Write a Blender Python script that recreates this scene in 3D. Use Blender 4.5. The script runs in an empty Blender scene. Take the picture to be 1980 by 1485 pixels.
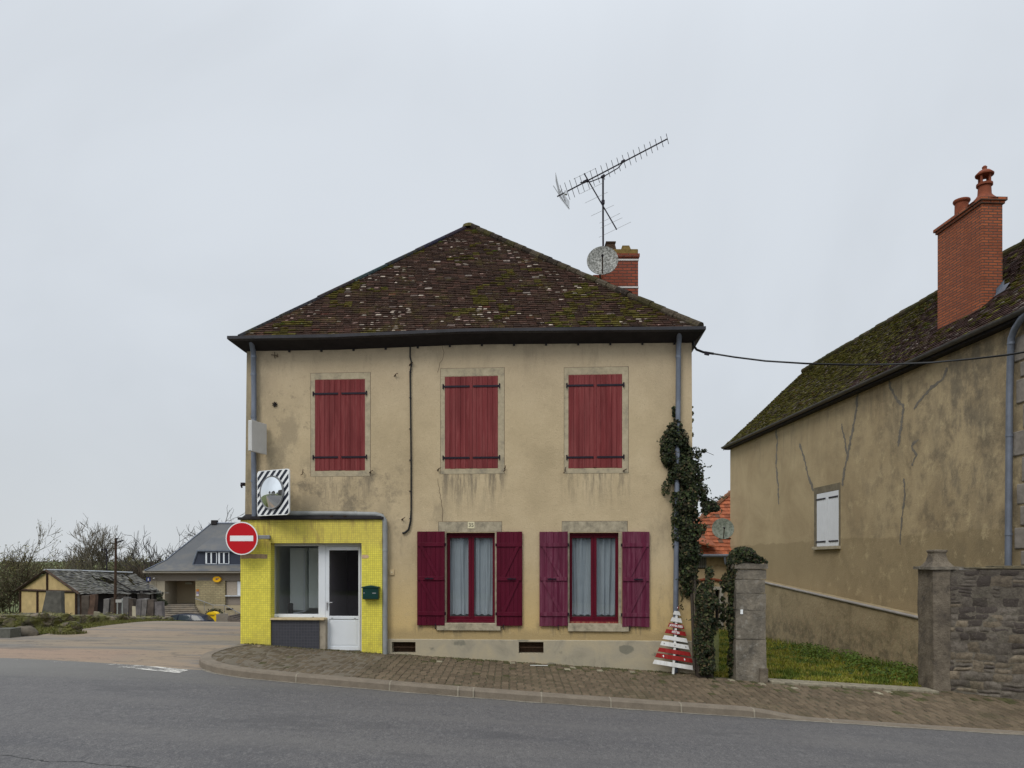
import bpy, bmesh, math, random
from mathutils import Vector, Matrix, noise
R = math.radians
scene = bpy.context.scene
COL = scene.collection
E = 2.2            # eye height of the camera above the zero level
FX = 1480.0        # focal length in photograph pixels
CX, HY = 990.0, 1088.0
rnd = random.Random(7)

def P(px, py, Y):
    return Vector(((px-CX)/FX*Y, Y, E+(HY-py)/FX*Y))

# ------------------------------------------------------------------ mesh collector
class MB:
    def __init__(s): s.v = []; s.f = []; s.c = []
    def face(s, pts, col=None):
        n = len(s.v); s.v.extend([tuple(p) for p in pts]); s.f.append(tuple(range(n, n+len(pts)))); s.c.append(col)
    def mesh(s, vs, fs, col=None):
        n = len(s.v); s.v.extend([tuple(p) for p in vs])
        for f in fs: s.f.append(tuple(i+n for i in f)); s.c.append(col)
    def hexa(s, b, t, col=None):
        """b, t: 4 points each, counter-clockwise seen from above"""
        s.mesh(list(b)+list(t), [(3,2,1,0),(4,5,6,7),(0,1,5,4),(1,2,6,5),(2,3,7,6),(3,0,4,7)], col)
    def box(s, c, size, M=None, col=None):
        x, y, z = size[0]/2, size[1]/2, size[2]/2
        pts = [Vector(p) for p in [(-x,-y,-z),(x,-y,-z),(x,y,-z),(-x,y,-z),(-x,-y,z),(x,-y,z),(x,y,z),(-x,y,z)]]
        if M is not None: pts = [M @ p for p in pts]
        c = Vector(c); pts = [p+c for p in pts]
        s.hexa(pts[:4], pts[4:], col)
    def tube(s, pts, r, n=8, cap=True, col=None):
        pts = [Vector(p) for p in pts]
        rs = r if isinstance(r, (list, tuple)) else [r]*len(pts)
        base = len(s.v); prev = None
        for i, p in enumerate(pts):
            if i == 0: t = pts[1]-pts[0]
            elif i == len(pts)-1: t = pts[-1]-pts[-2]
            else: t = (pts[i+1]-pts[i]).normalized()+(pts[i]-pts[i-1]).normalized()
            if t.length < 1e-9: t = Vector((0,0,1))
            t.normalize()
            if prev is None:
                a = Vector((0,0,1)) if abs(t.z) < .9 else Vector((1,0,0))
                prev = t.cross(a).normalized()
            else:
                prev = (prev - t*prev.dot(t))
                if prev.length < 1e-6: prev = t.orthogonal()
                prev.normalize()
            b = t.cross(prev)
            for k in range(n):
                an = 2*math.pi*k/n
                s.v.append(tuple(p+(prev*math.cos(an)+b*math.sin(an))*rs[i]))
        for i in range(len(pts)-1):
            for k in range(n):
                k2 = (k+1) % n
                s.f.append((base+i*n+k, base+i*n+k2, base+(i+1)*n+k2, base+(i+1)*n+k)); s.c.append(col)
        if cap and n > 2:
            s.f.append(tuple(base+k for k in reversed(range(n)))); s.c.append(col)
            m = base+(len(pts)-1)*n
            s.f.append(tuple(m+k for k in range(n))); s.c.append(col)
    def lathe(s, prof, c, n=16, M=None, col=None, cap=True):
        """prof: (radius, height) pairs"""
        c = Vector(c); base = len(s.v)
        for r, z in prof:
            for k in range(n):
                a = 2*math.pi*k/n
                p = Vector((r*math.cos(a), r*math.sin(a), z))
                if M is not None: p = M @ p
                s.v.append(tuple(p+c))
        for i in range(len(prof)-1):
            for k in range(n):
                k2 = (k+1) % n
                s.f.append((base+i*n+k, base+i*n+k2, base+(i+1)*n+k2, base+(i+1)*n+k)); s.c.append(col)
        if cap:
            s.f.append(tuple(base+k for k in reversed(range(n)))); s.c.append(col)
            m = base+(len(prof)-1)*n
            s.f.append(tuple(m+k for k in range(n))); s.c.append(col)
    def prism(s, front, off, col=None):
        """front: polygon of 3-D points, extruded by off"""
        front = [Vector(p) for p in front]; off = Vector(off); n = len(front)
        vs = front+[p+off for p in front]
        fs = [tuple(range(n)), tuple(reversed(range(n, 2*n)))]
        fs += [(i, i+n, (i+1) % n+n, (i+1) % n) for i in range(n)]
        s.mesh(vs, fs, col)
    def build(s, name, m, parent=None, smooth=False, bevel=0, fix=True, angle=40):
        org = parent_world(parent) if parent else Vector((0,0,0))
        me = bpy.data.meshes.new(name)
        me.from_pydata([tuple(Vector(v)-org) for v in s.v], [], s.f)
        if any(c is not None for c in s.c):
            at = me.color_attributes.new('Col', 'FLOAT_COLOR', 'CORNER')
            buf = []
            for poly, c in zip(me.polygons, s.c):
                c = c or (.5,.5,.5)
                buf.extend([c[0], c[1], c[2], 1.0]*poly.loop_total)
            at.data.foreach_set('color', buf)
        if fix and len(me.polygons) < 20000:
            bm = bmesh.new(); bm.from_mesh(me)
            bmesh.ops.recalc_face_normals(bm, faces=bm.faces)
            bm.to_mesh(me); bm.free()
        if smooth:
            me.polygons.foreach_set('use_smooth', [True]*len(me.polygons))
            try: me.set_sharp_from_angle(angle=R(angle))
            except Exception: pass
        me.materials.append(m)
        o = bpy.data.objects.new(name, me); COL.objects.link(o)
        if parent: o.parent = parent
        if bevel:
            b = o.modifiers.new('bevel', 'BEVEL'); b.width = bevel; b.segments = 2; b.limit_method = 'ANGLE'
        return o

def parent_world(o):
    v = Vector((0,0,0))
    while o: v += o.location; o = o.parent
    return v
def tag(o, label=None, cat=None, group=None, kind=None):
    if label: o['label'] = label
    if cat: o['category'] = cat
    if group: o['group'] = group
    if kind: o['kind'] = kind
    return o
def thing(name, loc, label, cat, group=None):
    o = bpy.data.objects.new(name, None); COL.objects.link(o)
    o.location = loc; o.empty_display_size = .2
    return tag(o, label, cat, group)

# ------------------------------------------------------------------ node helper
class NB:
    def __init__(s, name):
        s.m = bpy.data.materials.new(name); s.m.use_nodes = True
        s.t = s.m.node_tree; s.b = s.t.nodes['Principled BSDF']; s.out = s.t.nodes['Material Output']
        s.b.inputs['Roughness'].default_value = .85
        s._pos = None
    def n(s, typ, **kw):
        nd = s.t.nodes.new(typ)
        for k, v in kw.items(): setattr(nd, k, v)
        return nd
    def L(s, a, b): s.t.links.new(a, b)
    def put(s, sock, v):
        if isinstance(v, (int, float)): sock.default_value = v
        elif isinstance(v, (tuple, list)):
            sock.default_value = (tuple(v)+(1.0,)) if (len(v) == 3 and len(sock.default_value) == 4) else v
        else: s.L(v, sock)
    @property
    def pos(s):
        if s._pos is None: s._pos = s.n('ShaderNodeNewGeometry').outputs['Position']
        return s._pos
    def mapv(s, scale=(1,1,1), loc=(0,0,0), rot=(0,0,0), vec=None):
        m = s.n('ShaderNodeMapping'); s.L(vec or s.pos, m.inputs[0])
        m.inputs['Location'].default_value = loc; m.inputs['Rotation'].default_value = rot; m.inputs['Scale'].default_value = scale
        return m.outputs[0]
    def noise(s, scale, detail=4, rough=.6, vec=None, dist=0):
        t = s.n('ShaderNodeTexNoise'); s.L(vec or s.pos, t.inputs['Vector'])
        t.inputs['Scale'].default_value = scale; t.inputs['Detail'].default_value = detail
        t.inputs['Roughness'].default_value = rough; t.inputs['Distortion'].default_value = dist
        return t.outputs['Fac']
    def vor(s, scale, feature='F1', vec=None, out='Distance', rand=1):
        t = s.n('ShaderNodeTexVoronoi', feature=feature); s.L(vec or s.pos, t.inputs['Vector'])
        t.inputs['Scale'].default_value = scale; t.inputs['Randomness'].default_value = rand
        return t.outputs[out]
    def smooth(s, v, a, b, lo=0, hi=1):
        t = s.n('ShaderNodeMapRange', interpolation_type='SMOOTHSTEP'); s.put(t.inputs[0], v)
        t.inputs[1].default_value = a; t.inputs[2].default_value = b; t.inputs[3].default_value = lo; t.inputs[4].default_value = hi
        return t.outputs[0]
    def math(s, op, a, b=0, c=None):
        t = s.n('ShaderNodeMath', operation=op); s.put(t.inputs[0], a); s.put(t.inputs[1], b)
        if c is not None: s.put(t.inputs[2], c)
        return t.outputs[0]
    def mul(s, *a):
        r = a[0]
        for x in a[1:]: r = s.math('MULTIPLY', r, x)
        return r
    def mix(s, f, a, b, mode='MIX'):
        t = s.n('ShaderNodeMix', data_type='RGBA', blend_type=mode)
        s.put(t.inputs[0], f); s.put(t.inputs[6], a); s.put(t.inputs[7], b)
        return t.outputs[2]
    def ramp(s, f, stops):
        t = s.n('ShaderNodeValToRGB'); s.put(t.inputs[0], f); e = t.color_ramp.elements
        while len(e) < len(stops): e.new(.5)
        for el, (p, c) in zip(e, stops): el.position = p; el.color = tuple(c)+(1,) if len(c) == 3 else c
        return t.outputs[0]
    def sep(s, vec=None):
        t = s.n('ShaderNodeSeparateXYZ'); s.L(vec or s.pos, t.inputs[0]); return t.outputs
    def attr(s, name='Col'):
        t = s.n('ShaderNodeAttribute', attribute_name=name); return t.outputs['Color']
    def bump(s, h, strength=.4, dist=.02):
        t = s.n('ShaderNodeBump'); s.put(t.inputs['Height'], h); t.inputs['Strength'].default_value = strength
        t.inputs['Distance'].default_value = dist; s.L(t.outputs[0], s.b.inputs['Normal']); return t
    def col(s, v): s.put(s.b.inputs['Base Color'], v); return s
    def rough(s, v): s.put(s.b.inputs['Roughness'], v); return s
    def rect(s, x, z, x0, x1, z0, z1, sf=.05):
        """soft rectangle mask on two coordinates"""
        return s.mul(s.smooth(x, x0-sf, x0+sf), s.smooth(x, x1-sf, x1+sf, 1, 0), s.smooth(z, z0-sf, z0+sf), s.smooth(z, z1-sf, z1+sf, 1, 0))

def plain(name, c, rough=.6, metal=0, var=.12, sc=6, bump=0, bsc=60):
    m = NB(name); f = m.noise(sc, 5)
    m.col(m.ramp(f, [(.25, [x*(1-var) for x in c]), (.75, [x*(1+var) for x in c])])).rough(rough); m.b.inputs['Specular IOR Level'].default_value = .28
    m.b.inputs['Metallic'].default_value = metal
    if bump: m.bump(m.noise(bsc, 4), bump, .01)
    return m.m

# ------------------------------------------------------------------ frames of reference
ANG = math.atan(.068)
L0 = Vector(((471-CX)/FX*15.6, 15.6, 0))
UD = Vector((math.cos(ANG), -math.sin(ANG), 0)); ND = Vector((-math.sin(ANG), -math.cos(ANG), 0))
def T(u, d, z): return L0+UD*u+ND*d+Vector((0,0,z))
def Hray(px, d):
    r = Vector(((px-CX)/FX, 1, 0)); o = L0+ND*d
    return (o.dot(ND)/r.dot(ND)), r, o
def U(px, d=0):
    t, r, o = Hray(px, d); return (r*t-o).dot(UD)
def Z(px, py, d=0):
    t, r, o = Hray(px, d); return E+(HY-py)/FX*t
MU = Matrix((( UD.x, -ND.x, 0), (UD.y, -ND.y, 0), (0,0,1)))   # local x along the facade, y into it, z up

N0 = Vector(((1950-CX)/FX*15.0, 15.0, 0))
WD = Vector((-.053, 1, 0)).normalized(); WN = Vector((-1, -.053, 0)).normalized()   # along the neighbour's wall (away), out of it (left)
def TN(s, d, z): return N0+WD*s+WN*d+Vector((0,0,z))
def SN(px, py, d=0):
    r = Vector(((px-CX)/FX, 1, 0)); o = N0+WN*d; t = o.dot(WN)/r.dot(WN)
    return (r*t-o).dot(WD), E+(HY-py)/FX*t

# ------------------------------------------------------------------ ground heights (relative to the eye, then + E)
def sst(x, a, b):
    t = min(1, max(0, (x-a)/(b-a))); return t*t*(3-2*t)
def road_z(X):
    if X > -5.4: return -1.79-.0635*(X+5.4)
    t = -(X+5.4); return -1.79+.17*(1-math.exp(-t*.0635/.17))
def side_z(X, Y):
    z = -1.62-.012*max(-4, min(6, X+8))
    if Y > 19:
        q = Y-19; z -= q*q*.01 if q < 5.25 else .2756+.105*(q-5.25)
    return max(z, -5.42) if Y < 80 else -5.42
def wall_z(X): return -1.65-.0565*(X+5.47)
KERB = [(-5.46,15.32),(-5.6,14.7),(-5.62,14.0),(-5.5,13.4),(-5.2,12.87),(-4.75,12.47),(-4.05,12.22),(-2.7,12.06),(-.7,11.82),(2.6,11.67),(5.3,11.64),(7.8,11.62),(12,11.6),(22,11.5)]
def interp(tab, x):
    if x <= tab[0][0]: return tab[0][1]
    for (a, b), (c, d) in zip(tab, tab[1:]):
        if x <= c: return b+(d-b)*(x-a)/(c-a)
    return tab[-1][1]
def kerb_y(X): return interp(KERB[5:], X)
def front_y(X):
    if X < 3.6: return 15.6-.068*(X+5.47)
    return interp([(3.6,14.35),(4.8,14.3),(8.0,14.35),(9.2,13.75),(22,12.5)], X)
def kerb_h(X): return .13-.105*sst(X, 3.5, 4.7)
def walk_z(X, Y):
    ky, wy = kerb_y(X), front_y(X)
    t = (Y-ky)/(wy-ky)
    za = road_z(X)+kerb_h(X)
    return za+(wall_z(X)-za)*t
def far_z(X, Y):
    z = -5.42+5.85*sst(Y, 85, 270)+(noise.noise(Vector((X*.01, Y*.01, 3)))*.9 if Y > 120 else 0)*sst(Y, 120, 260)
    return z
def G(X, Y):
    if Y > 80: return far_z(X, Y)
    left = road_z(X)+(side_z(X, Y)-road_z(X))*sst(Y, 12.4, 15.8)
    right = road_z(X) if Y < 12 else (walk_z(X, min(Y, front_y(X))) if Y < front_y(X) else max(-2.75, wall_z(min(X, 9)) - .02*(Y-14.3)))
    if Y > 30: right = right+(left-right)*sst(Y, 34, 60)
    k = sst(X, -5.3, -4.4) if Y < 16 else sst(X, -5, 3)
    return left+(right-left)*k

# ------------------------------------------------------------------ camera, light, sky
cam_d = bpy.data.cameras.new('camera'); cam = bpy.data.objects.new('camera', cam_d); COL.objects.link(cam)
cam.location = (0,0,E); cam.rotation_euler = (R(90),0,0)
cam_d.sensor_width = 36; cam_d.lens = FX/1980*36; cam_d.shift_y = (HY-742.5)/1980; cam_d.clip_end = 6000; cam_d.clip_start = .1
scene.camera = cam
SUN_DIR = Vector((-.42, -.62, .80)).normalized()
sun_d = bpy.data.lights.new('sun', 'SUN'); sun_d.energy = 1.5; sun_d.angle = R(24); sun_d.color = (1,.95,.87)
sun = bpy.data.objects.new('sun', sun_d); COL.objects.link(sun)
sun.rotation_euler = SUN_DIR.to_track_quat('Z', 'Y').to_euler(); sun.location = (-10,-10,30)
w = bpy.data.worlds.new('World'); scene.world = w; w.use_nodes = True
wt = w.node_tree; bg = wt.nodes['Background']; bg.inputs['Strength'].default_value = .1
sky = wt.nodes.new('ShaderNodeTexSky'); sky.sky_type = 'NISHITA'; sky.sun_disc = False
sky.sun_elevation = math.asin(SUN_DIR.z); sky.sun_rotation = math.atan2(SUN_DIR.x, SUN_DIR.y)
def wn(t, **k):
    n = wt.nodes.new(t)
    for a, b in k.items(): setattr(n, a, b)
    return n
tc = wn('ShaderNodeTexCoord'); sp = wn('ShaderNodeSeparateXYZ'); wt.links.new(tc.outputs['Generated'], sp.inputs[0])
def wmr(src, a, b, c, d):
    n = wn('ShaderNodeMapRange', interpolation_type='SMOOTHSTEP'); wt.links.new(src, n.inputs[0])
    for i, v in zip((1,2,3,4), (a,b,c,d)): n.inputs[i].default_value = v
    return n.outputs[0]
up = wmr(sp.outputs['Z'], .5, 1, 1, 1.9); back = wmr(sp.outputs['Y'], .1, -.9, 1, 1.4)
rp = wn('ShaderNodeValToRGB'); wt.links.new(sp.outputs['Z'], rp.inputs[0])
el = rp.color_ramp.elements
el[0].position = 0; el[0].color = (.655,.690,.718,1); el[1].position = .6; el[1].color = (.670,.715,.772,1)
e2 = el.new(.22); e2.color = (.650,.695,.748,1)
wnz = wn('ShaderNodeTexNoise'); wnz.inputs['Scale'].default_value = 1.9; wnz.inputs['Detail'].default_value = 5; wnz.inputs['Distortion'].default_value = .6; wt.links.new(tc.outputs['Generated'], wnz.inputs['Vector'])
cl = wmr(wnz.outputs['Fac'], .3, .7, .93, 1.055)
m1 = wn('ShaderNodeMath', operation='MULTIPLY'); wt.links.new(up, m1.inputs[0]); wt.links.new(back, m1.inputs[1])
m2 = wn('ShaderNodeMath', operation='MULTIPLY'); wt.links.new(m1.outputs[0], m2.inputs[0]); wt.links.new(cl, m2.inputs[1])
m3 = wn('ShaderNodeMath', operation='MULTIPLY'); wt.links.new(m2.outputs[0], m3.inputs[0]); m3.inputs[1].default_value = 10.0
vs = wn('ShaderNodeVectorMath', operation='SCALE'); wt.links.new(rp.outputs[0], vs.inputs[0]); wt.links.new(m3.outputs[0], vs.inputs['Scale'])
mx = wn('ShaderNodeMix', data_type='RGBA'); mx.inputs[0].default_value = .97
wt.links.new(sky.outputs[0], mx.inputs[6]); wt.links.new(vs.outputs[0], mx.inputs[7]); wt.links.new(mx.outputs[2], bg.inputs['Color'])
scene.view_settings.view_transform = 'Standard'; scene.view_settings.look = 'None'; scene.view_settings.gamma = 1; scene.view_settings.exposure = 0
# ------------------------------------------------------------------ materials
def px2x(px, d=0): return T(U(px, d), d, 0).x
def render_wall():
    m = NB('beige_render'); x, y, z = m.sep()
    big = m.noise(.8, 5, .65); fine = m.noise(45, 3, .7); mid = m.noise(5, 5, .7)
    base = m.ramp(big, [(.3, (.40,.315,.19)), (.5, (.475,.375,.23)), (.72, (.54,.435,.275))])
    base = m.mix(m.smooth(z, 2.6, .6), base, (.54,.39,.17))                              # yellower repaint at the foot
    base = m.mix(m.mul(m.smooth(z, 4.6, 6.8), .5), base, (.43,.345,.25))
    base = m.mix(m.smooth(fine, .55, .75, 0, .45), base, (.20,.165,.11))
    base = m.mix(m.smooth(mid, .55, .8, 0, .4), base, (.33,.26,.165))
    streak = m.noise(1, 5, .7, m.mapv((7,7,.9))); streak2 = m.noise(1, 5, .75, m.mapv((2.4,2.4,.8), (3,1,2)))
    tot = None
    def add(v):
        nonlocal tot
        tot = v if tot is None else m.math('MAXIMUM', tot, v)
    for pxa, pxb, pya, pyb in ((598,722,918,975), (850,975,912,985), (1088,1216,910,965), (800,1010,1205,1238), (1040,1256,1205,1238)):
        zt, zb = Z(pxa, pya), Z(pxa, pyb)
        g = m.smooth(z, zb-.35, zt)
        add(m.mul(m.rect(x, z, px2x(pxa), px2x(pxb), zb-.45, zt, .08), g, m.smooth(streak, .42, .62), .85))
    add(m.mul(m.smooth(x, -4.6, -5.5), m.smooth(streak2, .4, .65), .8))                  # damp corner on the left
    add(m.mul(m.rect(x, z, -5.5, -2.2, 2.75, 4.2, .35), m.smooth(m.noise(2.6, 6, .75), .45, .66), .8))
    add(m.mul(m.rect(x, z, -4.9, -3.9, 4.6, 5.9, .3), m.smooth(m.noise(5, 6, .8), .52, .7), .6))
    add(m.mul(m.rect(x, z, 2.7, 4.1, -.2, 3.2, .25), m.smooth(streak2, .42, .7), .45))
    add(m.mul(m.smooth(z, 6.35, 6.6), m.smooth(m.noise(6, 4), .4, .6), .35))
    wav = m.math('ADD', z, m.math('MULTIPLY', m.noise(6, 4), .15))
    add(m.mul(m.smooth(wav, 1.05, .82), .45))
    add(m.mul(m.rect(x, z, -5.5, -3.0, 2.6, 5.4, .5), m.smooth(m.noise(1.4, 6, .7, m.mapv((1,1,.7), (7,0,3))), .46, .62), .45))
    add(m.mul(m.smooth(z, 5.4, 6.7), m.smooth(m.noise(1, 5, .7, m.mapv((3,3,.5), (8,1,0))), .5, .68), .35))
    add(m.mul(m.rect(x, z, -2.7, -1.2, 2.2, 4.3, .2), m.smooth(m.noise(1, 6, .7, m.mapv((2,2,.8), (1,4,2))), .5, .68), .4))
    base = m.mix(m.mul(tot, .85), base, (.115,.098,.072))
    base = m.mix(m.smooth(m.noise(14, 5, .75), .56, .72, 0, .3), base, (.62,.50,.33))
    base = m.mix(m.mul(m.smooth(z, 3.0, 4.2), m.smooth(x, -5.1, -5.5), .4), base, (.09,.10,.07))
    m.col(base).rough(.95)
    m.bump(m.math('ADD', fine, m.math('MULTIPLY', mid, 1.2)), .55, .012)
    return m.m
def neighbour_wall_mat():
    m = NB('old_ochre_render'); x, y, z = m.sep()
    big = m.noise(.45, 6, .7, None, .6); fine = m.noise(30, 3, .7); mid = m.noise(2.0, 6, .68, None, .2)
    base = m.ramp(big, [(.3, (.30,.225,.125)), (.5, (.38,.295,.17)), (.7, (.45,.355,.21))])
    base = m.mix(m.mul(m.smooth(y, 26, 16), m.smooth(mid, .45, .66), .7), base, (.15,.12,.078))
    base = m.mix(m.mul(m.smooth(y, 23, 16.5), m.smooth(m.noise(.8, 6, .7, m.mapv((1,1,.45), (2,9,4)), .2), .5, .66), .55), base, (.105,.088,.062))
    base = m.mix(m.mul(m.smooth(y, 24, 17), m.smooth(m.noise(1.1, 6, .7, m.mapv((1,1,1), (5,2,7)), .3), .5, .66), .7), base, (.46,.36,.21))
    yy = m.math('ADD', y, m.math('MULTIPLY', m.noise(.9, 4), 3.0))
    base = m.mix(m.mul(m.smooth(yy, 18.2, 17.0), m.smooth(z, 6.8, 4.5), m.smooth(m.noise(1.5, 5), .4, .6), .5), base, (.15,.12,.075))
    zz = m.math('ADD', z, m.math('MULTIPLY', m.noise(1.3, 3), .25))
    base = m.mix(m.mul(m.smooth(zz, 3.02, 2.96), .6), base, (.25,.19,.10))                # older coat below a joint
    base = m.mix(m.mul(m.smooth(zz, 1.4, .5), .6), base, (.17,.14,.085))
    st = m.noise(1, 5, .7, m.mapv((1.5,1.5,.25), (1,2,0)))
    base = m.mix(m.mul(m.smooth(z, 5, 8), m.smooth(st, .5, .7), .5), base, (.19,.155,.10))
    base = m.mix(m.mul(m.smooth(fine, .55, .8), .3), base, (.18,.14,.09))
    base = m.mix(m.mul(m.smooth(m.noise(2.6, 6, .75, m.mapv((1,1,1), (9,9,1))), .52, .68), m.smooth(y, 27, 18), .55), base, (.56,.45,.26))
    dr = m.noise(1, 5, .75, m.mapv((3.2,3.2,.35), (6,2,0))); base = m.mix(m.mul(m.smooth(dr, .52, .70), m.smooth(z, 4.2, 7.5), .6), base, (.15,.13,.095))
    base = m.mix(m.mul(m.smooth(y, 17.8, 16.6), m.smooth(y, 15.2, 16.0), m.smooth(z, 3.0, 4.0), m.smooth(m.noise(1.3, 6, .75, m.mapv((1,1.5,.7),(0,3,3))), .44, .60), .6), base, (.115,.10,.075))
    m.col(base).rough(.95); m.bump(m.math('ADD', fine, mid), .5, .02)
    return m.m
def plinth_mat():
    m = NB('cement_plinth'); f = m.noise(1.6, 6, .6, None, .6)
    c = m.ramp(f, [(.3, (.22,.20,.15)), (.45, (.34,.30,.22)), (.62, (.40,.34,.23)), (.8, (.30,.29,.24))])
    sp = m.vor(1.7, vec=m.mapv((1,1,1.6)))
    c = m.mix(m.mul(m.smooth(m.math('ADD', sp, m.math('MULTIPLY', m.noise(5, 3), .3)), .42, .36), .75), c, (.15,.145,.11))
    z = m.sep()[2]
    m.col(c).rough(.9); m.bump(m.noise(25, 4), .4, .01); return m.m
def stone_trim():
    m = NB('weathered_trim_stone'); f = m.noise(7, 6, .7)
    c = m.ramp(f, [(.3, (.17,.15,.11)), (.5, (.33,.285,.20)), (.7, (.45,.39,.28))])
    m.col(c).rough(.95); m.bump(f, .5, .015); return m.m
def tile_mat(name, wet=False):
    m = NB(name); a = m.attr(); n1 = m.noise(22, 5, .7); n2 = m.noise(2.2, 5, .7)
    m.b.inputs['Specular IOR Level'].default_value = .08
    c = m.mix(m.smooth(n1, .35, .7, 0, .65), a, (.014,.008,.006))
    c = m.mix(m.mul(m.smooth(n2, .5, .68), m.smooth(m.noise(30, 4), .4, .6), .75), c, (.075,.065,.013))
    fl = m.mul(m.smooth(m.noise(1, 3, .8, m.mapv((13,13,26), (3,1,0))), .645, .69), m.smooth(m.noise(1.3, 3), .35, .6, .35, 1))
    c = m.mix(m.mul(fl, .8), c, (.33,.27,.23))
    m.col(c).rough(.9); m.bump(n1, .6, .02); return m.m
def colattr(name, rough=.8, var=.25, sc=12, spec=.3, bump=0):
    m = NB(name); a = m.attr()
    c = m.mix(m.smooth(m.noise(sc, 4), .3, .7, 0, var), a, (.02,.02,.015))
    m.col(c).rough(rough); m.b.inputs['Specular IOR Level'].default_value = spec
    if bump: m.bump(m.noise(40, 4), bump, .01)
    return m.m
def foliage(name, rough=.6, trans=.25):
    m = NB(name); a = m.attr(); m.col(a).rough(rough); m.b.inputs['Specular IOR Level'].default_value = .25
    tr = m.n('ShaderNodeBsdfTranslucent'); m.L(a, tr.inputs[0]); mx = m.n('ShaderNodeMixShader'); mx.inputs[0].default_value = trans
    m.L(m.b.outputs[0], mx.inputs[1]); m.L(tr.outputs[0], mx.inputs[2]); m.L(mx.outputs[0], m.out.inputs['Surface']); return m.m
def paint_wood(name, c, fade, rough=.55, amt=.6):
    m = NB(name); g = m.noise(1, 5, .7, m.mapv((26,26,1.6))); g2 = m.noise(1, 4, .6, m.mapv((5,5,.7), (2,3,1)))
    k = m.mix(m.mul(m.smooth(g, .45, .7), amt), c, fade)
    k = m.mix(m.smooth(g2, .42, .66, 0, .55), k, [x*.6 for x in c])
    k = m.mix(m.mul(m.smooth(m.noise(1, 3, .5, m.mapv((11,11,.05), (4,4,0))), .45, .6), .35), k, fade)
    k = m.mix(m.mul(m.smooth(m.noise(1, 5, .8, m.mapv((45,45,9), (0,7,0))), .64, .70), .5), k, [q*.5+.08 for q in fade])
    m.col(k).rough(rough); m.bump(g, .25, .004); m.b.inputs['Specular IOR Level'].default_value = .15; return m.m
def mosaic(name, c, grout, size, bad=None, rough=.35):
    m = NB(name)
    # facade plane coordinates: rotate so that x runs along the facade
    v = m.mapv((1,1,1), (0,0,0), (0,0,ANG)); x, y, z = m.sep(v)
    cv = m.n('ShaderNodeCombineXYZ')
    xw = m.math('ADD', x, m.math('MULTIPLY', y, .93)); m.L(xw, cv.inputs[0]); m.L(z, cv.inputs[1])
    br = m.n('ShaderNodeTexBrick'); br.offset = 0; m.L(cv.outputs[0], br.inputs['Vector'])
    br.inputs['Scale'].default_value = 1; br.inputs['Brick Width'].default_value = size; br.inputs['Row Height'].default_value = size
    br.inputs['Mortar Size'].default_value = size*.065; br.inputs['Mortar Smooth'].default_value = .2
    br.inputs['Color1'].default_value = tuple(c)+(1,); br.inputs['Color2'].default_value = tuple(k*.84 for k in c)+(1,); br.inputs['Mortar'].default_value = tuple(grout)+(1,)
    col = br.outputs['Color']
    # every 12th joint is the edge of a sheet and a little darker
    sh = m.n('ShaderNodeTexBrick'); sh.offset = 0; m.L(cv.outputs[0], sh.inputs['Vector']); sh.inputs['Scale'].default_value = 1
    sh.inputs['Brick Width'].default_value = size*13; sh.inputs['Row Height'].default_value = size*13; sh.inputs['Mortar Size'].default_value = size*.08
    col = m.mix(m.mul(sh.outputs['Fac'], .45), col, [k*.5 for k in grout])
    d = m.noise(3, 6, .75); col = m.mix(m.smooth(d, .5, .8, 0, .45), col, [k*.55 for k in c])
    if bad:
        zz = m.sep()[2]
        rust = m.mul(m.smooth(zz, 2.25, 2.65), m.smooth(m.noise(1, 5, .75, m.mapv((6,6,.9), (4,0,0))), .48, .66), .65)
        col = m.mix(rust, col, (.22,.13,.04))
        col = m.mix(m.mul(m.smooth(zz, 2.35, 2.7), .35), col, (.45,.32,.10))
        col = m.mix(m.mul(m.smooth(m.noise(70, 2), .72, .76), .8), col, (.10,.07,.03))
        col = m.mix(m.mul(m.smooth(zz, 1.15, .45), m.smooth(m.noise(5, 5, .7), .4, .65), .4), col, (.30,.24,.08))
        col = m.mix(m.mul(m.smooth(m.vor(9, vec=m.mapv((1,1,1),(2,2,2))), .07, .045), m.smooth(m.noise(1.5,3), .5, .6), .8), col, (.33,.26,.15))
        col = m.mix(m.mul(m.smooth(m.noise(1, 5, .7, m.mapv((3,3,.8),(1,1,1))), .5, .7), .30), col, (.42,.33,.05))
    m.col(col).rough(rough); m.bump(m.math('SUBTRACT', 1, br.outputs['Fac']), .5, .003)
    return m.m
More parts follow.
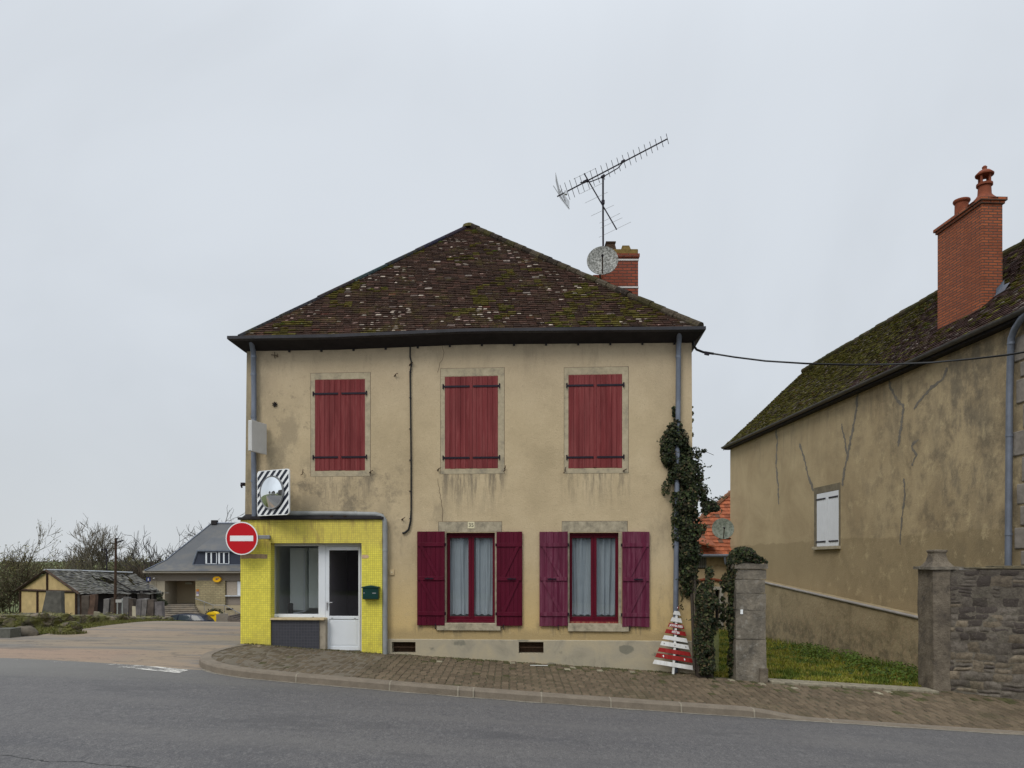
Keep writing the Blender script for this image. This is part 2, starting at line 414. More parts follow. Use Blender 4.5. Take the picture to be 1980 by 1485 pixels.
def brick_mat(name, c1, c2, mortar, bw, rh, rot=ANG, ms=.012, axis_mix=.93):
    m = NB(name); v = m.mapv((1,1,1), (0,0,0), (0,0,rot)); x, y, z = m.sep(v)
    cv = m.n('ShaderNodeCombineXYZ'); m.L(m.math('ADD', x, m.math('MULTIPLY', y, axis_mix)), cv.inputs[0]); m.L(z, cv.inputs[1])
    br = m.n('ShaderNodeTexBrick'); m.L(cv.outputs[0], br.inputs['Vector']); br.inputs['Scale'].default_value = 1
    br.inputs['Brick Width'].default_value = bw; br.inputs['Row Height'].default_value = rh; br.inputs['Mortar Size'].default_value = ms; br.inputs['Mortar Smooth'].default_value = .3
    br.inputs['Color1'].default_value = tuple(c1)+(1,); br.inputs['Color2'].default_value = tuple(c2)+(1,); br.inputs['Mortar'].default_value = tuple(mortar)+(1,)
    col = m.mix(m.smooth(m.noise(4, 5, .7), .5, .75, 0, .6), br.outputs['Color'], [k*.35 for k in c1]); col = m.mix(m.smooth(m.noise(1.3, 5, .7, m.mapv((1,1,.5))), .42, .66, 0, .5), col, [k*.5 for k in c1]); col = m.mix(m.smooth(m.noise(26, 4, .75), .60, .72, 0, .5), col, [k*.6+.10 for k in c1])
    m.col(col).rough(.9); m.bump(m.math('SUBTRACT', m.math('MULTIPLY', m.noise(40, 3), .3), br.outputs['Fac']), .8, .01); return m.m
def rubble(name, cols, mortar, sc=(3.4,3.4,8.0), moss=0):
    m = NB(name); wv = m.mapv(sc); nz = m.n('ShaderNodeTexNoise'); m.L(m.pos, nz.inputs['Vector']); nz.inputs['Scale'].default_value = 5.0
    mm = m.n('ShaderNodeVectorMath', operation='SCALE'); m.L(nz.outputs['Color'], mm.inputs[0]); mm.inputs['Scale'].default_value = 1.15
    ad = m.n('ShaderNodeVectorMath', operation='ADD'); m.L(wv, ad.inputs[0]); m.L(mm.outputs[0], ad.inputs[1]); vec = ad.outputs[0]
    e = m.vor(1, 'DISTANCE_TO_EDGE', vec); c = m.vor(1, 'F1', vec, 'Color')
    k = m.ramp(m.n('ShaderNodeSeparateColor').outputs[0], [(i/(len(cols)-1), q) for i, q in enumerate(cols)])
    sc_ = [n for n in m.t.nodes if n.bl_idname == 'ShaderNodeSeparateColor'][0]; m.L(c, sc_.inputs[0])
    k = m.mix(m.smooth(m.noise(14, 5, .7), .4, .7, 0, .5), k, [q*.4 for q in cols[0]])
    k = m.mix(m.mul(m.smooth(m.noise(1.6, 5, .7), .46, .62), .55), k, [(q+w_)/2.1 for q, w_ in zip(mortar, cols[0])])
    k = m.mix(m.mul(m.smooth(e, .075, .02), m.smooth(m.noise(1.7, 3), .35, .6, .15, 1)), k, mortar)
    k = m.mix(m.mul(m.smooth(e, .03, .008), m.smooth(m.noise(1.1, 3, .6, m.mapv((1,1,1),(4,4,4))), .45, .6)), k, (.02,.017,.015))
    x, y, z = m.sep()
    if moss: k = m.mix(m.mul(m.smooth(m.noise(2.5, 5, .7), .42, .58), moss), k, (.115,.115,.020))
    m.col(k).rough(.95)
    m.bump(m.math('ADD', m.smooth(e, .0, .12), m.math('MULTIPLY', m.noise(18, 5, .7), .6)), .7, .035); return m.m
def asphalt():
    m = NB('asphalt'); x, y, z = m.sep(); sp = m.noise(55, 2, .8); sp2 = m.vor(38); big = m.noise(.35, 4, .6, m.mapv((.35,1.6,1)))
    c = m.ramp(big, [(.3, (.078,.074,.077)), (.7, (.098,.092,.090))])
    c = m.mix(m.smooth(sp, .50, .66, 0, .9), c, (.17,.165,.155)); c = m.mix(m.smooth(m.noise(90, 2, .7, m.mapv((1,1,1),(3,3,3))), .55, .7, 0, .7), c, (.02,.02,.024)); c = m.mix(m.smooth(m.noise(1.2, 5, .65, m.mapv((.5,1.4,1))), .45, .65, 0, .35), c, (.052,.052,.058))
    c = m.mix(m.smooth(sp2, .28, .14, 0, .75), c, (.022,.022,.026))
    c = m.mix(m.smooth(m.noise(24, 2, .6), .72, .77, 0, .7), c, (.42,.40,.36)); c = m.mix(m.smooth(m.noise(17, 3, .75, m.mapv((1,.45,1),(1,2,3))), .52, .66, 0, .45), c, (.155,.15,.145)); c = m.mix(m.smooth(m.noise(19, 3, .75, m.mapv((1,.45,1),(6,2,3))), .54, .66, 0, .5), c, (.040,.040,.044))
    yk = m.math('ADD', y, m.math('MULTIPLY', m.noise(2, 3), .25))
    for yc_ in (10.2, 8.4): c = m.mix(m.mul(m.rect(y, y, yc_-.35, yc_+.35, yc_-.35, yc_+.35, .45), m.smooth(m.noise(1, 4, .6, m.mapv((.3,2.5,1), (yc_,0,0))), .3, .7), .5), c, (.125,.118,.112))
    c = m.mix(m.mul(m.smooth(m.noise(.7, 4, .6, m.mapv((.6,1.6,1), (11,3,0))), .60, .66), .35), c, (.048,.047,.050))
    c = m.mix(m.mul(m.smooth(yk, 11.3, 11.9), .35), c, (.10,.095,.085))
    c = m.mix(m.mul(m.smooth(x, -3, -9), m.smooth(yk, 10.8, 12.5), .55), c, (.17,.165,.15))
    # a long tar-filled crack
    ln = m.math('SUBTRACT', y, m.math('ADD', m.math('MULTIPLY', x, -.06), m.math('ADD', 6.74, m.math('MULTIPLY', m.noise(2.2, 4, .7), .35))))
    c = m.mix(m.mul(m.smooth(m.math('ABSOLUTE', ln), .02, .006), m.smooth(x, -3.2, -3.6)), c, (.012,.012,.012))
    m.col(c).rough(.8); m.bump(m.math('ADD', sp2, sp), .5, .006); return m.m
def side_mat():
    m = NB('worn_side_street'); x, y, z = m.sep(); sp = m.noise(50, 3, .8)
    a = m.noise(.55, 5, .62, m.mapv((.35,1.3,1)), .5); b = m.noise(.8, 4, .6, m.mapv((.3,1.8,1), (9,3,0)), .4)
    c = m.ramp(a, [(.32, (.15,.135,.112)), (.45, (.22,.175,.122)), (.60, (.255,.19,.128)), (.75, (.175,.152,.12))])
    c = m.mix(m.mul(m.smooth(x, -6.4, -7.4), m.smooth(y, 14.7, 14.3), m.smooth(y, 13.0, 13.5), .7), c, (.27,.18,.125))
    c = m.mix(m.mul(m.smooth(b, .52, .58), .7), c, (.135,.13,.122)); c = m.mix(m.mul(m.smooth(m.noise(1.1, 5, .65, m.mapv((.3,2.2,1), (4,9,0)), .4), .56, .62), .5), c, (.085,.075,.062))
    c = m.mix(m.mul(m.smooth(m.math('ABSOLUTE', m.math('SUBTRACT', m.noise(.9, 5, .6, m.mapv((.4,1.7,1), (2,7,0))), .5)), .012, .003), .6), c, (.07,.06,.05))
    c = m.mix(m.smooth(sp, .5, .75, 0, .35), c, (.36,.31,.25)); c = m.mix(m.smooth(m.noise(60, 2, .8), .5, .7, 0, .4), c, (.09,.08,.07))
    m.col(c).rough(.85); m.bump(sp, .4, .008); return m.m
def paver_mat():
    m = NB('moss_jointed_pavers'); a = m.attr(); n = m.noise(30, 4, .7); m.b.inputs['Specular IOR Level'].default_value = .15
    c = m.mix(m.smooth(n, .4, .7, 0, .5), a, (.055,.044,.030)); x, y, z = m.sep()
    c = m.mix(m.mul(m.smooth(m.noise(1.2, 5, .7), .5, .65), .35), c, (.05,.05,.022))
    m.col(c).rough(.85); m.bump(n, .5, .008); return m.m
def glass_mat(name, tint=(.82,.88,.88), f0=.05):
    m = NB(name); m.t.nodes.remove(m.b)
    tr = m.n('ShaderNodeBsdfTransparent'); tr.inputs[0].default_value = tuple(tint)+(1,)
    gl = m.n('ShaderNodeBsdfGlossy'); gl.inputs['Roughness'].default_value = .01
    lw = m.n('ShaderNodeLayerWeight'); mx = m.n('ShaderNodeMixShader')
    k = m.math('ADD', m.math('MULTIPLY', m.math('POWER', lw.outputs['Facing'], 5), .9), f0+.05); m.L(k, mx.inputs[0]); m.L(tr.outputs[0], mx.inputs[1]); m.L(gl.outputs[0], mx.inputs[2])
    m.L(mx.outputs[0], m.out.inputs['Surface']); return m.m
def brick_facing(m_name, c1, c2): return brick_mat(m_name, c1, c2, [k*.7 for k in c1], .5, .22, 0, .02)

M = {}
M['render'] = render_wall(); M['nwall'] = neighbour_wall_mat(); M['plinth'] = plinth_mat(); M['trim'] = stone_trim()
M['tile'] = tile_mat('old_roof_tile'); M['colattr'] = colattr('mixed_surface'); M['leaf'] = foliage('leaf'); M['bark'] = plain('bark', (.055,.045,.035), .95, 0, .4, 30, .5)
M['twig'] = colattr('twig', .9, .2, 8, .1)
M['gutter'] = plain('dark_painted_gutter', (.028,.027,.032), .45, 0, .35, 5); M['soffit'] = plain('dark_soffit', (.020,.017,.018), .8, 0, .4, 6)
M['zinc'] = plain('grey_zinc', (.155,.175,.215), .45, .25, .22, 4, .1, 30); M['pvc'] = plain('grey_pvc', (.27,.275,.27), .5, 0, .18, 5)
M['pvc_dark'] = plain('grey_pipe', (.25,.26,.255), .5, 0, .2, 5)
M['brickred'] = paint_wood('faded_red_wood', (.170,.030,.031), (.25,.070,.066), .7, .7)
M['crimson'] = paint_wood('crimson_wood', (.080,.003,.015), (.10,.008,.024), .5, .3)
M['plum'] = paint_wood('faded_plum_wood', (.105,.013,.036), (.175,.058,.088), .6, .85)
M['winred'] = paint_wood('window_red_wood', (.098,.003,.014), (.13,.010,.022), .5, .3)
M['winworn'] = paint_wood('worn_sill_wood', (.22,.03,.03), (.36,.22,.12), .6, .9)
M['iron'] = plain('black_iron', (.016,.012,.02), .5, .3, .3, 20); M['rust'] = plain('rusty_iron', (.06,.035,.02), .8, .3, .5, 30)
M['black'] = plain('black_plastic', (.012,.012,.012), .55, 0, .3, 10); M['hole'] = plain('dark_void', (.012,.010,.010), .9)
M['yellow'] = mosaic('yellow_mosaic', (.79,.70,.080), (.42,.36,.05), .043, True, .5); M['navy'] = mosaic('dark_mosaic', (.040,.041,.052), (.065,.065,.075), .06, None, .5)
M['white'] = plain('white_pvc_frame', (.66,.69,.72), .35, 0, .04, 3); M['whitepaint'] = paint_wood('white_painted_wood', (.70,.70,.68), (.52,.50,.45), .6, .4)
M['redpaint'] = paint_wood('red_painted_wood', (.26,.012,.012), (.33,.05,.04), .5, .4)
M['metal'] = plain('galvanised_metal', (.42,.43,.44), .4, .7, .15, 10); M['bracket'] = plain('grey_bracket', (.22,.225,.23), .5, .3, .15, 6)
M['box'] = plain('off_white_box', (.52,.52,.50), .5, 0, .08, 4); M['green'] = plain('dark_green_metal', (.008,.042,.035), .35, .1, .2, 5)
M['signred'] = plain('sign_red', (.47,.002,.008), .6, 0, .05, 2); M['signwhite'] = plain('sign_white', (.78,.80,.80), .35, 0, .03, 2)
M['paneldark'] = plain('sign_dark', (.018,.022,.035), .35)
M['cream'] = plain('cream_plate', (.66,.60,.40), .4); M['ink'] = plain('ink', (.03,.03,.03), .5)
M['glass'] = glass_mat('window_glass'); M['clearglass'] = glass_mat('clear_pane', (.96,.98,.98), .06); M['doorglass'] = glass_mat('dark_door_glass', (.48,.45,.50), .02)
M['bentmirror'] = NB('mirror_face'); M['bentmirror'].col((.82,.85,.86)).rough(.02); M['bentmirror'].b.inputs['Metallic'].default_value = 1; M['bentmirror'] = M['bentmirror'].m
M['leakstop'] = plain('leak_stop_grey', (.2,.2,.2), .9); M['duskwall'] = plain('dusky_partition', (.16,.14,.18), .9); M['room'] = plain('pale_room_wall', (.84,.88,.85), .9, 0, .08, 1); M['roomdark'] = plain('grey_room_floor', (.16,.17,.18), .6)
M['curtain'] = plain('voile_curtain', (.27,.305,.335), .9, 0, .06, 5)
M['chimney'] = brick_mat('red_chimney_brick', (.28,.062,.026), (.20,.046,.023), (.08,.042,.03), .23, .075)
M['chimney2'] = brick_mat('orange_chimney_brick', (.37,.095,.030), (.25,.062,.024), (.085,.05,.034), .22, .062, math.atan(.053))
M['terracotta'] = plain('terracotta', (.18,.048,.022), .85, 0, .35, 9, .3); M['mosscap'] = plain('lichened_cap', (.15,.10,.03), .95, 0, .5, 9, .6)
M['rubble'] = rubble('rubble_wall', [(.055,.045,.047), (.105,.088,.082), (.17,.14,.115), (.085,.072,.072)], (.115,.10,.085))
M['quoin'] = plain('quoin_stone', (.24,.215,.185), .95, 0, .35, 5, .7, 20)
M['mossrubble'] = rubble('mossy_rubble', [(.07,.058,.042), (.15,.12,.085), (.22,.175,.125)], (.04,.04,.02), (3.5,3.5,6), .85)
m = NB('gate_pier_stone'); f = m.noise(3, 6, .7, None, .4); c = m.ramp(f, [(.32, (.075,.066,.052)), (.5, (.150,.130,.100)), (.68, (.24,.205,.155))])
c = m.mix(m.mul(m.smooth(m.noise(9, 4), .55, .7), .5), c, (.30,.28,.24)); m.col(c); m.bump(m.noise(14, 5, .7), .9, .03); M['pier'] = m.m
m = NB('gate_pier_brownstone'); f = m.noise(4, 6, .7); c = m.ramp(f, [(.32, (.065,.052,.040)), (.5, (.13,.105,.075)), (.7, (.20,.165,.12))]); m.col(c); m.bump(m.noise(16, 5, .7), .9, .03); M['pier2'] = m.m
M['asphalt'] = asphalt(); M['side'] = side_mat(); M['paver'] = paver_mat()
m = NB('kerb_concrete'); c = m.ramp(m.noise(4, 6, .7), [(.3, (.130,.105,.077)), (.7, (.205,.168,.125))]); c = m.mix(m.smooth(m.noise(50, 3), .5, .7, 0, .4), c, (.10,.09,.07)); m.col(c); m.bump(m.noise(35, 4), .5, .008); M['kerb'] = m.m
M['joint'] = plain('joint_mortar', (.25,.22,.17), .9)
m = NB('moss_bed'); c = m.ramp(m.noise(9, 5, .7), [(.35, (.060,.050,.034)), (.55, (.068,.062,.028)), (.75, (.10,.082,.055))]); m.col(c); m.bump(m.noise(40, 4), .6, .02); M['bed'] = m.m
m = NB('rough_tarmac'); c = m.ramp(m.noise(2.2, 6, .65), [(.3, (.095,.078,.055)), (.7, (.15,.125,.09))]); c = m.mix(m.smooth(m.noise(60, 3, .8), .5, .7, 0, .6), c, (.22,.19,.14)); c = m.mix(m.smooth(m.noise(45, 3, .8), .52, .7, 0, .6), c, (.04,.035,.028)); m.col(c); m.bump(m.noise(60, 3, .8), .7, .01); M['tarmac'] = m.m
m = NB('field_grass'); c = m.ramp(m.noise(.06, 6, .7), [(.3, (.065,.082,.022)), (.5, (.095,.12,.030)), (.7, (.13,.13,.045))]); c = m.mix(m.smooth(m.noise(2, 5), .4, .7, 0, .4), c, (.05,.04,.02)); m.col(c).rough(1); M['field'] = m.m
m = NB('lawn_soil'); c = m.ramp(m.noise(3, 6, .7), [(.3, (.055,.058,.012)), (.55, (.10,.11,.016)), (.75, (.14,.125,.03))]); m.col(c).rough(1); m.bump(m.noise(20, 4), 1, .05); M['lawn'] = m.m
m = NB('worn_road_paint'); x, y, z = m.sep(); k = m.smooth(m.math('ADD', m.noise(9, 5, .75, m.mapv((.35,1,1))), m.smooth(x, -7.2, -5.6, -.10, .05)), .49, .62); tr = m.n('ShaderNodeBsdfTransparent'); mx = m.n('ShaderNodeMixShader'); m.col((.62,.60,.55)); m.L(k, mx.inputs[0]); m.L(tr.outputs[0], mx.inputs[1]); m.L(m.b.outputs[0], mx.inputs[2]); m.L(mx.outputs[0], m.out.inputs['Surface']); M['marking'] = m.m
m = NB('spotted_dish'); x = m.noise(22, 5, .8); c = m.ramp(x, [(.42, (.06,.06,.05)), (.52, (.24,.24,.22)), (.62, (.42,.42,.39))]); m.col(c).rough(.7); M['dish'] = m.m
m = NB('pale_dish'); c = m.ramp(m.noise(9, 5, .7), [(.4, (.10,.12,.09)), (.6, (.22,.24,.20))]); m.col(c).rough(.7); M['dish2'] = m.m

m = NB('surround_stone'); c = m.ramp(m.noise(6, 6, .7), [(.3, (.22,.19,.14)), (.5, (.37,.31,.205)), (.7, (.45,.38,.26))]); m.col(c); m.bump(m.noise(20, 4), .4, .01); M['surround'] = m.m
m = NB('rubble_stone'); a = m.attr(); n = m.noise(13, 6, .72); c = m.mix(m.smooth(n, .36, .66, 0, .6), a, (.048,.040,.033)); c = m.mix(m.smooth(m.noise(34, 4, .7), .55, .72, 0, .5), c, (.26,.22,.17)); x, y, z = m.sep(); c = m.mix(m.mul(m.smooth(z, 1.0, 2.1), .4), c, (.062,.052,.046)); c = m.mix(m.mul(m.smooth(m.noise(1.8, 5, .7), .52, .66), .35), c, (.075,.072,.045)); m.col(c).rough(.95); m.b.inputs['Specular IOR Level'].default_value = .1; m.bump(m.noise(28, 6, .75), 1, .02); M['rubblestone'] = m.m
# ------------------------------------------------------------------ ground
def sheet(name, xs, ys, zf, mat, lift=0, ylim=None, smooth=True):
    mb = MB(); nx, ny = len(xs), len(ys); vs = []
    for j, y in enumerate(ys):
        for x in xs:
            yy = ylim(x, y) if ylim else y
            vs.append((x, yy, E+zf(x, yy)+lift))
    fs = [(j*nx+i, j*nx+i+1, (j+1)*nx+i+1, (j+1)*nx+i) for j in range(ny-1) for i in range(nx-1)]
    mb.mesh(vs, fs); return tag(mb.build(name, mat, None, smooth), kind='structure')
def frange(a, b, st):
    n = max(1, int(round((b-a)/st))); return [a+(b-a)*i/n for i in range(n+1)]
xs = [-1500,-700,-350]+frange(-220, -40, 12)+frange(-38, -14, 2)+frange(-13, 14, .6)+frange(15, 40, 2)+frange(50, 220, 12)+[350,700,1500]
ys = [-400,-150,-60,-30,-15]+frange(-10, 10, 2)+frange(10.8, 26, .5)+frange(27, 80, 1.5)+frange(84, 300, 6)+[340,420,600,1000,2000,4000]
sheet('ground', xs, ys, lambda x, y: (G(x, y) if y < 300 else far_z(x, 300))+(noise.noise(Vector((x*.5, y*.5, 0)))*.04 if y > 24 else 0), M['field'], -.13)
def road_edge(x):
    if x > -4.05: return kerb_y(x)+.12
    if x > -5.3: return interp([(-5.3,12.95),(-5.0,12.8),(-4.75,12.6),(-4.05,12.34)], x)
    return 12.75+ (-5.3-x)*.16 if x > -9 else 13.34+(-9-x)*.05
rx = frange(-60, -10, 2)+frange(-9.8, 14, .4)+frange(15, 45, 3)
sheet('road', rx, [0,1,2,3,4,5,6,7,8], lambda x, y: road_z(x)+(.010 if y > 12.6 and x < -5.3 else 0.010)*1, M['asphalt'], .0, lambda x, j: -6+(road_edge(x)+6)*j/8.0)
# side street: from the road edge back over the crest to the car park
def side_left(y):
    if y < 15.6: return -60
    return interp([(15.6,-13),(16.3,-10.4),(22,-10.35),(26,-10.6),(40,-20),(56,-34),(70,-36)], y)
def side_right(y): return interp([(12,-4.6),(14,-5.0),(16,-5.0),(30,-5),(48,-2),(60,6),(75,8)], y)
mb = MB(); ysl = frange(12.4, 15.6, .2)+frange(15.8, 28, .4)+frange(29, 67.5, 1.5); nx = 46
for j, y in enumerate(ysl):
    a, b = side_left(y), side_right(y)
    for i in range(nx+1):
        t = i/nx; x = b+(a-b)*(t**1.6 if a < -30 else t)
        mb.v.append((x, y, E+(road_z(x)+(side_z(min(x, -5.4), y)-road_z(x))*sst(y, 12.4, 15.8)-(.02 if y < 12.7 and x > -5.3 else 0) if y < 30 else G(x, y))))
for j in range(len(ysl)-1):
    for i in range(nx):
        mb.f.append((j*(nx+1)+i, j*(nx+1)+i+1, (j+1)*(nx+1)+i+1, (j+1)*(nx+1)+i)); mb.c.append(None)
tag(mb.build('side_street', M['side'], None, True), kind='structure')
# worn white line at the mouth of the side street
mb = MB()
def mark(x0, x1, w0, w1, off):
    n = 12
    for i in range(n):
        a = x0+(x1-x0)*i/n; b = x0+(x1-x0)*(i+1)/n
        q = []
        for x, s in ((a, 0), (b, 0), (b, 1), (a, 1)):
            ww = w0+(w1-w0)*(x-x0)/(x1-x0); y = road_edge(x)-off+ww*(s-1)
            q.append((x, y, E+road_z(x)+.017))
        mb.face(q)
mark(-9.6, -5.35, .24, .42, .02)
tag(mb.build('road_marking', M['marking'], None, fix=False), kind='structure')

# ------------------------------------------------------------------ kerb
def back_kerb(Y): return G(-5.7, Y)+.02+.085*max(0, min(1, (15.3-Y)/1.9))
def kerb_top_z(i, p):
    X, Y = p
    if Y > 13.2 and X < -5.3: return E+back_kerb(Y)
    return E+road_z(X)+kerb_h(X)+.005
def resample(tab, step):
    out = [Vector(tab[0])]
    for a, b in zip(tab, tab[1:]):
        a, b = Vector(a), Vector(b); n = max(1, int((b-a).length/step))
        out += [a+(b-a)*(i+1)/n for i in range(n)]
    return out
def smooth_pts(t):
    out = [t[0]]
    for a, b in zip(t, t[1:]):
        a, b = Vector(a), Vector(b); out += [tuple(a*.75+b*.25), tuple(a*.25+b*.75)]
    return out+[t[-1]]
kp = resample(smooth_pts([k for k in KERB]), .14)
W = .20
def kerb_frame(i):
    a = kp[max(0, i-1)]; b = kp[min(len(kp)-1, i+1)]; t = (b-a).normalized()
    return kp[i], Vector((-t.y, t.x))      # inner side (left of travel) = towards the house
joints = [px2 for px2 in (560,750,885,915,1047,1180,1314,1453,1600)]
jx = [(p-CX)/FX*11.8 for p in joints]
mb = MB(); mj = MB(); rings = []
for i in range(len(kp)):
    p, n = kerb_frame(i)
    h = kerb_top_z(i, p)
    base = (E+road_z(p.x) if not (p.y > 13.2 and p.x < -5.3) else E+G(-5.7, p.y))-.12
    if i < 30 and p.x < -4.6: n = n if n.length > .5 else Vector((1, 0))
    q = [(p.x-n.x*.015, p.y-n.y*.015, base), (p.x+n.x*.005, p.y+n.y*.005, h-.03), (p.x+n.x*.03, p.y+n.y*.03, h), (p.x+n.x*W, p.y+n.y*W, h+.004), (p.x+n.x*W, p.y+n.y*W, h-.2)]
    rings.append(q)
for i in range(len(rings)-1):
    a, b = rings[i], rings[i+1]
    for k in range(4): mb.face([a[k], b[k], b[k+1], a[k+1]])
kob = tag(mb.build('kerb', M['kerb'], None, False, fix=True), kind='structure')
for x in jx:
    y = kerb_y(x); h = E+road_z(x)+kerb_h(x)+.005; wj = .011
    prof = [(y-.019, E+road_z(x)-.02), (y+.001, h-.03), (y+.026, h+.003), (y+W, h+.007)]
    for (ya, za), (yb, zb) in zip(prof, prof[1:]): mj.face([(x-wj, ya, za), (x+wj, ya, za), (x+wj, yb, zb), (x-wj, yb, zb)])
tag(mj.build('kerb_joints', M['joint'], None, fix=False), kind='structure')

# gutter strip of pale grit along the kerb foot
mb = MB()
for i in range(len(kp)-1):
    if kp[i].x < -5.2 or kp[i].x > 12: continue
    (a, na), (b, nb) = kerb_frame(i), kerb_frame(i+1)
    wa = .07+.05*noise.noise(Vector((a.x*2, 0, 0))); wb = .07+.05*noise.noise(Vector((b.x*2, 0, 0)))
    mb.face([(a.x, a.y, E+road_z(a.x)+.015), (b.x, b.y, E+road_z(b.x)+.015), (b.x-nb.x*wb, b.y-nb.y*wb, E+road_z(b.x)+.015), (a.x-na.x*wa, a.y-na.y*wa, E+road_z(a.x)+.015)])
m = plain('roadside_grit', (.20,.18,.145), .95, 0, .4, 12, .4)
tag(mb.build('road_gutter', m, None, fix=False), kind='structure')

# ------------------------------------------------------------------ pavement: tarmac by the shop, pavers to the right
XP = -5.42
def wz(X, Y):
    if X < -4.05:
        t = min(1, (-4.05-X)/1.35); return E+walk_z(-4.05, Y)*(1-t)+(back_kerb(Y) if Y > 13.3 else road_z(X)+.125)*t
    return E+walk_z(X, Y)
LOX = [(-5.5,13.55),(-5.4,13.3),(-5.1,12.95),(-4.7,12.62),(-4.05,12.38),(-2.7,12.22),(-.7,12.0)]
def lo_y(x): return interp(LOX, x) if x < -2.7 else kerb_y(x)+W+.003
mb = MB(); xs_ = frange(-5.5, -2.5, .15)
for i in range(len(xs_)-1):
    for j in range(16):
        q = []
        for x, t in ((xs_[i], j/16), (xs_[i+1], j/16), (xs_[i+1], (j+1)/16), (xs_[i], (j+1)/16)):
            lo = interp([(-5.5,13.55),(-5.4,13.3),(-5.1,12.95),(-4.7,12.62),(-4.05,12.38),(-2.7,12.22),(-.7,12.0)], x)+.0
            hi = front_y(x)+.15; y = lo+(hi-lo)*t
            q.append((x, y, wz(x, y)-.006+noise.noise(Vector((x*3, y*3, 0)))*.004))
        mb.face(q)
bm_ = mb
tag(mb.build('pavement', M['tarmac'], None, True, fix=False), kind='structure')
mb = MB(); xs_ = frange(-2.5, 16, .35)
for i in range(len(xs_)-1):
    for j in range(8):
        q = []
        for x, t in ((xs_[i], j/8), (xs_[i+1], j/8), (xs_[i+1], (j+1)/8), (xs_[i], (j+1)/8)):
            lo = kerb_y(x)+W-.01; hi = front_y(x)+.2; y = lo+(hi-lo)*t
            q.append((x, y, E+walk_z(x, y)-.012))
        mb.face(q)
tag(mb.build('paver_bed', M['bed'], None, True, fix=False), kind='structure')
mb = MB(); pw, pl = .128, .19; r = random.Random(3)
ncol = int((13-XP)/pw)
for i in range(ncol):
    x = XP+pw*(i+.5)
    y = lo_y(x)+(pl/2 if i % 2 else 0)-pl/2
    while y < front_y(x)+.05:
        y0 = max(y, lo_y(x)); y1 = y+pl-.011
        if y1-y0 > .02:
            cx, cy = x, (y0+y1)/2; a = (pw-.011)/2; b = (y1-y0)/2; dz = r.uniform(-.004, .003); tl = r.uniform(-.004, .004)
            z = lambda X, Y: wz(X, Y)+dz+tl*(X-cx)/a-(.004 if x < -2.4 else 0)
            wb_ = .014*math.sin(y*16+i*1.3); cx = x+wb_
            fx = max(0, (x-XP-.2)/1.2)
            v = r.uniform(.75, 1.2)*(1+.12*noise.noise(Vector((x, cy, 0)))); g = noise.noise(Vector((x*1.1, cy*1.5, 5)))
            nearwall = sst(cy, front_y(x)-.9, front_y(x)-.1)*sst(x, -2.4, -1)
            moss = r.random() < .40*nearwall+(.05 if g > .2 else 0)
            c = (.140*v, .106*v, .070*v) if x > -2.2 else (.118*v, .092*v, .062*v)
            if moss: c = (.075*v, .072*v, .030*v)
            elif r.random() < .1*nearwall: c = (.30*v, .27*v, .19*v)
            ch = .010
            lo = [(cx-a,cy-b), (cx+a,cy-b), (cx+a,cy+b), (cx-a,cy+b)]
            hi = [(cx-a+ch,cy-b+ch), (cx+a-ch,cy-b+ch), (cx+a-ch,cy+b-ch), (cx-a+ch,cy+b-ch)]
            vs = [(X, Y, z(X, Y)-.012) for X, Y in lo]+[(X, Y, z(X, Y)) for X, Y in hi]
            mb.mesh(vs, [(4,5,6,7), (0,1,5,4), (1,2,6,5), (2,3,7,6), (3,0,4,7)], c)
        y += pl
tag(mb.build('block_paving', M['paver'], None, fix=False), kind='structure')

# ------------------------------------------------------------------ foliage and grass helpers
def blade(mb, p, h, lean, w, ang, col):
    d = Vector((math.cos(ang), math.sin(ang), 0)); s = Vector((-d.y, d.x, 0))*w; p = Vector(p)
    m_ = p+Vector((0,0,h*.55))+d*lean*.35; t = p+Vector((0,0,h))+d*lean
    n = len(mb.v); mb.v += [tuple(p-s), tuple(p+s), tuple(m_+s*.7), tuple(m_-s*.7), tuple(t)]
    mb.f += [(n,n+1,n+2,n+3), (n+3,n+2,n+4)]; mb.c += [col, col]
def leafq(mb, p, nrm, size, col, r, asp=1.0):
    nrm = nrm.normalized(); a = nrm.orthogonal().normalized(); b = nrm.cross(a); an = r.uniform(0, 6.28)
    u = a*math.cos(an)+b*math.sin(an); v = nrm.cross(u); p = Vector(p); s = size/2
    n = len(mb.v); k = nrm*s*.25
    mb.v += [tuple(p-u*s), tuple(p-v*s*.75*asp+k), tuple(p+u*s), tuple(p+v*s*.75*asp+k)]
    mb.f += [(n,n+1,n+2,n+3)]; mb.c.append(col)
def pick(r, cols):
    c = cols[r.randrange(len(cols))]; v = r.uniform(.7, 1.3); return (c[0]*v, c[1]*v, c[2]*v)

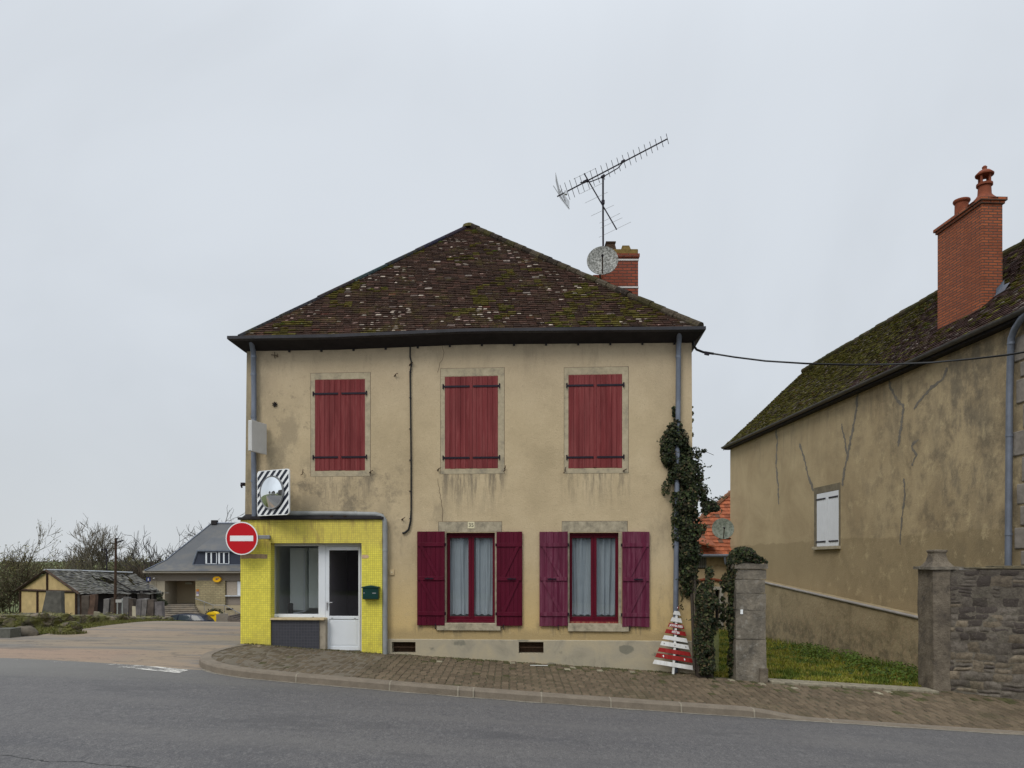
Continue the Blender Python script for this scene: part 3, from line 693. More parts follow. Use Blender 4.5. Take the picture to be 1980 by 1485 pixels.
# lawn in the yard on the right (visible through the gateways)
def nb_x(Y, d=.45):   # X of the pipe-topped low wall at depth Y
    return (N0+WN*d).x-.053*(Y-15)
def yard_z(X, Y): return E+G(X, Y)
mb = MB(); xs_ = frange(3.55, 11, .3); ys_ = frange(14.45, 40, .5)
for j in range(len(ys_)-1):
    for i in range(len(xs_)-1):
        mb.face([(x, y, yard_z(x, y)-.01+.02*noise.noise(Vector((x*2, y*2, 0)))) for x, y in ((xs_[i], ys_[j]), (xs_[i+1], ys_[j]), (xs_[i+1], ys_[j+1]), (xs_[i], ys_[j+1]))])
tag(mb.build('lawn', M['lawn'], None, True, fix=False), kind='structure')
mb = MB(); r = random.Random(11)
for k in range(46000):
    y = 14.75+((r.random())**1.5)*18; x = 3.6+r.random()*(nb_x(y)-3.6)
    if y > 15.5 and x < .33*y*.82: continue
    near = sst(x, nb_x(y)-1.3, nb_x(y)-.1); cl = noise.noise(Vector((x*1.3, y*1.3, 2)))
    h = r.uniform(.04, .09)+(.14*near+.07*max(0, cl))*r.random()*1.4
    c = pick(r, [(.21,.22,.020),(.17,.19,.018),(.25,.235,.030),(.24,.20,.05)]) if cl < .1 else pick(r, [(.09,.135,.014),(.075,.11,.014),(.13,.15,.022)])
    blade(mb, (x, y, yard_z(x, y)-.01), h, h*r.uniform(.1,.9), r.uniform(.004,.009)*(1+y*.02), r.uniform(0, 6.28), c)
for k in range(6500):      # broad-leaved weeds towards the low wall and the right gate pier
    y = 14.8+r.random()**1.6*8; x = nb_x(y)-.05-abs(r.gauss(0, .75))
    if noise.noise(Vector((x*1.6, y*1.6, 8))) < -.05: continue
    h = r.uniform(.02, .30)*(1-.3*min(1, (nb_x(y)-x)))
    leafq(mb, (x, y, yard_z(x, y)+h), Vector((r.gauss(0,.6), r.gauss(-.3,.6), 1)), r.uniform(.04,.085), pick(r, [(.075,.125,.014),(.10,.15,.02),(.055,.085,.012)]), r)
tag(mb.build('grass', M['leaf'], None, fix=False), 'green grass and weeds growing in the walled yard', 'grass', kind='stuff')
# threshold of the wide gateway
mb = MB(); th = []
for t in range(13):
    px = 1486+(1806-1486)*t/12; X = (px-CX)/FX*14.35
    th.append(X)
for i in range(12):
    if i in (5,): g_ = .02
    else: g_ = 0
    a, b = th[i]+g_, th[i+1]-.004
    za, zb = E+walk_z(a, 14.25)+.035, E+walk_z(b, 14.25)+.035
    j = .012*math.sin(i*2.1)
    mb.hexa([(a,14.17+j,za-.25),(b,14.17+j,zb-.25),(b,14.62,zb-.25),(a,14.62,za-.25)], [(a,14.17+j,za),(b,14.17+j,zb),(b,14.62,zb),(a,14.62,za)])
tag(mb.build('gateway_threshold', plain('threshold_concrete', (.22,.195,.14), .95, 0, .4, 9, .5), None, bevel=.012), kind='structure')

# grass and weeds along the foot of the house and in the cracks
mb = MB(); r = random.Random(5)
for k in range(2600):
    x = r.uniform(-4.6, 3.5); y = front_y(x)-abs(r.gauss(0, .10 if r.random() < .6 else .45))-.02
    if noise.noise(Vector((x*2.2, y*3, 4))) < -.02: continue
    blade(mb, (x, y, wz(x, y)-.01), r.uniform(.01, .035), .02, .006, r.uniform(0,6.28), pick(r, [(.09,.09,.03),(.14,.12,.05),(.06,.08,.02),(.22,.19,.11)]))
for k in range(1500):
    x = r.choice([r.uniform(8.1, 9.0), r.gauss(8.75, .28), r.gauss(8.75, .28), r.uniform(8.0, 12)])
    if x > 9.4 and r.random() < .65: continue; y = front_y(x)-abs(r.gauss(0, .10))-.01
    h = r.uniform(0, .34)*math.exp(-((x-8.75)/.35)**2)+r.uniform(.0, .07)
    leafq(mb, (x, y, E+walk_z(x, y)+h), Vector((r.gauss(0,.6), -.8, r.gauss(.6,.5))), r.uniform(.04,.075), pick(r, [(.035,.075,.012),(.05,.095,.02),(.03,.05,.012)]), r)
for k in range(700):
    x = r.uniform(-5.4, -2.6); y = front_y(x)-.13-abs(r.gauss(0, .05))
    blade(mb, (x, y, wz(x, y)), r.uniform(.01, .03), .015, .006, r.uniform(0,6.28), pick(r, [(.11,.10,.04),(.2,.17,.09)]))
tag(mb.build('pavement_weeds', M['leaf'], None, fix=False), 'small weeds and moss along the foot of the walls', 'weeds', kind='stuff')
# dry leaves blown along the wall foot
mb = MB()
for k in range(170):
    x = r.uniform(-2.4, 3.4) if k < 120 else r.uniform(-5, 9); y = front_y(x)-.05-abs(r.gauss(0, .35))
    leafq(mb, (x, y, E+walk_z(x, y)+.006), Vector((r.gauss(0,.15), r.gauss(0,.15), 1)), r.uniform(.02,.05), pick(r, [(.34,.28,.17),(.26,.18,.10)]), r)
tag(mb.build('leaf_litter', M['leaf'], None, fix=False), 'pale dry leaf scraps strewn on the pavers', 'leaf litter', kind='stuff')
mb = MB(); x0 = (1030-CX)/FX*14.7
mb.box((x0+.12, 14.72, E+walk_z(x0, 14.72)+.012), (.34,.03,.012), Matrix.Rotation(-.1, 3, 'Z'))
tag(mb.build('wood_slat', M['whitepaint'], None, bevel=.003), 'pale broken wooden slat lying on the pavers below the windows', 'slat')
# ------------------------------------------------------------------ main house
UW = U(1341); DEPTH = 9.3
house = thing('corner_house', T(UW/2, 0, wall_z(-1)+E), 'two storey beige rendered corner house with red shutters and mossy hipped roof', 'house')
def wall_grid(mb, us, zs, holes, d, thick, fn=T, left_fn=None):
    us = sorted(set(us)); zs = sorted(set(zs))
    def pt(u, dd, z):
        if left_fn: u = left_fn(u, z)
        return fn(u, dd, z)
    def inhole(u, z): return any(a < u < b and c < z < e for a, b, c, e in holes)
    for i in range(len(us)-1):
        for j in range(len(zs)-1):
            if not inhole((us[i]+us[i+1])/2, (zs[j]+zs[j+1])/2):
                mb.face([pt(us[i], d, zs[j]), pt(us[i+1], d, zs[j]), pt(us[i+1], d, zs[j+1]), pt(us[i], d, zs[j+1])])
    for a, b, c, e in holes:
        for (p, q) in (((a,c),(a,e)), ((a,e),(b,e)), ((b,e),(b,c)), ((b,c),(a,c))):
            mb.face([pt(p[0], d, p[1]), pt(q[0], d, q[1]), pt(q[0], d-thick, q[1]), pt(p[0], d-thick, p[1])])
def rectpx(x0, y0, x1, y1, d=0):
    xm = (x0+x1)/2; return (U(x0, d), U(x1, d), Z(xm, y1, d), Z(xm, y0, d))
def boxl(mb, u0, u1, z0, z1, d0, d1, col=None, fn=T):
    mb.hexa([fn(u0,d1,z0), fn(u1,d1,z0), fn(u1,d0,z0), fn(u0,d0,z0)], [fn(u0,d1,z1), fn(u1,d1,z1), fn(u1,d0,z1), fn(u0,d0,z1)], col)
UP = [rectpx(609,733,706,911), rectpx(860,727,963,907), rectpx(1099,723.5,1203,906)]
LO = [rectpx(863,1030,957,1205), rectpx(1101,1030,1196,1206)]
VENT = [rectpx(758,1241,804,1262), rectpx(1003,1241,1051,1263)]
SHOP = rectpx(522,1050,699,1262)
ztop = E+4.62
ZPL = Z(1000, 1238)
def lf(u, z):     # old wall: a little wider at its foot
    if u < .01: return u+ (z-.5)*.011
    if u > UW-.01: return u-(z-.5)*.006
    return u
holes = [(a+.01, b-.01, c+.01, e-.01) for a, b, c, e in UP]+LO+[(v[0]-.03, v[1]+.03, v[2]-.03, v[3]+.03) for v in VENT]+[(SHOP[0]-.02, SHOP[1]+.02, -1.2, SHOP[3]+.02)]
mb = MB()
us = [0, UW]+[v for h in holes for v in h[:2]]; zs = [-1.2, ZPL-.02, ztop]+[v for h in holes for v in h[2:]]
us += frange(0, UW, .6); zs += frange(0, ztop, .6)
wall_grid(mb, us, zs, holes, 0, .30, T, lf)
for (ua, da, ub, db) in ((UW,0,UW,-DEPTH), (UW,-DEPTH,0,-DEPTH), (0,-DEPTH,0,0)):
    for j in range(6):
        z0 = -1.2+(ztop+1.2)*j/6; z1 = -1.2+(ztop+1.2)*(j+1)/6
        mb.face([T(lf(ua,z0),da,z0), T(lf(ub,z0),db,z0), T(lf(ub,z1),db,z1), T(lf(ua,z1),da,z1)])
for a, b, c, e in holes[:3]: mb.face([T(a,-.3,c), T(b,-.3,c), T(b,-.3,e), T(a,-.3,e)])
mb.build('wall', M['render'], house, fix=False)
# plinth with two vents
mb = MB(); pu0 = U(747); ph = VENT
wall_grid(mb, [pu0, UW+.02]+[v for h in ph for v in h[:2]]+frange(pu0, UW, .5), [-1.2, ZPL]+[v for h in ph for v in h[2:]], ph, .028, .22)
mb.face([T(pu0,.028,ZPL), T(UW+.02,.028,ZPL), T(UW+.02,0,ZPL+.012), T(pu0,0,ZPL+.012)])
mb.face([T(UW+.02,.028,-1.2), T(UW+.02,-DEPTH,-1.2), T(UW+.02,-DEPTH,ZPL), T(UW+.02,.028,ZPL)])
for h in ph: mb.face([T(h[0],-.19,h[2]), T(h[1],-.19,h[2]), T(h[1],-.19,h[3]), T(h[0],-.19,h[3])])
plinth = mb.build('plinth', M['plinth'], house, fix=False)
for h in ph:
    mb = MB(); zc = (h[2]+h[3])/2
    boxl(mb, h[0], h[1], zc-.008, zc+.008, -.04, -.02); boxl(mb, h[0], h[1], h[2], h[3], -.19, -.17)
    tag(mb.build('vent_grille', M['rust'], plinth))
# stone surrounds of the upper openings
def surround(rect, outer, d=.004):
    a, b, c, e = rect; A, B, C_, E_ = outer; mb = MB(); t = .03
    for (u0,u1,z0,z1) in ((A,B,e,E_), (A,B,C_,c), (A,a,c,e), (b,B,c,e)): boxl(mb, u0, u1, z0, z1, -.2, d+rnd.uniform(0,.003))
    return mb.build('stone_surround', M['surround'], house)
OUT = [rectpx(601,721,716,921), rectpx(852,712,975,916), rectpx(1091,710,1215,915)]
for rct, o in zip(UP, OUT): surround(rct, o)
def gap_line(rct):   # thin dark strip drawn as the shadow of the joint between render and stone
    mb = MB(); a, b, c, e = rct; w_ = .006
    for (u0,u1,z0,z1) in ((a-w_,b+w_,e,e+w_), (a-w_,a,c,e), (b,b+w_,c,e)): boxl(mb, u0, u1, z0, z1, -.01, .0025)
    return mb.build('render_joint', M['rust'], house)
for o in OUT: gap_line(o)
# closed upper shutters
def strap(mb, u0, u1, z, hinge_left, d):
    boxl(mb, u0, u1, z-.018, z+.018, d, d+.009)
    uh = u0 if hinge_left else u1
    mb.tube([T(uh, d+.012, z-.045), T(uh, d+.012, z+.045)], .014, 8)
for wi, (a, b, c, e) in enumerate(UP):
    um = (a+b)/2; zt = [Z(657,761),Z(911,747),Z(1151,745)][wi]; zb = [Z(657,884),Z(911,885),Z(1151,884)][wi]
    for side in (0, 1):
        u0, u1 = (a, um-.004) if side == 0 else (um+.004, b)
        mb = MB(); n = 5; w_ = (u1-u0)/n
        for k in range(n):
            dz = rnd.uniform(-.006, .004); dd = rnd.uniform(-.002, .002)
            boxl(mb, u0+k*w_+.002, u0+(k+1)*w_-.002, c+.012+dz, e-.008, -.035, .004+dd)
        boxl(mb, u0, u1, c+.02, e-.015, -.036, -.012)
        if side == 0: boxl(mb, u1-.025, u1+.022, c+.02, e-.015, .006, .018)
        sh = mb.build('shutter', M['brickred'], house, bevel=.003)
        for z in (zt, zb):
            mb = MB(); strap(mb, (u0-.03 if side == 0 else u0+.03), (u1-.03 if side == 0 else u1+.03), z, side == 0, .008); mb.build('strap_hinge', M['iron'], sh)
# lower windows
def lintel(px0, y0, px1, y1):
    a, b, c, e = rectpx(px0, y0, px1, y1); mb = MB(); boxl(mb, a, b, c, e, -.1, .005); mb.build('lintel', M['trim'], house)
    gap_line((a, b, c, e))
lintel(848,1009,970,1028.5); lintel(1087,1008,1213,1028.5)
for wi, (a, b, c, e) in enumerate(LO):
    px = ((845,1207,968,1219), (1098,1208,1216,1221))[wi]; sa, sb, sc, se = rectpx(*px)
    mb = MB(); boxl(mb, sa, sb, sc, c+.004, -.12, .045); mb.build('window_sill', M['trim'], house, bevel=.01)
    for (u0, u1) in ((a-.055, a), (b, b+.055)):
        mb = MB(); boxl(mb, u0, u1, c, e+.001, -.15, .006); mb.build('stone_jamb', M['trim'], house)
    D = -.13
    fm = M['winred'] if wi == 0 else M['winworn']
    mb = MB(); f_ = .042; um = (a+b)/2
    for (u0,u1,z0,z1) in ((a,b,e-.05,e), (a,a+f_,c+.07,e-.05), (b-f_,b,c+.07,e-.05)): boxl(mb, u0, u1, z0, z1, D-.05, D+.03)
    boxl(mb, a, b, c, c+.07, D-.05, D+.06)
    win = mb.build('window_frame', M['winred'], house, bevel=.004)
    mb = MB(); boxl(mb, a+.001, b-.001, c+.004, c+.035, D+.061, D+.085); mb.build('bottom_rail', fm, win, bevel=.004)
    for s_, (u0, u1) in enumerate(((a+f_, um-.002), (um+.002, b-f_))):
        mb = MB(); q = .014; iw = .056
        l, r_ = (q, iw) if s_ == 0 else (iw, q)
        for (x0,x1,z0,z1) in ((u0,u1,e-.10,e-.05), (u0,u1,c+.07,c+.13), (u0,u0+l,c+.13,e-.10), (u1-r_,u1,c+.13,e-.10)): boxl(mb, x0, x1, z0, z1, D-.03, D+.015)
        mb.build('casement', M['winred'], win, bevel=.004)
        mb = MB(); mb.face([T(u0+l,D-.01,c+.13), T(u1-r_,D-.01,c+.13), T(u1-r_,D-.01,e-.10), T(u0+l,D-.01,e-.10)]); mb.build('pane', M['clearglass'], win)
        # voile curtain
        mb = MB(); n = 44; nz = 10; ca, cb = u0+l-.02, u1-r_+.02
        ph0 = rnd.uniform(0, 6); g = []
        for j in range(nz+1):
            z = c+.16+(e-.09-c-.16)*j/nz
            for i in range(n+1):
                t = i/n; pinch = (.10*(1-j/nz)**1.3*(1 if s_ == 1 else -.2))*0.5
                u = ca+(cb-ca)*(t-(pinch*t if s_ == 1 else 0))
                fq = 13+5*math.sin(ph0); dd = D-.070+.020*math.sin(t*fq+ph0+1.1*math.sin(t*5+ph0*2)+.15*math.sin(j*.5))+.009*noise.noise(Vector((t*9, j*.18, ph0)))*2+.004*math.sin(t*47+j*.2)
                zz = z+(.012*math.sin(t*19+ph0) if j == 0 else 0)
                g.append(T(u, dd, zz))
        mb.mesh(g, [(j*(n+1)+i, j*(n+1)+i+1, (j+1)*(n+1)+i+1, (j+1)*(n+1)+i) for j in range(nz) for i in range(n)])
        mb.build('curtain', M['curtain'], win, True, fix=False, angle=180)
    mb = MB(); boxl(mb, a-.12, b+.12, c-.1, e+.1, -.50, -.301); mb.build('leak_stop_box', M['leakstop'], house)  # unseen box added behind the curtains to stop light leaking in
# open lower shutters
def open_shutter(px0, px1, y0, y1, mat, flip, label, dark=False):
    a, b, c, e = rectpx(px0, y0, px1, y1, .05); d = .025
    mb = MB(); n = 6; w_ = (b-a)/n
    for k in range(n):
        dz = rnd.uniform(-.004, .004) if dark else rnd.uniform(-.008, .008)
        boxl(mb, a+k*w_+.0015, a+(k+1)*w_-.0015, c+dz, e+dz*.4, d, d+.030+rnd.uniform(-.001, .001))
    boxl(mb, a+.002, b-.002, c+.01, e-.01, d+.002, d+.02)
    sh = tag(mb.build('shutter', mat, house, bevel=.0025), label)
    H_ = e-c; zb = [c+H_*.86, c+H_*.50, c+H_*.125]
    for z in zb:
        mb = MB(); boxl(mb, a+.012, b-.012, z-.038, z+.038, d+.030, d+.052); mb.build('batten', mat, sh, bevel=.004)
    # braces run from the outer end of the batten above to the inner end of the one below
    for (zh, zl) in ((zb[0], zb[1]), (zb[1], zb[2])):
        mb = MB(); x_out, x_in = (a+.09, b-.14) if not flip else (b-.09, a+.14)
        top = Vector((x_out, zh-.038)); bot = Vector((x_in, zl+.038)); hw = .034 if (x_in > x_out) else -.034
        q = [(top.x-hw, top.y), (bot.x-hw, bot.y), (bot.x+hw, bot.y), (top.x+hw, top.y)]
        mb.prism([T(u, d+.030, z) for u, z in q], ND*.018); mb.build('brace', mat, sh, bevel=.003)
    mb = MB(); um = (a+b)/2+(.04 if flip else -.04)
    boxl(mb, um-.08, um+.09, zb[1]-.012, zb[1]+.008, d+.052, d+.068); mb.tube([T(um-.02, d+.052, zb[1]), T(um-.02, d+.075, zb[1])], .018, 8); mb.build('latch_bar', M['iron'], sh)
    for z in (zb[0], zb[2]):
        mb = MB(); uh = b if not flip else a
        mb.tube([T(uh+(.012 if not flip else -.012), d+.01, z-.03), T(uh+(.012 if not flip else -.012), d+.01, z+.03)], .012, 8); mb.build('hinge', M['iron'], sh)
    mb = MB(); uu = a+(b-a)*(.66 if not flip else .28)
    boxl(mb, uu-.008, uu+.008, c-.075, c+.03, d+.032, d+.042); boxl(mb, uu-.006, uu+.006, c-.075, c-.06, 0, d+.042); mb.build('shutter_dog', M['iron'], house)
open_shutter(806.5,860,1027.5,1209,M['crimson'], False, 'glossy crimson open shutter', True)
open_shutter(960,1010,1028,1210,M['crimson'], True, 'glossy crimson open shutter', True)
open_shutter(1043,1098,1028,1210.5,M['plum'], False, 'faded plum open shutter')
open_shutter(1203,1256,1028,1212,M['plum'], True, 'faded plum open shutter')
# wall hooks, anchors
def hook(px, py, k=0):
    u, z = U(px), Z(px, py); mb = MB()
    if k == 0: mb.tube([T(u-.07,.03,z+.005), T(u+.06,.03,z-.01)], .007, 5); mb.tube([T(u,0,z-.06), T(u,.05,z-.02), T(u+.01,.04,z+.06)], .007, 5); mb.tube([T(u+.03,.0,z-.03), T(u+.07,.04,z-.04), T(u+.07,.04,z+.02)], .007, 5)
    elif k == 1: mb.tube([T(u,0,z), T(u+.01,.05,z), T(u+.02,.055,z+.05), T(u+.005,.055,z-.05), T(u-.03,.05,z-.06)], .008, 5)
    else: mb.tube([T(u-.04,0,z-.02), T(u,.05,z), T(u+.045,.06,z+.02)], .008, 5); mb.tube([T(u-.01,0,z), T(u-.02,.05,z-.05)], .007, 5)
    mb.build('wall_hook', M['rust'], house)
for px, py, k in ((532,687,0), (766,725,2), (586,913,1), (718,912,2), (1092,909,1), (1208,909,2), (849,907,2), (976,906,1), (780,1003,2), (795,704,2)): hook(px, py, k)
mb = MB(); u, z = U(532), Z(532,782)
for k in range(7): mb.tube([T(u, .0, z), T(u+.05*math.cos(k*.9), .03, z+.05*math.sin(k*.9))], .012, 5)
mb.build('wall_hook', M['hole'], house)
# cable stub with a black conduit and its clips
cab = MB(); pts = [(793,662),(793,690),(796,702),(793,720),(794,800),(795,900),(795,985),(794,1008),(790,1024),(783,1030),(778,1031)]
cab.tube([T(U(x,.03), .03, Z(x,y,.03)) for x, y in pts], [.015]*3+[.016]*4+[.02]*4, 8)
cd = cab.build('wall_cable', M['black'], house, True)
for y in (720,770,830,890,950,1003):
    mb = MB(); u = U(794); z = Z(794, y); boxl(mb, u-.02, u+.02, z-.008, z+.008, 0, .052); mb.build('cable_clip', M['iron'], cd)

# ------------------------------------------------------------------ roof
OV = .30
eu0, eu1 = U(463, OV), U(1354, OV)
def gut_z(u):     # gutter rim height: it sags at the left
    return interp([(-.4, Z(443,649,.4)), (1.9, Z(650,646,.4)), (4.7, Z(925,634,.4)), (9.4, Z(1367,631,.4))], u)
ZE = E+4.50
ur = U(907, -4.6); ZA = Z(907, 438, -4.6)
D1, D2 = 4.6, 5.2           # ridge ends, metres behind the facade
A1 = T(ur, -D1, ZA); A2 = T(ur, -D2, ZA)
def ez(u, d):
    return gut_z(max(-.3, min(9.3, u)))+.015 if d > 0 else ZE+.05
corners = {'fl': T(eu0, OV, gut_z(eu0)+.01), 'fr': T(eu1, OV, gut_z(eu1)+.01), 'br': T(eu1, -DEPTH-OV, ZE), 'bl': T(eu0, -DEPTH-OV, ZE)}
def tile_col(r, p, nx=3):
    moss = noise.noise(p*.55)*.6+noise.noise(p*1.7)*.5
    q = r.random()
    v = r.uniform(.6, 1.3)
    if moss > .10 and q < .6: return (.085*v, .070*v, .013*v), True
    if q < .004+.006*max(0, noise.noise(p*.8+Vector((9,0,0)))): 
        w_ = r.uniform(.5, 1.2); return (.36*w_, .30*w_, .26*w_), False
    if q < .015: return (.12*v, .09*v, .078*v), False
    if q < .019: return (.10*v, .035*v, .024*v), False
    if q < .30: return (.064*v, .032*v, .023*v), False
    return (.044*v, .024*v, .0165*v), False
def tile_slope(mb, bl, br, tr, tl, course, tw, r, colf, th=.016, skirt=.0, sag=.02, flecks=.17):
    """plain tiles over a quad bl-br-tr-tl; courses run parallel to bl-br"""
    up_ = ((tl+tr)/2-(bl+br)/2); along = (br-bl).normalized(); nrm = along.cross(up_).normalized()
    if nrm.z < 0: nrm = -nrm
    upd = nrm.cross(along); upd = upd if upd.dot(up_) > 0 else -upd
    Lh = (tl-bl).dot(upd); n = int(Lh/course)
    mb.face([bl-nrm*.03, br-nrm*.03, tr-nrm*.03, tl-nrm*.03], (.02,.013,.011))
    for j in range(n+1):
        t = min(1, j*course/Lh); a = bl+(tl-bl)*t; b = br+(tr-br)*t
        wlen = (b-a).length
        if wlen < .05: continue
        dirn = (b-a).normalized(); off = (.5 if j % 2 else 0)*tw+r.uniform(-.015, .015); k0 = -off
        while k0 < wlen:
            x0, x1 = max(0, k0)+.003, min(wlen, k0+tw)-.003; k0 += tw
            if x1-x0 < .02: continue
            pm = a+dirn*(x0+x1)/2
            col, moss = colf(r, pm)
            wob = noise.noise(pm*.5)*sag
            lift = nrm*(th+r.uniform(-.005, .006)+wob+(.008 if moss else 0)); tilt = r.uniform(-.005, .005)
            back = upd*(course*1.08); dn = -upd*r.uniform(0, .012)
            p0 = a+dirn*x0+lift+dn+nrm*tilt; p1 = a+dirn*x1+lift+dn-nrm*tilt
            p3 = a+dirn*x0+back+nrm*wob*1.0; p2 = a+dirn*x1+back+nrm*wob*1.0
            q0 = p0-nrm*(th+.008); q1 = p1-nrm*(th+.008)
            s_ = len(mb.v); mb.v += [tuple(v) for v in (p0, p1, p2, p3, q0, q1)]
            mb.f += [(s_,s_+1,s_+2,s_+3), (s_+4,s_+5,s_+1,s_), (s_+5,s_+2,s_+1), (s_+4,s_,s_+3)]; mb.c += [col]*4
            if not moss and flecks and r.random() < flecks*(.25+3.4*max(0, noise.noise(pm*1.0+Vector((0,5,0)))+.08)):
                fw = (x1-x0)*r.uniform(.3, .85); f0 = r.uniform(0, (x1-x0)-fw); hh = course*r.uniform(.25, .75); o0 = (p0-p3)*0
                e0 = p0+dirn*f0+nrm*.003; e1 = e0+dirn*fw; w_ = r.uniform(.45, 1.5); fc = (.38*w_,.32*w_,.26*w_) if r.random() < .8 else (.30*w_,.20*w_,.17*w_)
                u0 = (p3-p0)*(hh/course)
                mb.face([e0, e1, e1+u0*.9-dirn*fw*.15, e0+u0+dirn*fw*.12], fc)
            if moss and r.random() < .45:
                c0 = (p0*.75+p3*.25)+dirn*(x1-x0)*r.uniform(.2,.8); rr = r.uniform(.025, .06); g = (.06*r.uniform(.7,1.4), .052*r.uniform(.7,1.4), .010)
                s_ = len(mb.v)
                for kk in range(6): mb.v.append(tuple(c0+dirn*rr*math.cos(kk*1.047)*1.3+upd*rr*math.sin(kk*1.047)*.6))
                mb.v.append(tuple(c0+nrm*rr*.6)); mb.f += [(s_+kk, s_+(kk+1) % 6, s_+6) for kk in range(6)]; mb.c += [g]*6
mb = MB(); r = random.Random(21)
c_ = corners
tile_slope(mb, c_['fl'], c_['fr'], A1, A1, .098, .162, r, tile_col)
tile_slope(mb, c_['fr'], c_['br'], A2, A1, .098, .162, r, tile_col)
tile_slope(mb, c_['br'], c_['bl'], A2, A2, .20, .33, r, tile_col)
tile_slope(mb, c_['bl'], c_['fl'], A1, A2, .098, .162, r, tile_col)
roof = mb.build('roof', M['tile'], house, fix=False)
# hips and ridge
def hip(a, b, rad, colf, seg=.36, name='hip_tile'):
    mb = MB(); L_ = (b-a).length; n = int(L_/seg); d_ = (b-a).normalized()
    for i in range(n+1):
        p = a+d_*i*seg; q = a+d_*min(L_, (i+1)*seg+.03); rr = rad*rnd.uniform(.9, 1.08)
        jz = Vector((0,0,rnd.uniform(-.008,.008)))
        mb.tube([p+jz, q+jz], [rr*1.08, rr*.94], 10, True, colf())
    return mb.build(name, M['tile'], roof, False, fix=False)
darkc = lambda: (.05*rnd.uniform(.7,1.2), .055*rnd.uniform(.7,1.2), .055*rnd.uniform(.7,1.2))
mortc = lambda: ((.065,.052,.036), (.05,.045,.02), (.085,.07,.05), (.035,.028,.022))[rnd.randrange(4)]
hip(c_['fl']+Vector((0,0,.0)), A1+Vector((0,0,.02)), .055, darkc, 1.1)
hip(c_['fr']+Vector((0,0,.0)), A1+Vector((0,0,.02)), .085, mortc, .34)
hip(c_['bl'], A2, .08, mortc); hip(c_['br'], A2, .08, mortc); hip(A1-Vector((0,0,.0)), A2, .10, mortc, .3, 'ridge_tile')
mb = MB(); mb.lathe([(.20,-.06),(.16,.03),(.07,.075),(.0,.08)], A1+Vector((0,0,.0)), 12, None, (.10,.085,.03)); mb.build('ridge_cap', M['tile'], roof, True)
# boxed eaves running round the house: soffit slopes up to the gutter rim
zlow = Z(475, 679); mb = MB(); g = MB()
def eave_ring(u, d, ou, od, zt): ou *= .42; return [T(u, d, zlow-.0), T(u+ou*.34, d+od*.34, zt-.085), T(u+ou*.40, d+od*.40, zt-.06), T(u+ou*.40, d+od*.40, zt), T(u+ou*.385, d+od*.385, zt), T(u+ou*.30, d+od*.30, zt-.07), T(u, d, zt-.07)]
seq = [(0.0, -DEPTH, -1, -1)]+[(0, -DEPTH*k/4, -1, 0) for k in (3,2,1)]+[(0,0,-1,1)]+[(UW*k/14, 0, 0, 1) for k in range(1,14)]+[(UW,0,1,1)]+[(UW,-DEPTH*k/4,1,0) for k in (1,2,3)]+[(UW,-DEPTH,1,-1)]
rings = []
for (u, d, ou, od) in seq:
    wz_ = (gut_z(u if od == 1 else (-.3 if u == 0 else 9.3)) if d > -1 or True else ZE)
    rg = eave_ring(u, d, ou, od, wz_); rg[0] = T(u, d, zlow+(wz_-gut_z(-.3))*.9); rings.append(rg)
for a, b in zip(rings, rings[1:]):
    for k in range(0, 1): mb.face([a[k], b[k], b[k+1], a[k+1]])
    for k in range(1, 6): g.face([a[k], b[k], b[k+1], a[k+1]])
mb.build('soffit', M['soffit'], house, fix=False); gut = g.build('roof_gutter', M['gutter'], house, fix=False)
for px in range(560, 1340, 62):
    mb = MB(); u = U(px); zz = zlow+(gut_z(u)-gut_z(-.3))*.9; boxl(mb, u-.02, u+.02, zz-.035, zz+.02, -.02, .03); mb.build('rafter_foot', M['soffit'], house)
# downpipes
def pipe(name, pts, rad, mat, parent=house, colls=(), joints_rad=1.12):
    mb = MB(); mb.tube(pts, rad, 14); o = mb.build(name, mat, parent, True)
    for c0, dirv in colls:
        mb = MB(); dirv = Vector(dirv).normalized(); c0 = Vector(c0); mb.tube([c0-dirv*.022, c0+dirv*.022], rad*joints_rad, 14); mb.build('pipe_collar', mat, o, True)
    return o
def fp(px, py, d): return T(U(px, d), d, Z(px, py, d))
pipe('downpipe', [fp(485,656,.28), fp(488,672,.16), fp(490,682,.09), fp(491,760,.085), fp(490.5,880,.085), fp(492,1000,.085)], .052, M['zinc'], house, [(fp(490.5,y,.085), (0,0,1)) for y in (690,724,806,930)])
pipe('downpipe', [fp(1313,640,.28), fp(1313.5,652,.18), fp(1312,672,.09), fp(1311,800,.085), fp(1309,950,.085), fp(1307,1120,.085), fp(1305.5,1304,.085)], .050, M['zinc'], house, [(fp(1311.5,690,.085),(0,0,1)), (fp(1309,870,.085),(0,0,1)), (fp(1307.5,1052,.085),(0,0,1))])
pipe('downpipe', [fp(500,999,.10), fp(520,992.5,.10), fp(650,993,.10), fp(727,994.5,.10), fp(738,998,.10), fp(743.5,1006,.10), fp(744.5,1020,.10), fp(744.5,1140,.10), fp(744.5,1268,.10)], .050, M['pvc_dark'], house, [(fp(688,993.5,.10),(1,0,0)), (fp(744.5,1024,.10),(0,0,1)), (fp(744.5,1190,.10),(0,0,1)), (fp(744.5,1064,.10),(0,0,1))])
# gutter bracket visible at the left corner
mb = MB(); mb.tube([fp(471,936,-.5), fp(466,938,-.5), fp(468,943,-.5)], .02, 6); boxl(mb, U(465,-.5), U(472,-.5), Z(468,939,-.5), Z(468,933,-.5), -.6, -.5); mb.build('wall_bracket', M['iron'], house)
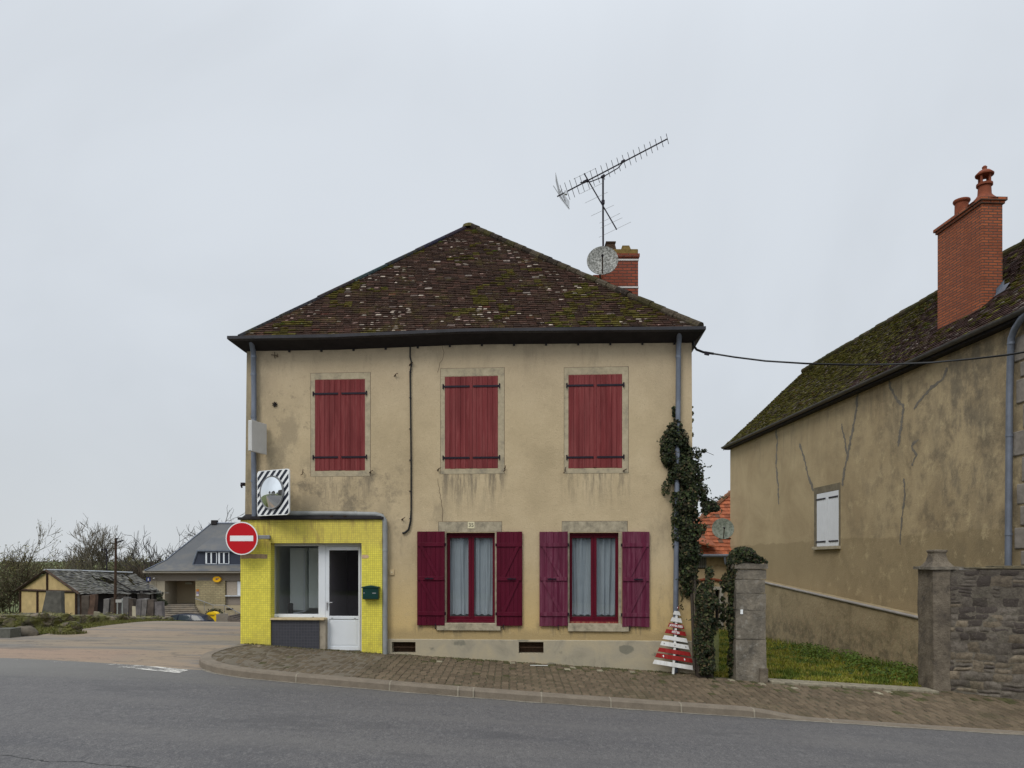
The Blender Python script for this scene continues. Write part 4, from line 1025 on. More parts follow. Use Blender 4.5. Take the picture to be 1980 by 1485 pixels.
# crack above the windows
def strip(mb, pts, w_, fn):
    P_ = [Vector(p) for p in pts]
    for i in range(len(P_)-1):
        a, b = P_[i], P_[i+1]; t = (b-a).normalized(); n = Vector((-t.y, t.x))*w_/2
        mb.face([fn(a+n), fn(b+n), fn(b-n), fn(a-n)])
def jit(pts, st, amp, r, fnuv):
    out = []
    for a, b in zip(pts, pts[1:]):
        a, b = Vector(a), Vector(b); n = max(1, int((b-a).length/st))
        for i in range(n): out.append(a+(b-a)*i/n+Vector((r.uniform(-amp,amp), r.uniform(-amp,amp))))
    out.append(Vector(pts[-1])); return [fnuv(p) for p in out]
uv = lambda p: Vector((U(p.x), Z(p.x, p.y)))
for pts in ([(853,660),(857,675),(858,690),(851,702),(846,720)], [(846,925),(850,950),(855,980),(856,1008)]):
    mb = MB(); strip(mb, jit(pts, 6, 1.1, rnd, uv), .006, lambda p: T(p.x, .0035, p.y)); mb.build('wall_crack', M['rust'], house, fix=False)
# chimney of the house
YC = 19.4
def Pc(px, py, Y=YC): return P(px, py, Y)
ch = MB(); cz = P(0, 487, YC).z; x0, x1 = P(1168, 0, YC).x, P(1234, 0, YC).x; dep = .62
def cbox(mb, xa, xb, za, zb, ya, yb, col=None):
    mb.hexa([(xa,ya,za),(xb,ya,za),(xb,yb,za),(xa,yb,za)], [(xa,ya,zb),(xb,ya,zb),(xb,yb,zb),(xa,yb,zb)], col)
zz = lambda py, Y=YC: P(0, py, Y).z
cbox(ch, x0, x1, zz(620), zz(497), YC, YC+dep)
cbox(ch, x0-.03, x1+.035, zz(497), zz(491), YC-.035, YC+dep+.03)
chim = ch.build('chimney', M['chimney'], house)
for y in (501, 554):
    mb = MB(); cbox(mb, x0-.012, x1+.012, zz(y+3), zz(y), YC-.012, YC+dep+.012); mb.build('pale_band', M['box'], chim)
mb = MB(); cbox(mb, x0-.0, x1+.0, zz(491), zz(481), YC-.0, YC+dep); mb.build('chimney_crown', M['mosscap'], chim, bevel=.02)
mb = MB(); cbox(mb, P(1147,0,YC).x, x0-.002, zz(620), zz(530), YC+.05, YC+.5)
for k in range(6): mb.tube([(P(1148+k*3.4,0,YC).x, YC+.03, zz(549)), (P(1151+k*3.4,0,YC).x, YC+.03, zz(531))], .022, 5)
mb.build('chimney_base', M['terracotta'], chim)
mb = MB(); pc = P(1180, 481, YC+.3)
mb.lathe([(.17,0),(.19,.10),(.155,.21),(.15,.25),(.18,.255),(.18,.29)], (pc.x, YC+.3, zz(483)), 4, Matrix.Rotation(R(45),3,'Z')); mb.build('chimney_pot', M['rust'], chim)
mb = MB(); pc = P(1209, 481, YC+.3)
mb.lathe([(.20,0),(.19,.05),(.125,.185),(.0,.19)], (pc.x, YC+.3, zz(482)), 4, Matrix.Rotation(R(45),3,'Z')); mb.build('chimney_pot', M['mosscap'], chim)

# ------------------------------------------------------------------ satellite dish on the roof
def dish(name, c, rad, nrm, mat, label, feed, mount):
    root = thing(name, mount[0], label, 'satellite dish')
    nrm = Vector(nrm).normalized(); q = nrm.to_track_quat('Z', 'Y').to_matrix()
    mb = MB(); prof = [(.0001, -.16*rad)]+[(rad*t, -.16*rad*(1-t*t)) for t in (.2,.4,.6,.8,.95)]+[(rad, 0), (rad*1.015, -.01), (rad*.9, -.055*rad-.02), (rad*.5,-.14*rad-.02), (.0001, -.17*rad-.02)]
    mb.lathe(prof, c, 40, q, None, False); mb.build('reflector', mat, root, True)
    mb = MB(); c = Vector(c); dn = q @ Vector((0,-1,0)); dn = dn if dn.z < 0 else -dn
    fpnt = c+nrm*rad*.75+Vector(feed); mb.tube([c+dn*rad*.95-nrm*.02, fpnt], .016, 6); mb.build('feed_arm', M['rust'], root, True)
    mb = MB(); mb.tube([fpnt+Vector((0,0,-.03)), fpnt-nrm*.10+Vector((0,0,.03))], .032, 8); mb.build('receiver', M['iron'], root, True)
    mb = MB(); mb.tube([c-nrm*.18*rad]+[Vector(m_) for m_ in reversed(mount)], .024, 8); mb.build('mast', M['rust'], root, True)
    return root
dc = P(1165, 503, 18.6)
dish('satellite_dish', dc, .375, (-.12,-1,.18), M['dish'], 'speckled grey satellite dish in front of the brick chimney of the beige house', (0,0,-.02), [(P(1165,560,19.3).x, 19.3, zz(555,19.3)), (dc.x, 19.2, dc.z-.1)])

# ------------------------------------------------------------------ television aerial
YA = 19.35
def PA(px, py, dy=0): return P(px, py, YA+dy)
ant = thing('television_aerial', PA(1166,500), 'tall television aerial with a long toothed boom above the chimney', 'aerial')
mb = MB(); mb.tube([PA(1166.5,520), PA(1166,420), PA(1166,342)], .024, 8); mb.build('mast', M['iron'], ant, True)
mb = MB(); a, b = PA(1077.5,380), PA(1290.5,268.5); mb.tube([a, b], .017, 6)
mb.tube([PA(1122,353), PA(1143,351), PA(1166,342), PA(1195,325), PA(1206,312)], .013, 6)
for px, py in ((1166,341), (1205,312), (1131,351)): mb.box(PA(px,py,-.01), (.10,.06,.05), Matrix.Rotation(-.45,3,'Y'))
boom = mb.build('boom', M['iron'], ant, True)
bd = (b-a).normalized(); perp = Vector((-bd.z, 0, bd.x)); Lb = (b-a).length
nd_ = 21
for i in range(nd_):
    t = .05+.95*(i/(nd_-1))**1.05; c = a+bd*Lb*min(1, t); hl = .10+.07*(1-t) if i > 2 else .17
    sl = Vector((.25,.45,-1)).normalized()    # elements look slanted: they stand across the boom, tipped towards the street
    e_ = Vector((-.36*1, -.5, .78)).normalized()*hl*1.25
    mb = MB(); mb.tube([c-e_, c+e_], .0075, 4); mb.build('element', M['iron'], boom)
mb = MB()                                            # mesh reflector at the tail: two grids
for s_ in (1, -1):
    o_ = PA(1082,374); u_ = Vector((.03,.45,0)); v_ = (Vector((-.10,0,.42)) if s_ == 1 else Vector((.24,0,-.30)))
    for i in range(9):
        t = i/8; mb.tube([o_-u_*.5+v_*t, o_+u_*.5+v_*t], .0035, 3); mb.tube([o_+u_*(t-.5), o_+u_*(t-.5)+v_], .0035, 3)
mb.tube([PA(1070,359), PA(1082,378), PA(1101,404)], .010, 5)
mb.tube([PA(1080,376), PA(1087,366)], .01, 5); mb.box(PA(1094,373), (.07,.07,.09))
mb.build('reflector_grid', M['metal'], ant)
mb = MB(); a2, b2 = PA(1129.5,335.5,-.05), PA(1192.5,444,-.05); mb.tube([a2, b2], .016, 6); mb.box(PA(1166,391,-.03), (.08,.07,.09)); low = mb.build('lower_boom', M['iron'], ant, True)
for i, (x, y, l) in enumerate(((1130,336,42),(1143,362,44),(1152,380,44),(1164,405,44),(1178,420,40),(1181,429,42),(1188,442,62))):
    c = PA(x+1, y+2, -.05); h_ = Vector((l*.5, 0, l*.24))*YA/FX
    if i == 0: c = PA(1130, 336, -.05)
    mb = MB(); mb.tube([c-h_, c+h_], .0045, 3); mb.build('element', M['metal'], low)
# ------------------------------------------------------------------ tiled shop front
SD = .13
shop = thing('shop_front', T(U(600), SD, E+wall_z(-4.2)), 'small yellow mosaic tiled shop front with white glazed door', 'shop front')
sa, sb = U(465, SD), U(739, SD); st = Z(600, 1005, SD)
oa, ob, ot = U(523, SD), U(699, SD), Z(610, 1050, SD)
pb = Z(568, 1196, SD)       # top of the dark panel
mb = MB(); hs = [(oa, ob, -1.2, ot)]
wall_grid(mb, [sa, oa, ob, sb], [-1.2, ot, st], hs, SD, .26)
mb.face([T(sa,SD,-1.2), T(sa,SD,st), T(sa,-1.6,st), T(sa,-1.6,-1.2)]); mb.face([T(sb,SD,-1.2), T(sb,0,-1.2), T(sb,0,st), T(sb,SD,st)]); mb.face([T(sa,SD,st), T(sb,SD,st), T(sb,-.1,st), T(sa,-.1,st)])
mb.build('tiled_wall', M['yellow'], shop, fix=False)
for (x0,y0,x1,y1) in ((466,1071,517,1080), ):      # bare patch where tiles came off
    mb = MB(); a, b, c, e = rectpx(x0,y0,x1,y1,SD)
    pts = []; n = 9
    for i in range(n+1): pts.append(T(a+(b-a)*i/n, SD+.004, c+rnd.uniform(-.004,.010)))
    for i in range(n+1): pts.append(T(b-(b-a)*i/n, SD+.004, e+rnd.uniform(-.010,.004)))
    mb.face(pts); mb.build('bare_patch', plain('bare_mortar', (.34,.24,.14), .95, 0, .4, 14, .5), shop, fix=False)
mb = MB(); a, b, c, e = rectpx(700,1073,714,1080,SD); mb.face([T(a,SD+.004,c), T(b-.03,SD+.004,c+.01), T(b,SD+.004,(c+e)/2), T(b-.03,SD+.004,e), T(a,SD+.004,e)]); mb.build('bare_patch', plain('pink_mortar', (.52,.36,.22), .95, 0, .2, 14), shop, fix=False)
mb = MB()      # dark flashing and coping
boxl(mb, U(459,SD+.05), U(741,SD+.05), st+.003, st+.055, -.02, SD+.05)
fl = mb.build('flashing', M['soffit'], shop, bevel=.01)
mb = MB(); q = [(SD+.03, st+.055), (SD+.03, st+.065), (0, st+.125), (0, st+.055)]
mb.prism([T(U(470,SD), d, z) for d, z in q], UD*(U(738,SD)-U(470,SD))); mb.build('coping', M['soffit'], shop)
for px in (642, 668):
    mb = MB(); u = U(px, SD); boxl(mb, u-.03, u+.03, st+.06, st+.075, SD, SD+.06); mb.build('pipe_clip', M['rust'], shop)
RD = -.09                     # plane of the frames
wl, wr = U(527,RD), U(617,RD); wt_, wb_ = Z(570,1053,RD), Z(570,1190,RD)
dl, dr = U(630,RD), U(697,RD); db_ = Z(664,1257,RD)
# dark mosaic panel below the window
mb = MB(); a, b = U(518,SD), U(617,SD-.04)
boxl(mb, oa, b, -1.2, pb-.03, RD-.1, SD-.035); mb.build('stall_riser', M['navy'], shop)
mb = MB(); boxl(mb, b, U(629,SD-.05), -1.2, pb-.03, RD-.1, SD-.06); mb.build('bare_strip', plain('bare_render_strip', (.30,.26,.20), .9, 0, .3, 8), shop)
mb = MB(); boxl(mb, oa-.0, U(627,SD), pb-.03, pb+.008, RD-.1, SD+.02); mb.build('sill', plain('pale_sill', (.50,.40,.24), .8, 0, .25, 8), shop, bevel=.004)
# frames
mb = MB()
for (u0,u1,z0,z1) in ((oa,ob,wt_,ot),): boxl(mb, u0, u1, z0, z1, RD-.06, RD)
boxl(mb, oa, wl, -1.0, wt_, RD-.06, RD-.002)
mb.build('head_board', M['white'], shop)
mb = MB(); f = .045
for (u0,u1,z0,z1) in ((wl,wr,wt_-.03,wt_), (wl,wr,pb+.01,wb_+.03), (wl,wl+.03,wb_+.03,wt_-.03), (wr-.01,U(629.5,RD),pb+.01,wt_)): boxl(mb, u0, u1, z0, z1, RD-.05, RD+.012)
sw = mb.build('shop_window', M['white'], shop, bevel=.004)
mb = MB(); mb.face([T(wl+.03,RD-.02,wb_+.03), T(wr-.01,RD-.02,wb_+.03), T(wr-.01,RD-.02,wt_-.03), T(wl+.03,RD-.02,wt_-.03)]); mb.build('pane', M['clearglass'], sw)
for px in (538, 606):
    mb = MB(); boxl(mb, U(px,RD)-.015, U(px,RD)+.015, wb_-.035, wb_-.022, RD+.012, RD+.018); mb.build('drain_cap', M['bracket'], sw)
# door
gl, gr, gt, gb = U(637,RD), U(693.5,RD), Z(664,1064,RD), Z(664,1191,RD)
mb = MB()
boxl(mb, U(629.6,RD), dl+.03, -.3, wt_, RD-.05, RD+.006); boxl(mb, dr-.0, ob, -.3, wt_, RD-.05, RD+.006); boxl(mb, dl+.03, dr, wt_-.035, wt_, RD-.05, RD+.006)
frm = mb.build('door_frame', M['white'], shop, bevel=.003)
mb = MB(); pl_, pr_ = dl+.034, dr-.004
pt_, pbm = Z(664,1197,RD), Z(664,1250,RD)
for (u0,u1,z0,z1) in ((pl_,gl,db_,wt_-.04), (gr,pr_,db_,wt_-.04), (gl,gr,gt,wt_-.04), (gl,gr,pt_,gb), (gl,gr,db_,pbm)): boxl(mb, u0, u1, z0, z1, RD-.04, RD+.022)
boxl(mb, gl, gr, pbm, pt_, RD-.03, RD+.006); boxl(mb, gl+.03, gr-.03, pbm+.03, pt_-.03, RD-.03, RD+.012)
door = mb.build('door', M['white'], shop, bevel=.004)
mb = MB(); mb.face([T(gl,RD-.01,gb), T(gr,RD-.01,gb), T(gr,RD-.01,gt), T(gl,RD-.01,gt)]); mb.build('pane', M['doorglass'], door)
mb = MB(); hu, hz = U(633.5,RD), Z(634,1165,RD); boxl(mb, hu-.014, hu+.014, hz-.16, hz+.02, RD+.022, RD+.032); mb.tube([T(hu,RD+.03,hz), T(hu,RD+.07,hz), T(hu+.12,RD+.075,hz+.003)], .010, 8); mb.tube([T(hu,RD+.03,hz-.075), T(hu,RD+.040,hz-.075)], .012, 10)
mb.build('handle', M['metal'], door, True)
for px in (643, 687):
    mb = MB(); boxl(mb, U(px,RD)-.02, U(px,RD)+.02, Z(664,1195,RD)-.006, Z(664,1195,RD)+.006, RD+.022, RD+.028); mb.build('drain_cap', M['bracket'], door)
mb = MB(); boxl(mb, U(629,RD), ob, -1.0, db_-.012, RD-.1, SD-.03); mb.build('doorstep', M['trim'], shop)
# room behind the glass
mb = MB(); ra, rb, rz0, rz1, rd = .15, U(702,RD)+.05, Z(570,1215), Z(570,1035), -3.2
rzf = rz0
def q4(*p): mb.face([T(*x) for x in p])
q4((ra,rd,rzf),(rb,rd,rzf),(rb,rd,rz1),(ra,rd,rz1)); q4((ra,-.31,rzf),(ra,rd,rzf),(ra,rd,rz1),(ra,-.31,rz1)); q4((ra,-.31,rz1),(rb,-.31,rz1),(rb,rd,rz1),(ra,rd,rz1))
um_ = U(627,RD)
boxl(mb, um_-.02, um_+.03, rzf, rz1, -2.0, -.32)
mb.build('room', M['room'], shop, fix=False)
mb = MB(); q4((ra,-.31,rzf),(rb,-.31,rzf),(rb,rd,rzf),(ra,rd,rzf)); mb.build('room_floor', M['roomdark'], shop, fix=False)
mb = MB(); boxl(mb, U(561,-1.2), U(590,-1.2), Z(570,1180,-1.2), Z(570,1060,-1.2), -1.75, -1.2); boxl(mb, U(594,-1.2), U(616,-1.2), Z(570,1176,-1.2), Z(570,1060,-1.2), -1.9, -1.3); mb.build('partition', M['room'], shop)
mb = MB(); boxl(mb, U(588,-1.15), U(590.5,-1.15), Z(570,1180,-1.15), Z(570,1063,-1.15), -1.16, -1.12); mb.prism([T(U(561,-1.1),-1.12,Z(570,1190,-1.1)), T(U(591,-1.1),-1.12,Z(570,1182,-1.1)), T(U(591,-1.1),-1.12,Z(570,1180,-1.1)), T(U(561,-1.1),-1.12,Z(570,1186,-1.1))], ND*.03); mb.build('skirting', M['white'], shop)
chair = thing('chair', T(U(563,-.8), -.9, rzf), 'black chair back seen through the shop window', 'chair')
mb = MB(); ca, cb = U(557,-.85), U(566,-.85); boxl(mb, ca, cb, Z(565,1190,-.85), Z(565,1166,-.85), -.9, -.82); mb.build('backrest', M['black'], chair, bevel=.02)
mb = MB(); boxl(mb, ca-.3, cb-.02, Z(565,1195,-.85)-.04, Z(565,1195,-.85), -1.1, -.7); mb.build('seat', M['black'], chair, bevel=.02)
for s_ in (-1, 1):
    mb = MB(); mb.tube([T(cb-.03, -.9+s_*.16, rzf), T(cb-.03, -.9+s_*.16, Z(565,1195,-.85))], .015, 6); mb.build('leg', M['black'], chair)
mb = MB(); boxl(mb, um_+.05, rb-.02, db_, wt_, -1.6, -1.55); mb.build('dark_partition', M['duskwall'], shop)

# ------------------------------------------------------------------ letter box, bell, number plate, box sign
lb = thing('letter_box', fp(716,1160,SD), 'dark green metal letter box beside the white door', 'letter box')
a, b, c, e = rectpx(699.5,1133,733,1160,SD+.1); mb = MB(); boxl(mb, a+.02, b-.012, c+.015, e-.01, SD, SD+.13); mb.build('body', M['green'], lb, bevel=.012)
mb = MB(); n = 10; pts = [T(a+.0+(b-a)*i/n, SD, e-.015+.028*math.sin(math.pi*min(1, max(0, (i-1)/(n-2))))) for i in range(n+1)]+[T(b,SD,c+.05), T(b,SD,c), T(a+.01,SD,c), T(a,SD,e-.06)]
mb.prism(pts[:n+1]+[T(b,SD,e-.04), T(a,SD,e-.04)], ND*.145); mb.build('lid', M['green'], lb, bevel=.006)
mb = MB(); boxl(mb, b-.13, b-.055, (c+e)/2-.012, (c+e)/2+.006, SD+.13, SD+.134); mb.build('name_plate', M['metal'], lb)
mb = MB(); mb.tube([T(a+.055,SD+.13,(c+e)/2), T(a+.055,SD+.137,(c+e)/2)], .012, 10); mb.build('lock', M['metal'], lb)
bell = thing('door_bell', fp(757.5,1107,0), 'small cream push button plate on the beige wall', 'bell')
a, b, c, e = rectpx(753,1101.5,762,1112,.02); mb = MB(); boxl(mb, a, b, c, e, 0, .022); mb.build('plate', plain('bell_cream', (.52,.40,.23), .6), bell, bevel=.004)
mb = MB(); boxl(mb, (a+b)/2-.014, (a+b)/2+.014, (c+e)/2-.014, (c+e)/2+.014, .022, .03); mb.build('button', M['cream'], bell)
def text(name, body, size, mat, parent, right, up_, nrm, pos, squash=1.0, off=.0, bold=0):
    cu = bpy.data.curves.new(name, 'FONT'); cu.body = body; cu.size = size; cu.align_x = 'CENTER'; cu.align_y = 'CENTER'; cu.extrude = .0012; cu.offset = bold
    to = bpy.data.objects.new(name, cu); COL.objects.link(to); dg = bpy.context.evaluated_depsgraph_get(); dg.update()
    me = bpy.data.meshes.new_from_object(to.evaluated_get(dg)); bpy.data.objects.remove(to); me.name = name
    right, up_, nrm = Vector(right).normalized(), Vector(up_).normalized(), Vector(nrm).normalized(); org = parent_world(parent)
    for v in me.vertices: v.co = Vector(pos)+right*v.co.x*squash+up_*v.co.y+nrm*(v.co.z+off)-org
    me.materials.clear(); me.materials.append(mat); o = bpy.data.objects.new(name, me); COL.objects.link(o); o.parent = parent; return o
ZV = Vector((0,0,1))
pl = thing('number_plate', fp(911,1016,0), 'small cream house number plate reading 35 on the lintel', 'sign')
a, b, c, e = rectpx(904.5,1009,917.5,1022,.01); mb = MB(); boxl(mb, a, b, c, e, .005, .014); mb.build('plate', M['cream'], pl, bevel=.002)
text('digits', '35', (e-c)*.82, M['ink'], pl, UD, ZV, ND, T((a+b)/2, .0145, (c+e)/2), 1.0)
# flat box sign, seen edge-on, standing out from the wall
jb = thing('box_sign', fp(497,878,.2), 'off-white flat box sign standing out edge-on from the wall by the left downpipe', 'junction box')
def flat_frame(center, yaw):     # unit vectors of a board facing direction ND turned by yaw about z
    m_ = Matrix.Rotation(yaw, 3, 'Z'); return m_ @ UD, m_ @ ND
ct = fp(497,846,.34); rt, nn = flat_frame(ct, R(81))
mb = MB(); w_, h_, dp = .53, .60, .075
def obox(mb, c, rt, nn, w_, h_, dp, col=None):
    c = Vector(c); q = [c-rt*w_/2+nn*dp/2, c+rt*w_/2+nn*dp/2, c+rt*w_/2-nn*dp/2, c-rt*w_/2-nn*dp/2]
    mb.hexa([p-ZV*h_/2 for p in q], [p+ZV*h_/2 for p in q], col)
obox(mb, ct, rt, nn, w_, h_, dp); mb.build('case', M['box'], jb, bevel=.012)
mb = MB(); obox(mb, ct+nn*(dp/2+.008), rt, nn, w_+.015, h_+.015, .016); mb.build('cover', M['box'], jb, bevel=.005)

# ------------------------------------------------------------------ convex traffic mirror
mc = fp(527.5,952.5,.42); yaw = -R(26.8); rt, nn = flat_frame(mc, yaw)
tm = thing('traffic_mirror', fp(545,990,0), 'square convex traffic mirror in a black and white striped board', 'traffic mirror')
S = .90; mb = MB()
def rrect(c, rt, S, r_, n=6, up=ZV):
    pts = []
    for k, (sx, sy) in enumerate(((1,1),(-1,1),(-1,-1),(1,-1))):
        for i in range(n+1):
            an = math.pi/2*(k+i/n); pts.append(c+rt*(sx*(S/2-r_)+r_*math.cos(an))+up*(sy*(S/2-r_)+r_*math.sin(an)))
    return pts
pts = rrect(mc, rt, S, .07); mb.prism([p for p in pts], -nn*.03); brd = mb.build('board', M['signwhite'], tm)
# dark diagonal stripes, clipped to the rounded board by a polygon clip
def clip(poly, f):
    out = []
    for i in range(len(poly)):
        a, b = poly[i], poly[(i+1) % len(poly)]; fa, fb = f(a), f(b)
        if fa >= 0: out.append(a)
        if fa*fb < 0: t = fa/(fa-fb); out.append((a[0]+(b[0]-a[0])*t, a[1]+(b[1]-a[1])*t))
    return out
base2 = [((p-mc).dot(rt), (p-mc).dot(ZV)) for p in rrect(mc, rt, S-.03, .06)]
per = .118; dirx = (math.cos(R(45)), math.sin(R(45)))
perp2 = (-dirx[1], dirx[0])
k = -8
for k in range(-8, 9):
    lo = k*per; hi = lo+per*.52
    g2 = clip(clip(base2, lambda p: (p[0]*perp2[0]+p[1]*perp2[1])-lo), lambda p: hi-(p[0]*perp2[0]+p[1]*perp2[1]))
    if len(g2) < 3: continue
    mb = MB(); mb.face([mc+rt*x+ZV*y+nn*.0025 for x, y in g2]); mb.build('stripe', M['paneldark'], brd, fix=False)
mb = MB(); q = Matrix((rt, nn.cross(rt)*1, nn)).transposed() if False else nn.to_track_quat('Z','Y').to_matrix()
mr = .305; mb.lathe([(mr+.012, 0), (mr+.03, .02), (mr+.022, .05), (mr, .045)], mc, 40, q, None, False); mb.build('rim', M['bracket'], tm, True)
mb = MB(); mb.lathe([(mr*t, .045+.075*(1-t*t)) for t in (1,.9,.8,.7,.6,.5,.4,.3,.2,.1,.002)], mc, 48, q, None, False); mb.build('mirror', M['bentmirror'], tm, True)
mb = MB(); mb.tube([mc-nn*.03, mc-nn*.14, T(U(533,.05), 0, mc.z)], .028, 8); mb.tube([T(U(533,.05),.0,mc.z), T(U(533,.05),.02,mc.z)], .06, 10); mb.build('arm', M['bracket'], tm, True)

# ------------------------------------------------------------------ no entry sign
ns = thing('no_entry_sign', fp(524,1038,SD), 'round red no entry sign with a white bar on a wall arm', 'road sign')
sc = fp(467.5,1041,.40); rr = .325*(31.5/31.5); q = ND.to_track_quat('Z','Y').to_matrix()
rr = 32*sc.y/FX
mb = MB(); mb.lathe([(rr,-.012),(rr,.004),(rr*.93,.004),(0.001,.004)], sc, 48, q); mb.build('disc', M['signwhite'], ns, fix=True)
mb = MB(); mb.lathe([(rr*.935,.0045),(rr*.935,.0065),(0.001,.0065)], sc, 48, q); rd_ = mb.build('red_face', M['signred'], ns)
mb = MB(); bw, bh = rr*.72, rr*.165
mb.prism([sc+UD*x+ZV*y+ND*.009 for x, y in ((-bw,-bh),(bw,-bh),(bw,bh),(-bw,bh))], -ND*.004); mb.build('bar', M['signwhite'], ns)
mb = MB(); az = Z(510,1038,.3); boxl(mb, U(455,.36), U(524,.30), az-.042, az+.03, .33, .375); boxl(mb, U(519,SD), U(524,SD), az-.042, az+.03, SD+.001, .329); mb.build('arm', M['bracket'], ns, bevel=.006)

# ------------------------------------------------------------------ wooden christmas tree sign
xt = thing('christmas_tree_sign', fp(1303,1305,.35), 'flat plank christmas tree in red and white leaning on the wall', 'christmas decoration')
base_p = fp(1301.5,1306,.32); top_p = fp(1309,1180,.12); base_p.z = E+walk_z(base_p.x, base_p.y)-.01
upx = (top_p-base_p); Hx = upx.length; upx.normalize(); rx_ = (UD-upx*UD.dot(upx)).normalized()
rx_ = (rx_*math.cos(R(4.0))-upx*math.sin(R(4.0))).normalized(); nx_ = rx_.cross(upx).normalized()
nx_ = nx_ if nx_.dot(ND) > 0 else -nx_
mb = MB(); sx = Vector(rx_); hw = .022
cc = base_p; q0 = [cc-rx_*hw, cc+rx_*hw, cc+rx_*hw-nx_*.02, cc-rx_*hw-nx_*.02]
mb.hexa(q0, [p+upx*(Hx-.01) for p in q0]); mb.build('post', M['whitepaint'], xt, bevel=.002)
pxm = 9.9e-3                      # metres per photograph pixel here
planks = [(1186,6.6,7.5,'w'),(1199.5,10.5,8.5,'w'),(1211,15,8,'r'),(1224,20,8,'r'),(1236.5,23.5,8,'w'),(1249,27.5,8.5,'w'),(1262,31.5,8,'r'),(1273.5,35.5,8.5,'r'),(1287,39.5,8.5,'w')]
for y, hl, hh, c in planks:
    s_ = (1306-y)*pxm; o = base_p+upx*s_*1.0+nx_*.012; wb2 = (hl+1.2)*pxm; wt2 = (hl-1.8)*pxm; h2 = hh*pxm/2
    mb = MB(); mb.prism([o-rx_*wb2-upx*h2, o+rx_*wb2-upx*h2, o+rx_*wt2+upx*h2, o-rx_*wt2+upx*h2], -nx_*.014)
    pk = mb.build('plank', M['whitepaint'] if c == 'w' else M['redpaint'], xt, label and None if False else None, bevel=.002) if False else mb.build('plank', M['whitepaint'] if c == 'w' else M['redpaint'], xt, bevel=.002)
    if y == 1211: text('lettering', 'JOYEUSES', .058, M['signwhite'], pk, rx_, upx, nx_, o+nx_*.003-upx*.004, 1.0, 0, .0012)
    if y == 1224: text('lettering', 'FÊTES', .058, M['signwhite'], pk, rx_, upx, nx_, o+nx_*.003-upx*.002, 1.0, 0, .0012)
    if y == 1249:
        for k_ in (-21,0,21): mb = MB(); mb.tube([o+rx_*k_*pxm, o+rx_*k_*pxm+nx_*.004], .010, 8); mb.build('screw', M['paneldark'], pk)
    if y == 1273.5:
        for k_ in (-21,20): mb = MB(); p_ = o+rx_*k_*pxm; mb.prism([p_+nx_*.004+rx_*a_*pxm+upx*b_*pxm for a_, b_ in ((0,2.6),(1.6,0),(.4,-2.4),(-1.6,.6))], -nx_*.003); mb.build('paint_mark', M['signwhite'], pk)
mb = MB(); o = base_p+upx*(1306-1175)*pxm; mb.lathe([(.001,-.01),(.036,-.01),(.036,.008),(.001,.008)], o, 5, nx_.to_track_quat('Z','Y').to_matrix()); tp = mb.build('star', M['redpaint'], xt)
mb = MB(); mb.lathe([(.001,.008),(.014,.008),(.012,.018),(.001,.018)], o, 8, nx_.to_track_quat('Z','Y').to_matrix()); mb.build('star_centre', M['signwhite'], tp)

# ------------------------------------------------------------------ overhead cable
oc = thing('overhead_cable', fp(1341,668,.1), 'thick black overhead cable sagging from the beige house to the ochre house', 'cable')
mb = MB(); a = fp(1341,658,.05); e1 = P(1380,684,14.9); pts = [a, fp(1341,668,.10), P(1347,676,14.95), P(1360,681,14.93), e1]
mb.tube(pts, .024, 8); mb.build('clamp', M['black'], oc, True); mb = MB(); mb.box(P(1367,683.5,14.92), (.09,.05,.06), Matrix.Rotation(.2,3,'Y')); mb.build('tensioner', M['iron'], oc)
mb = MB(); pts = []
xsag = [(1380,684,14.9),(1420,690.5,14.7),(1480,698,14.5),(1560,703,14.2),(1640,705.5,13.9),(1720,704.5,13.7),(1800,701,13.4),(1880,694,13.1),(1950,686,12.9),(2080,664,12.5)]
mb.tube([P(*p) for p in xsag], .017, 6); mb.tube([P(p[0], p[1]+.9*math.sin(p[0]*.06), p[2]-.02) for p in xsag], .012, 5); mb.build('line', M['black'], oc, True)
# ------------------------------------------------------------------ neighbour house on the right
nbh = thing('ochre_house', TN(5, 0, E-2.3), 'long ochre rendered house with patched cracks and a steep mossy roof', 'house')
s_far = SN(1412, 1000)[0]; s_near = -1.15; nze = SN(1412, 858)[1]+.04
sh = rectn = None
wa_, wb_n = SN(1622, 1000)[0], SN(1580, 1000)[0]          # near, far edges of the small window
wz0, wz1 = SN(1601,1056.5)[1], SN(1601,951)[1]
def boxn(mb, s0, s1, z0, z1, d0, d1, col=None): mb.hexa([TN(s1,d1,z0), TN(s0,d1,z0), TN(s0,d0,z0), TN(s1,d0,z0)], [TN(s1,d1,z1), TN(s0,d1,z1), TN(s0,d0,z1), TN(s1,d0,z1)], col)
mb = MB(); hs = [(wa_, wb_n, wz0, wz1)]
wall_grid(mb, frange(s_near, s_far, 1)+[wa_, wb_n], frange(-1.5, nze, .8)+[wz0, wz1], hs, 0, .25, TN)
NW = 6.2; rz_ = E+7.86
for (sa_, da_, sb_, db2) in ((s_far,0,s_far,-NW), (s_far,-NW,s_near,-NW), (s_near,-NW,s_near,0)): mb.face([TN(sa_,da_,-1.5), TN(sb_,db2,-1.5), TN(sb_,db2,nze), TN(sa_,da_,nze)])
for s_ in (s_far, s_near): mb.face([TN(s_,0,nze), TN(s_,-NW,nze), TN(s_,-NW/2,rz_-.1)])
mb.build('wall', M['nwall'], nbh, fix=False)
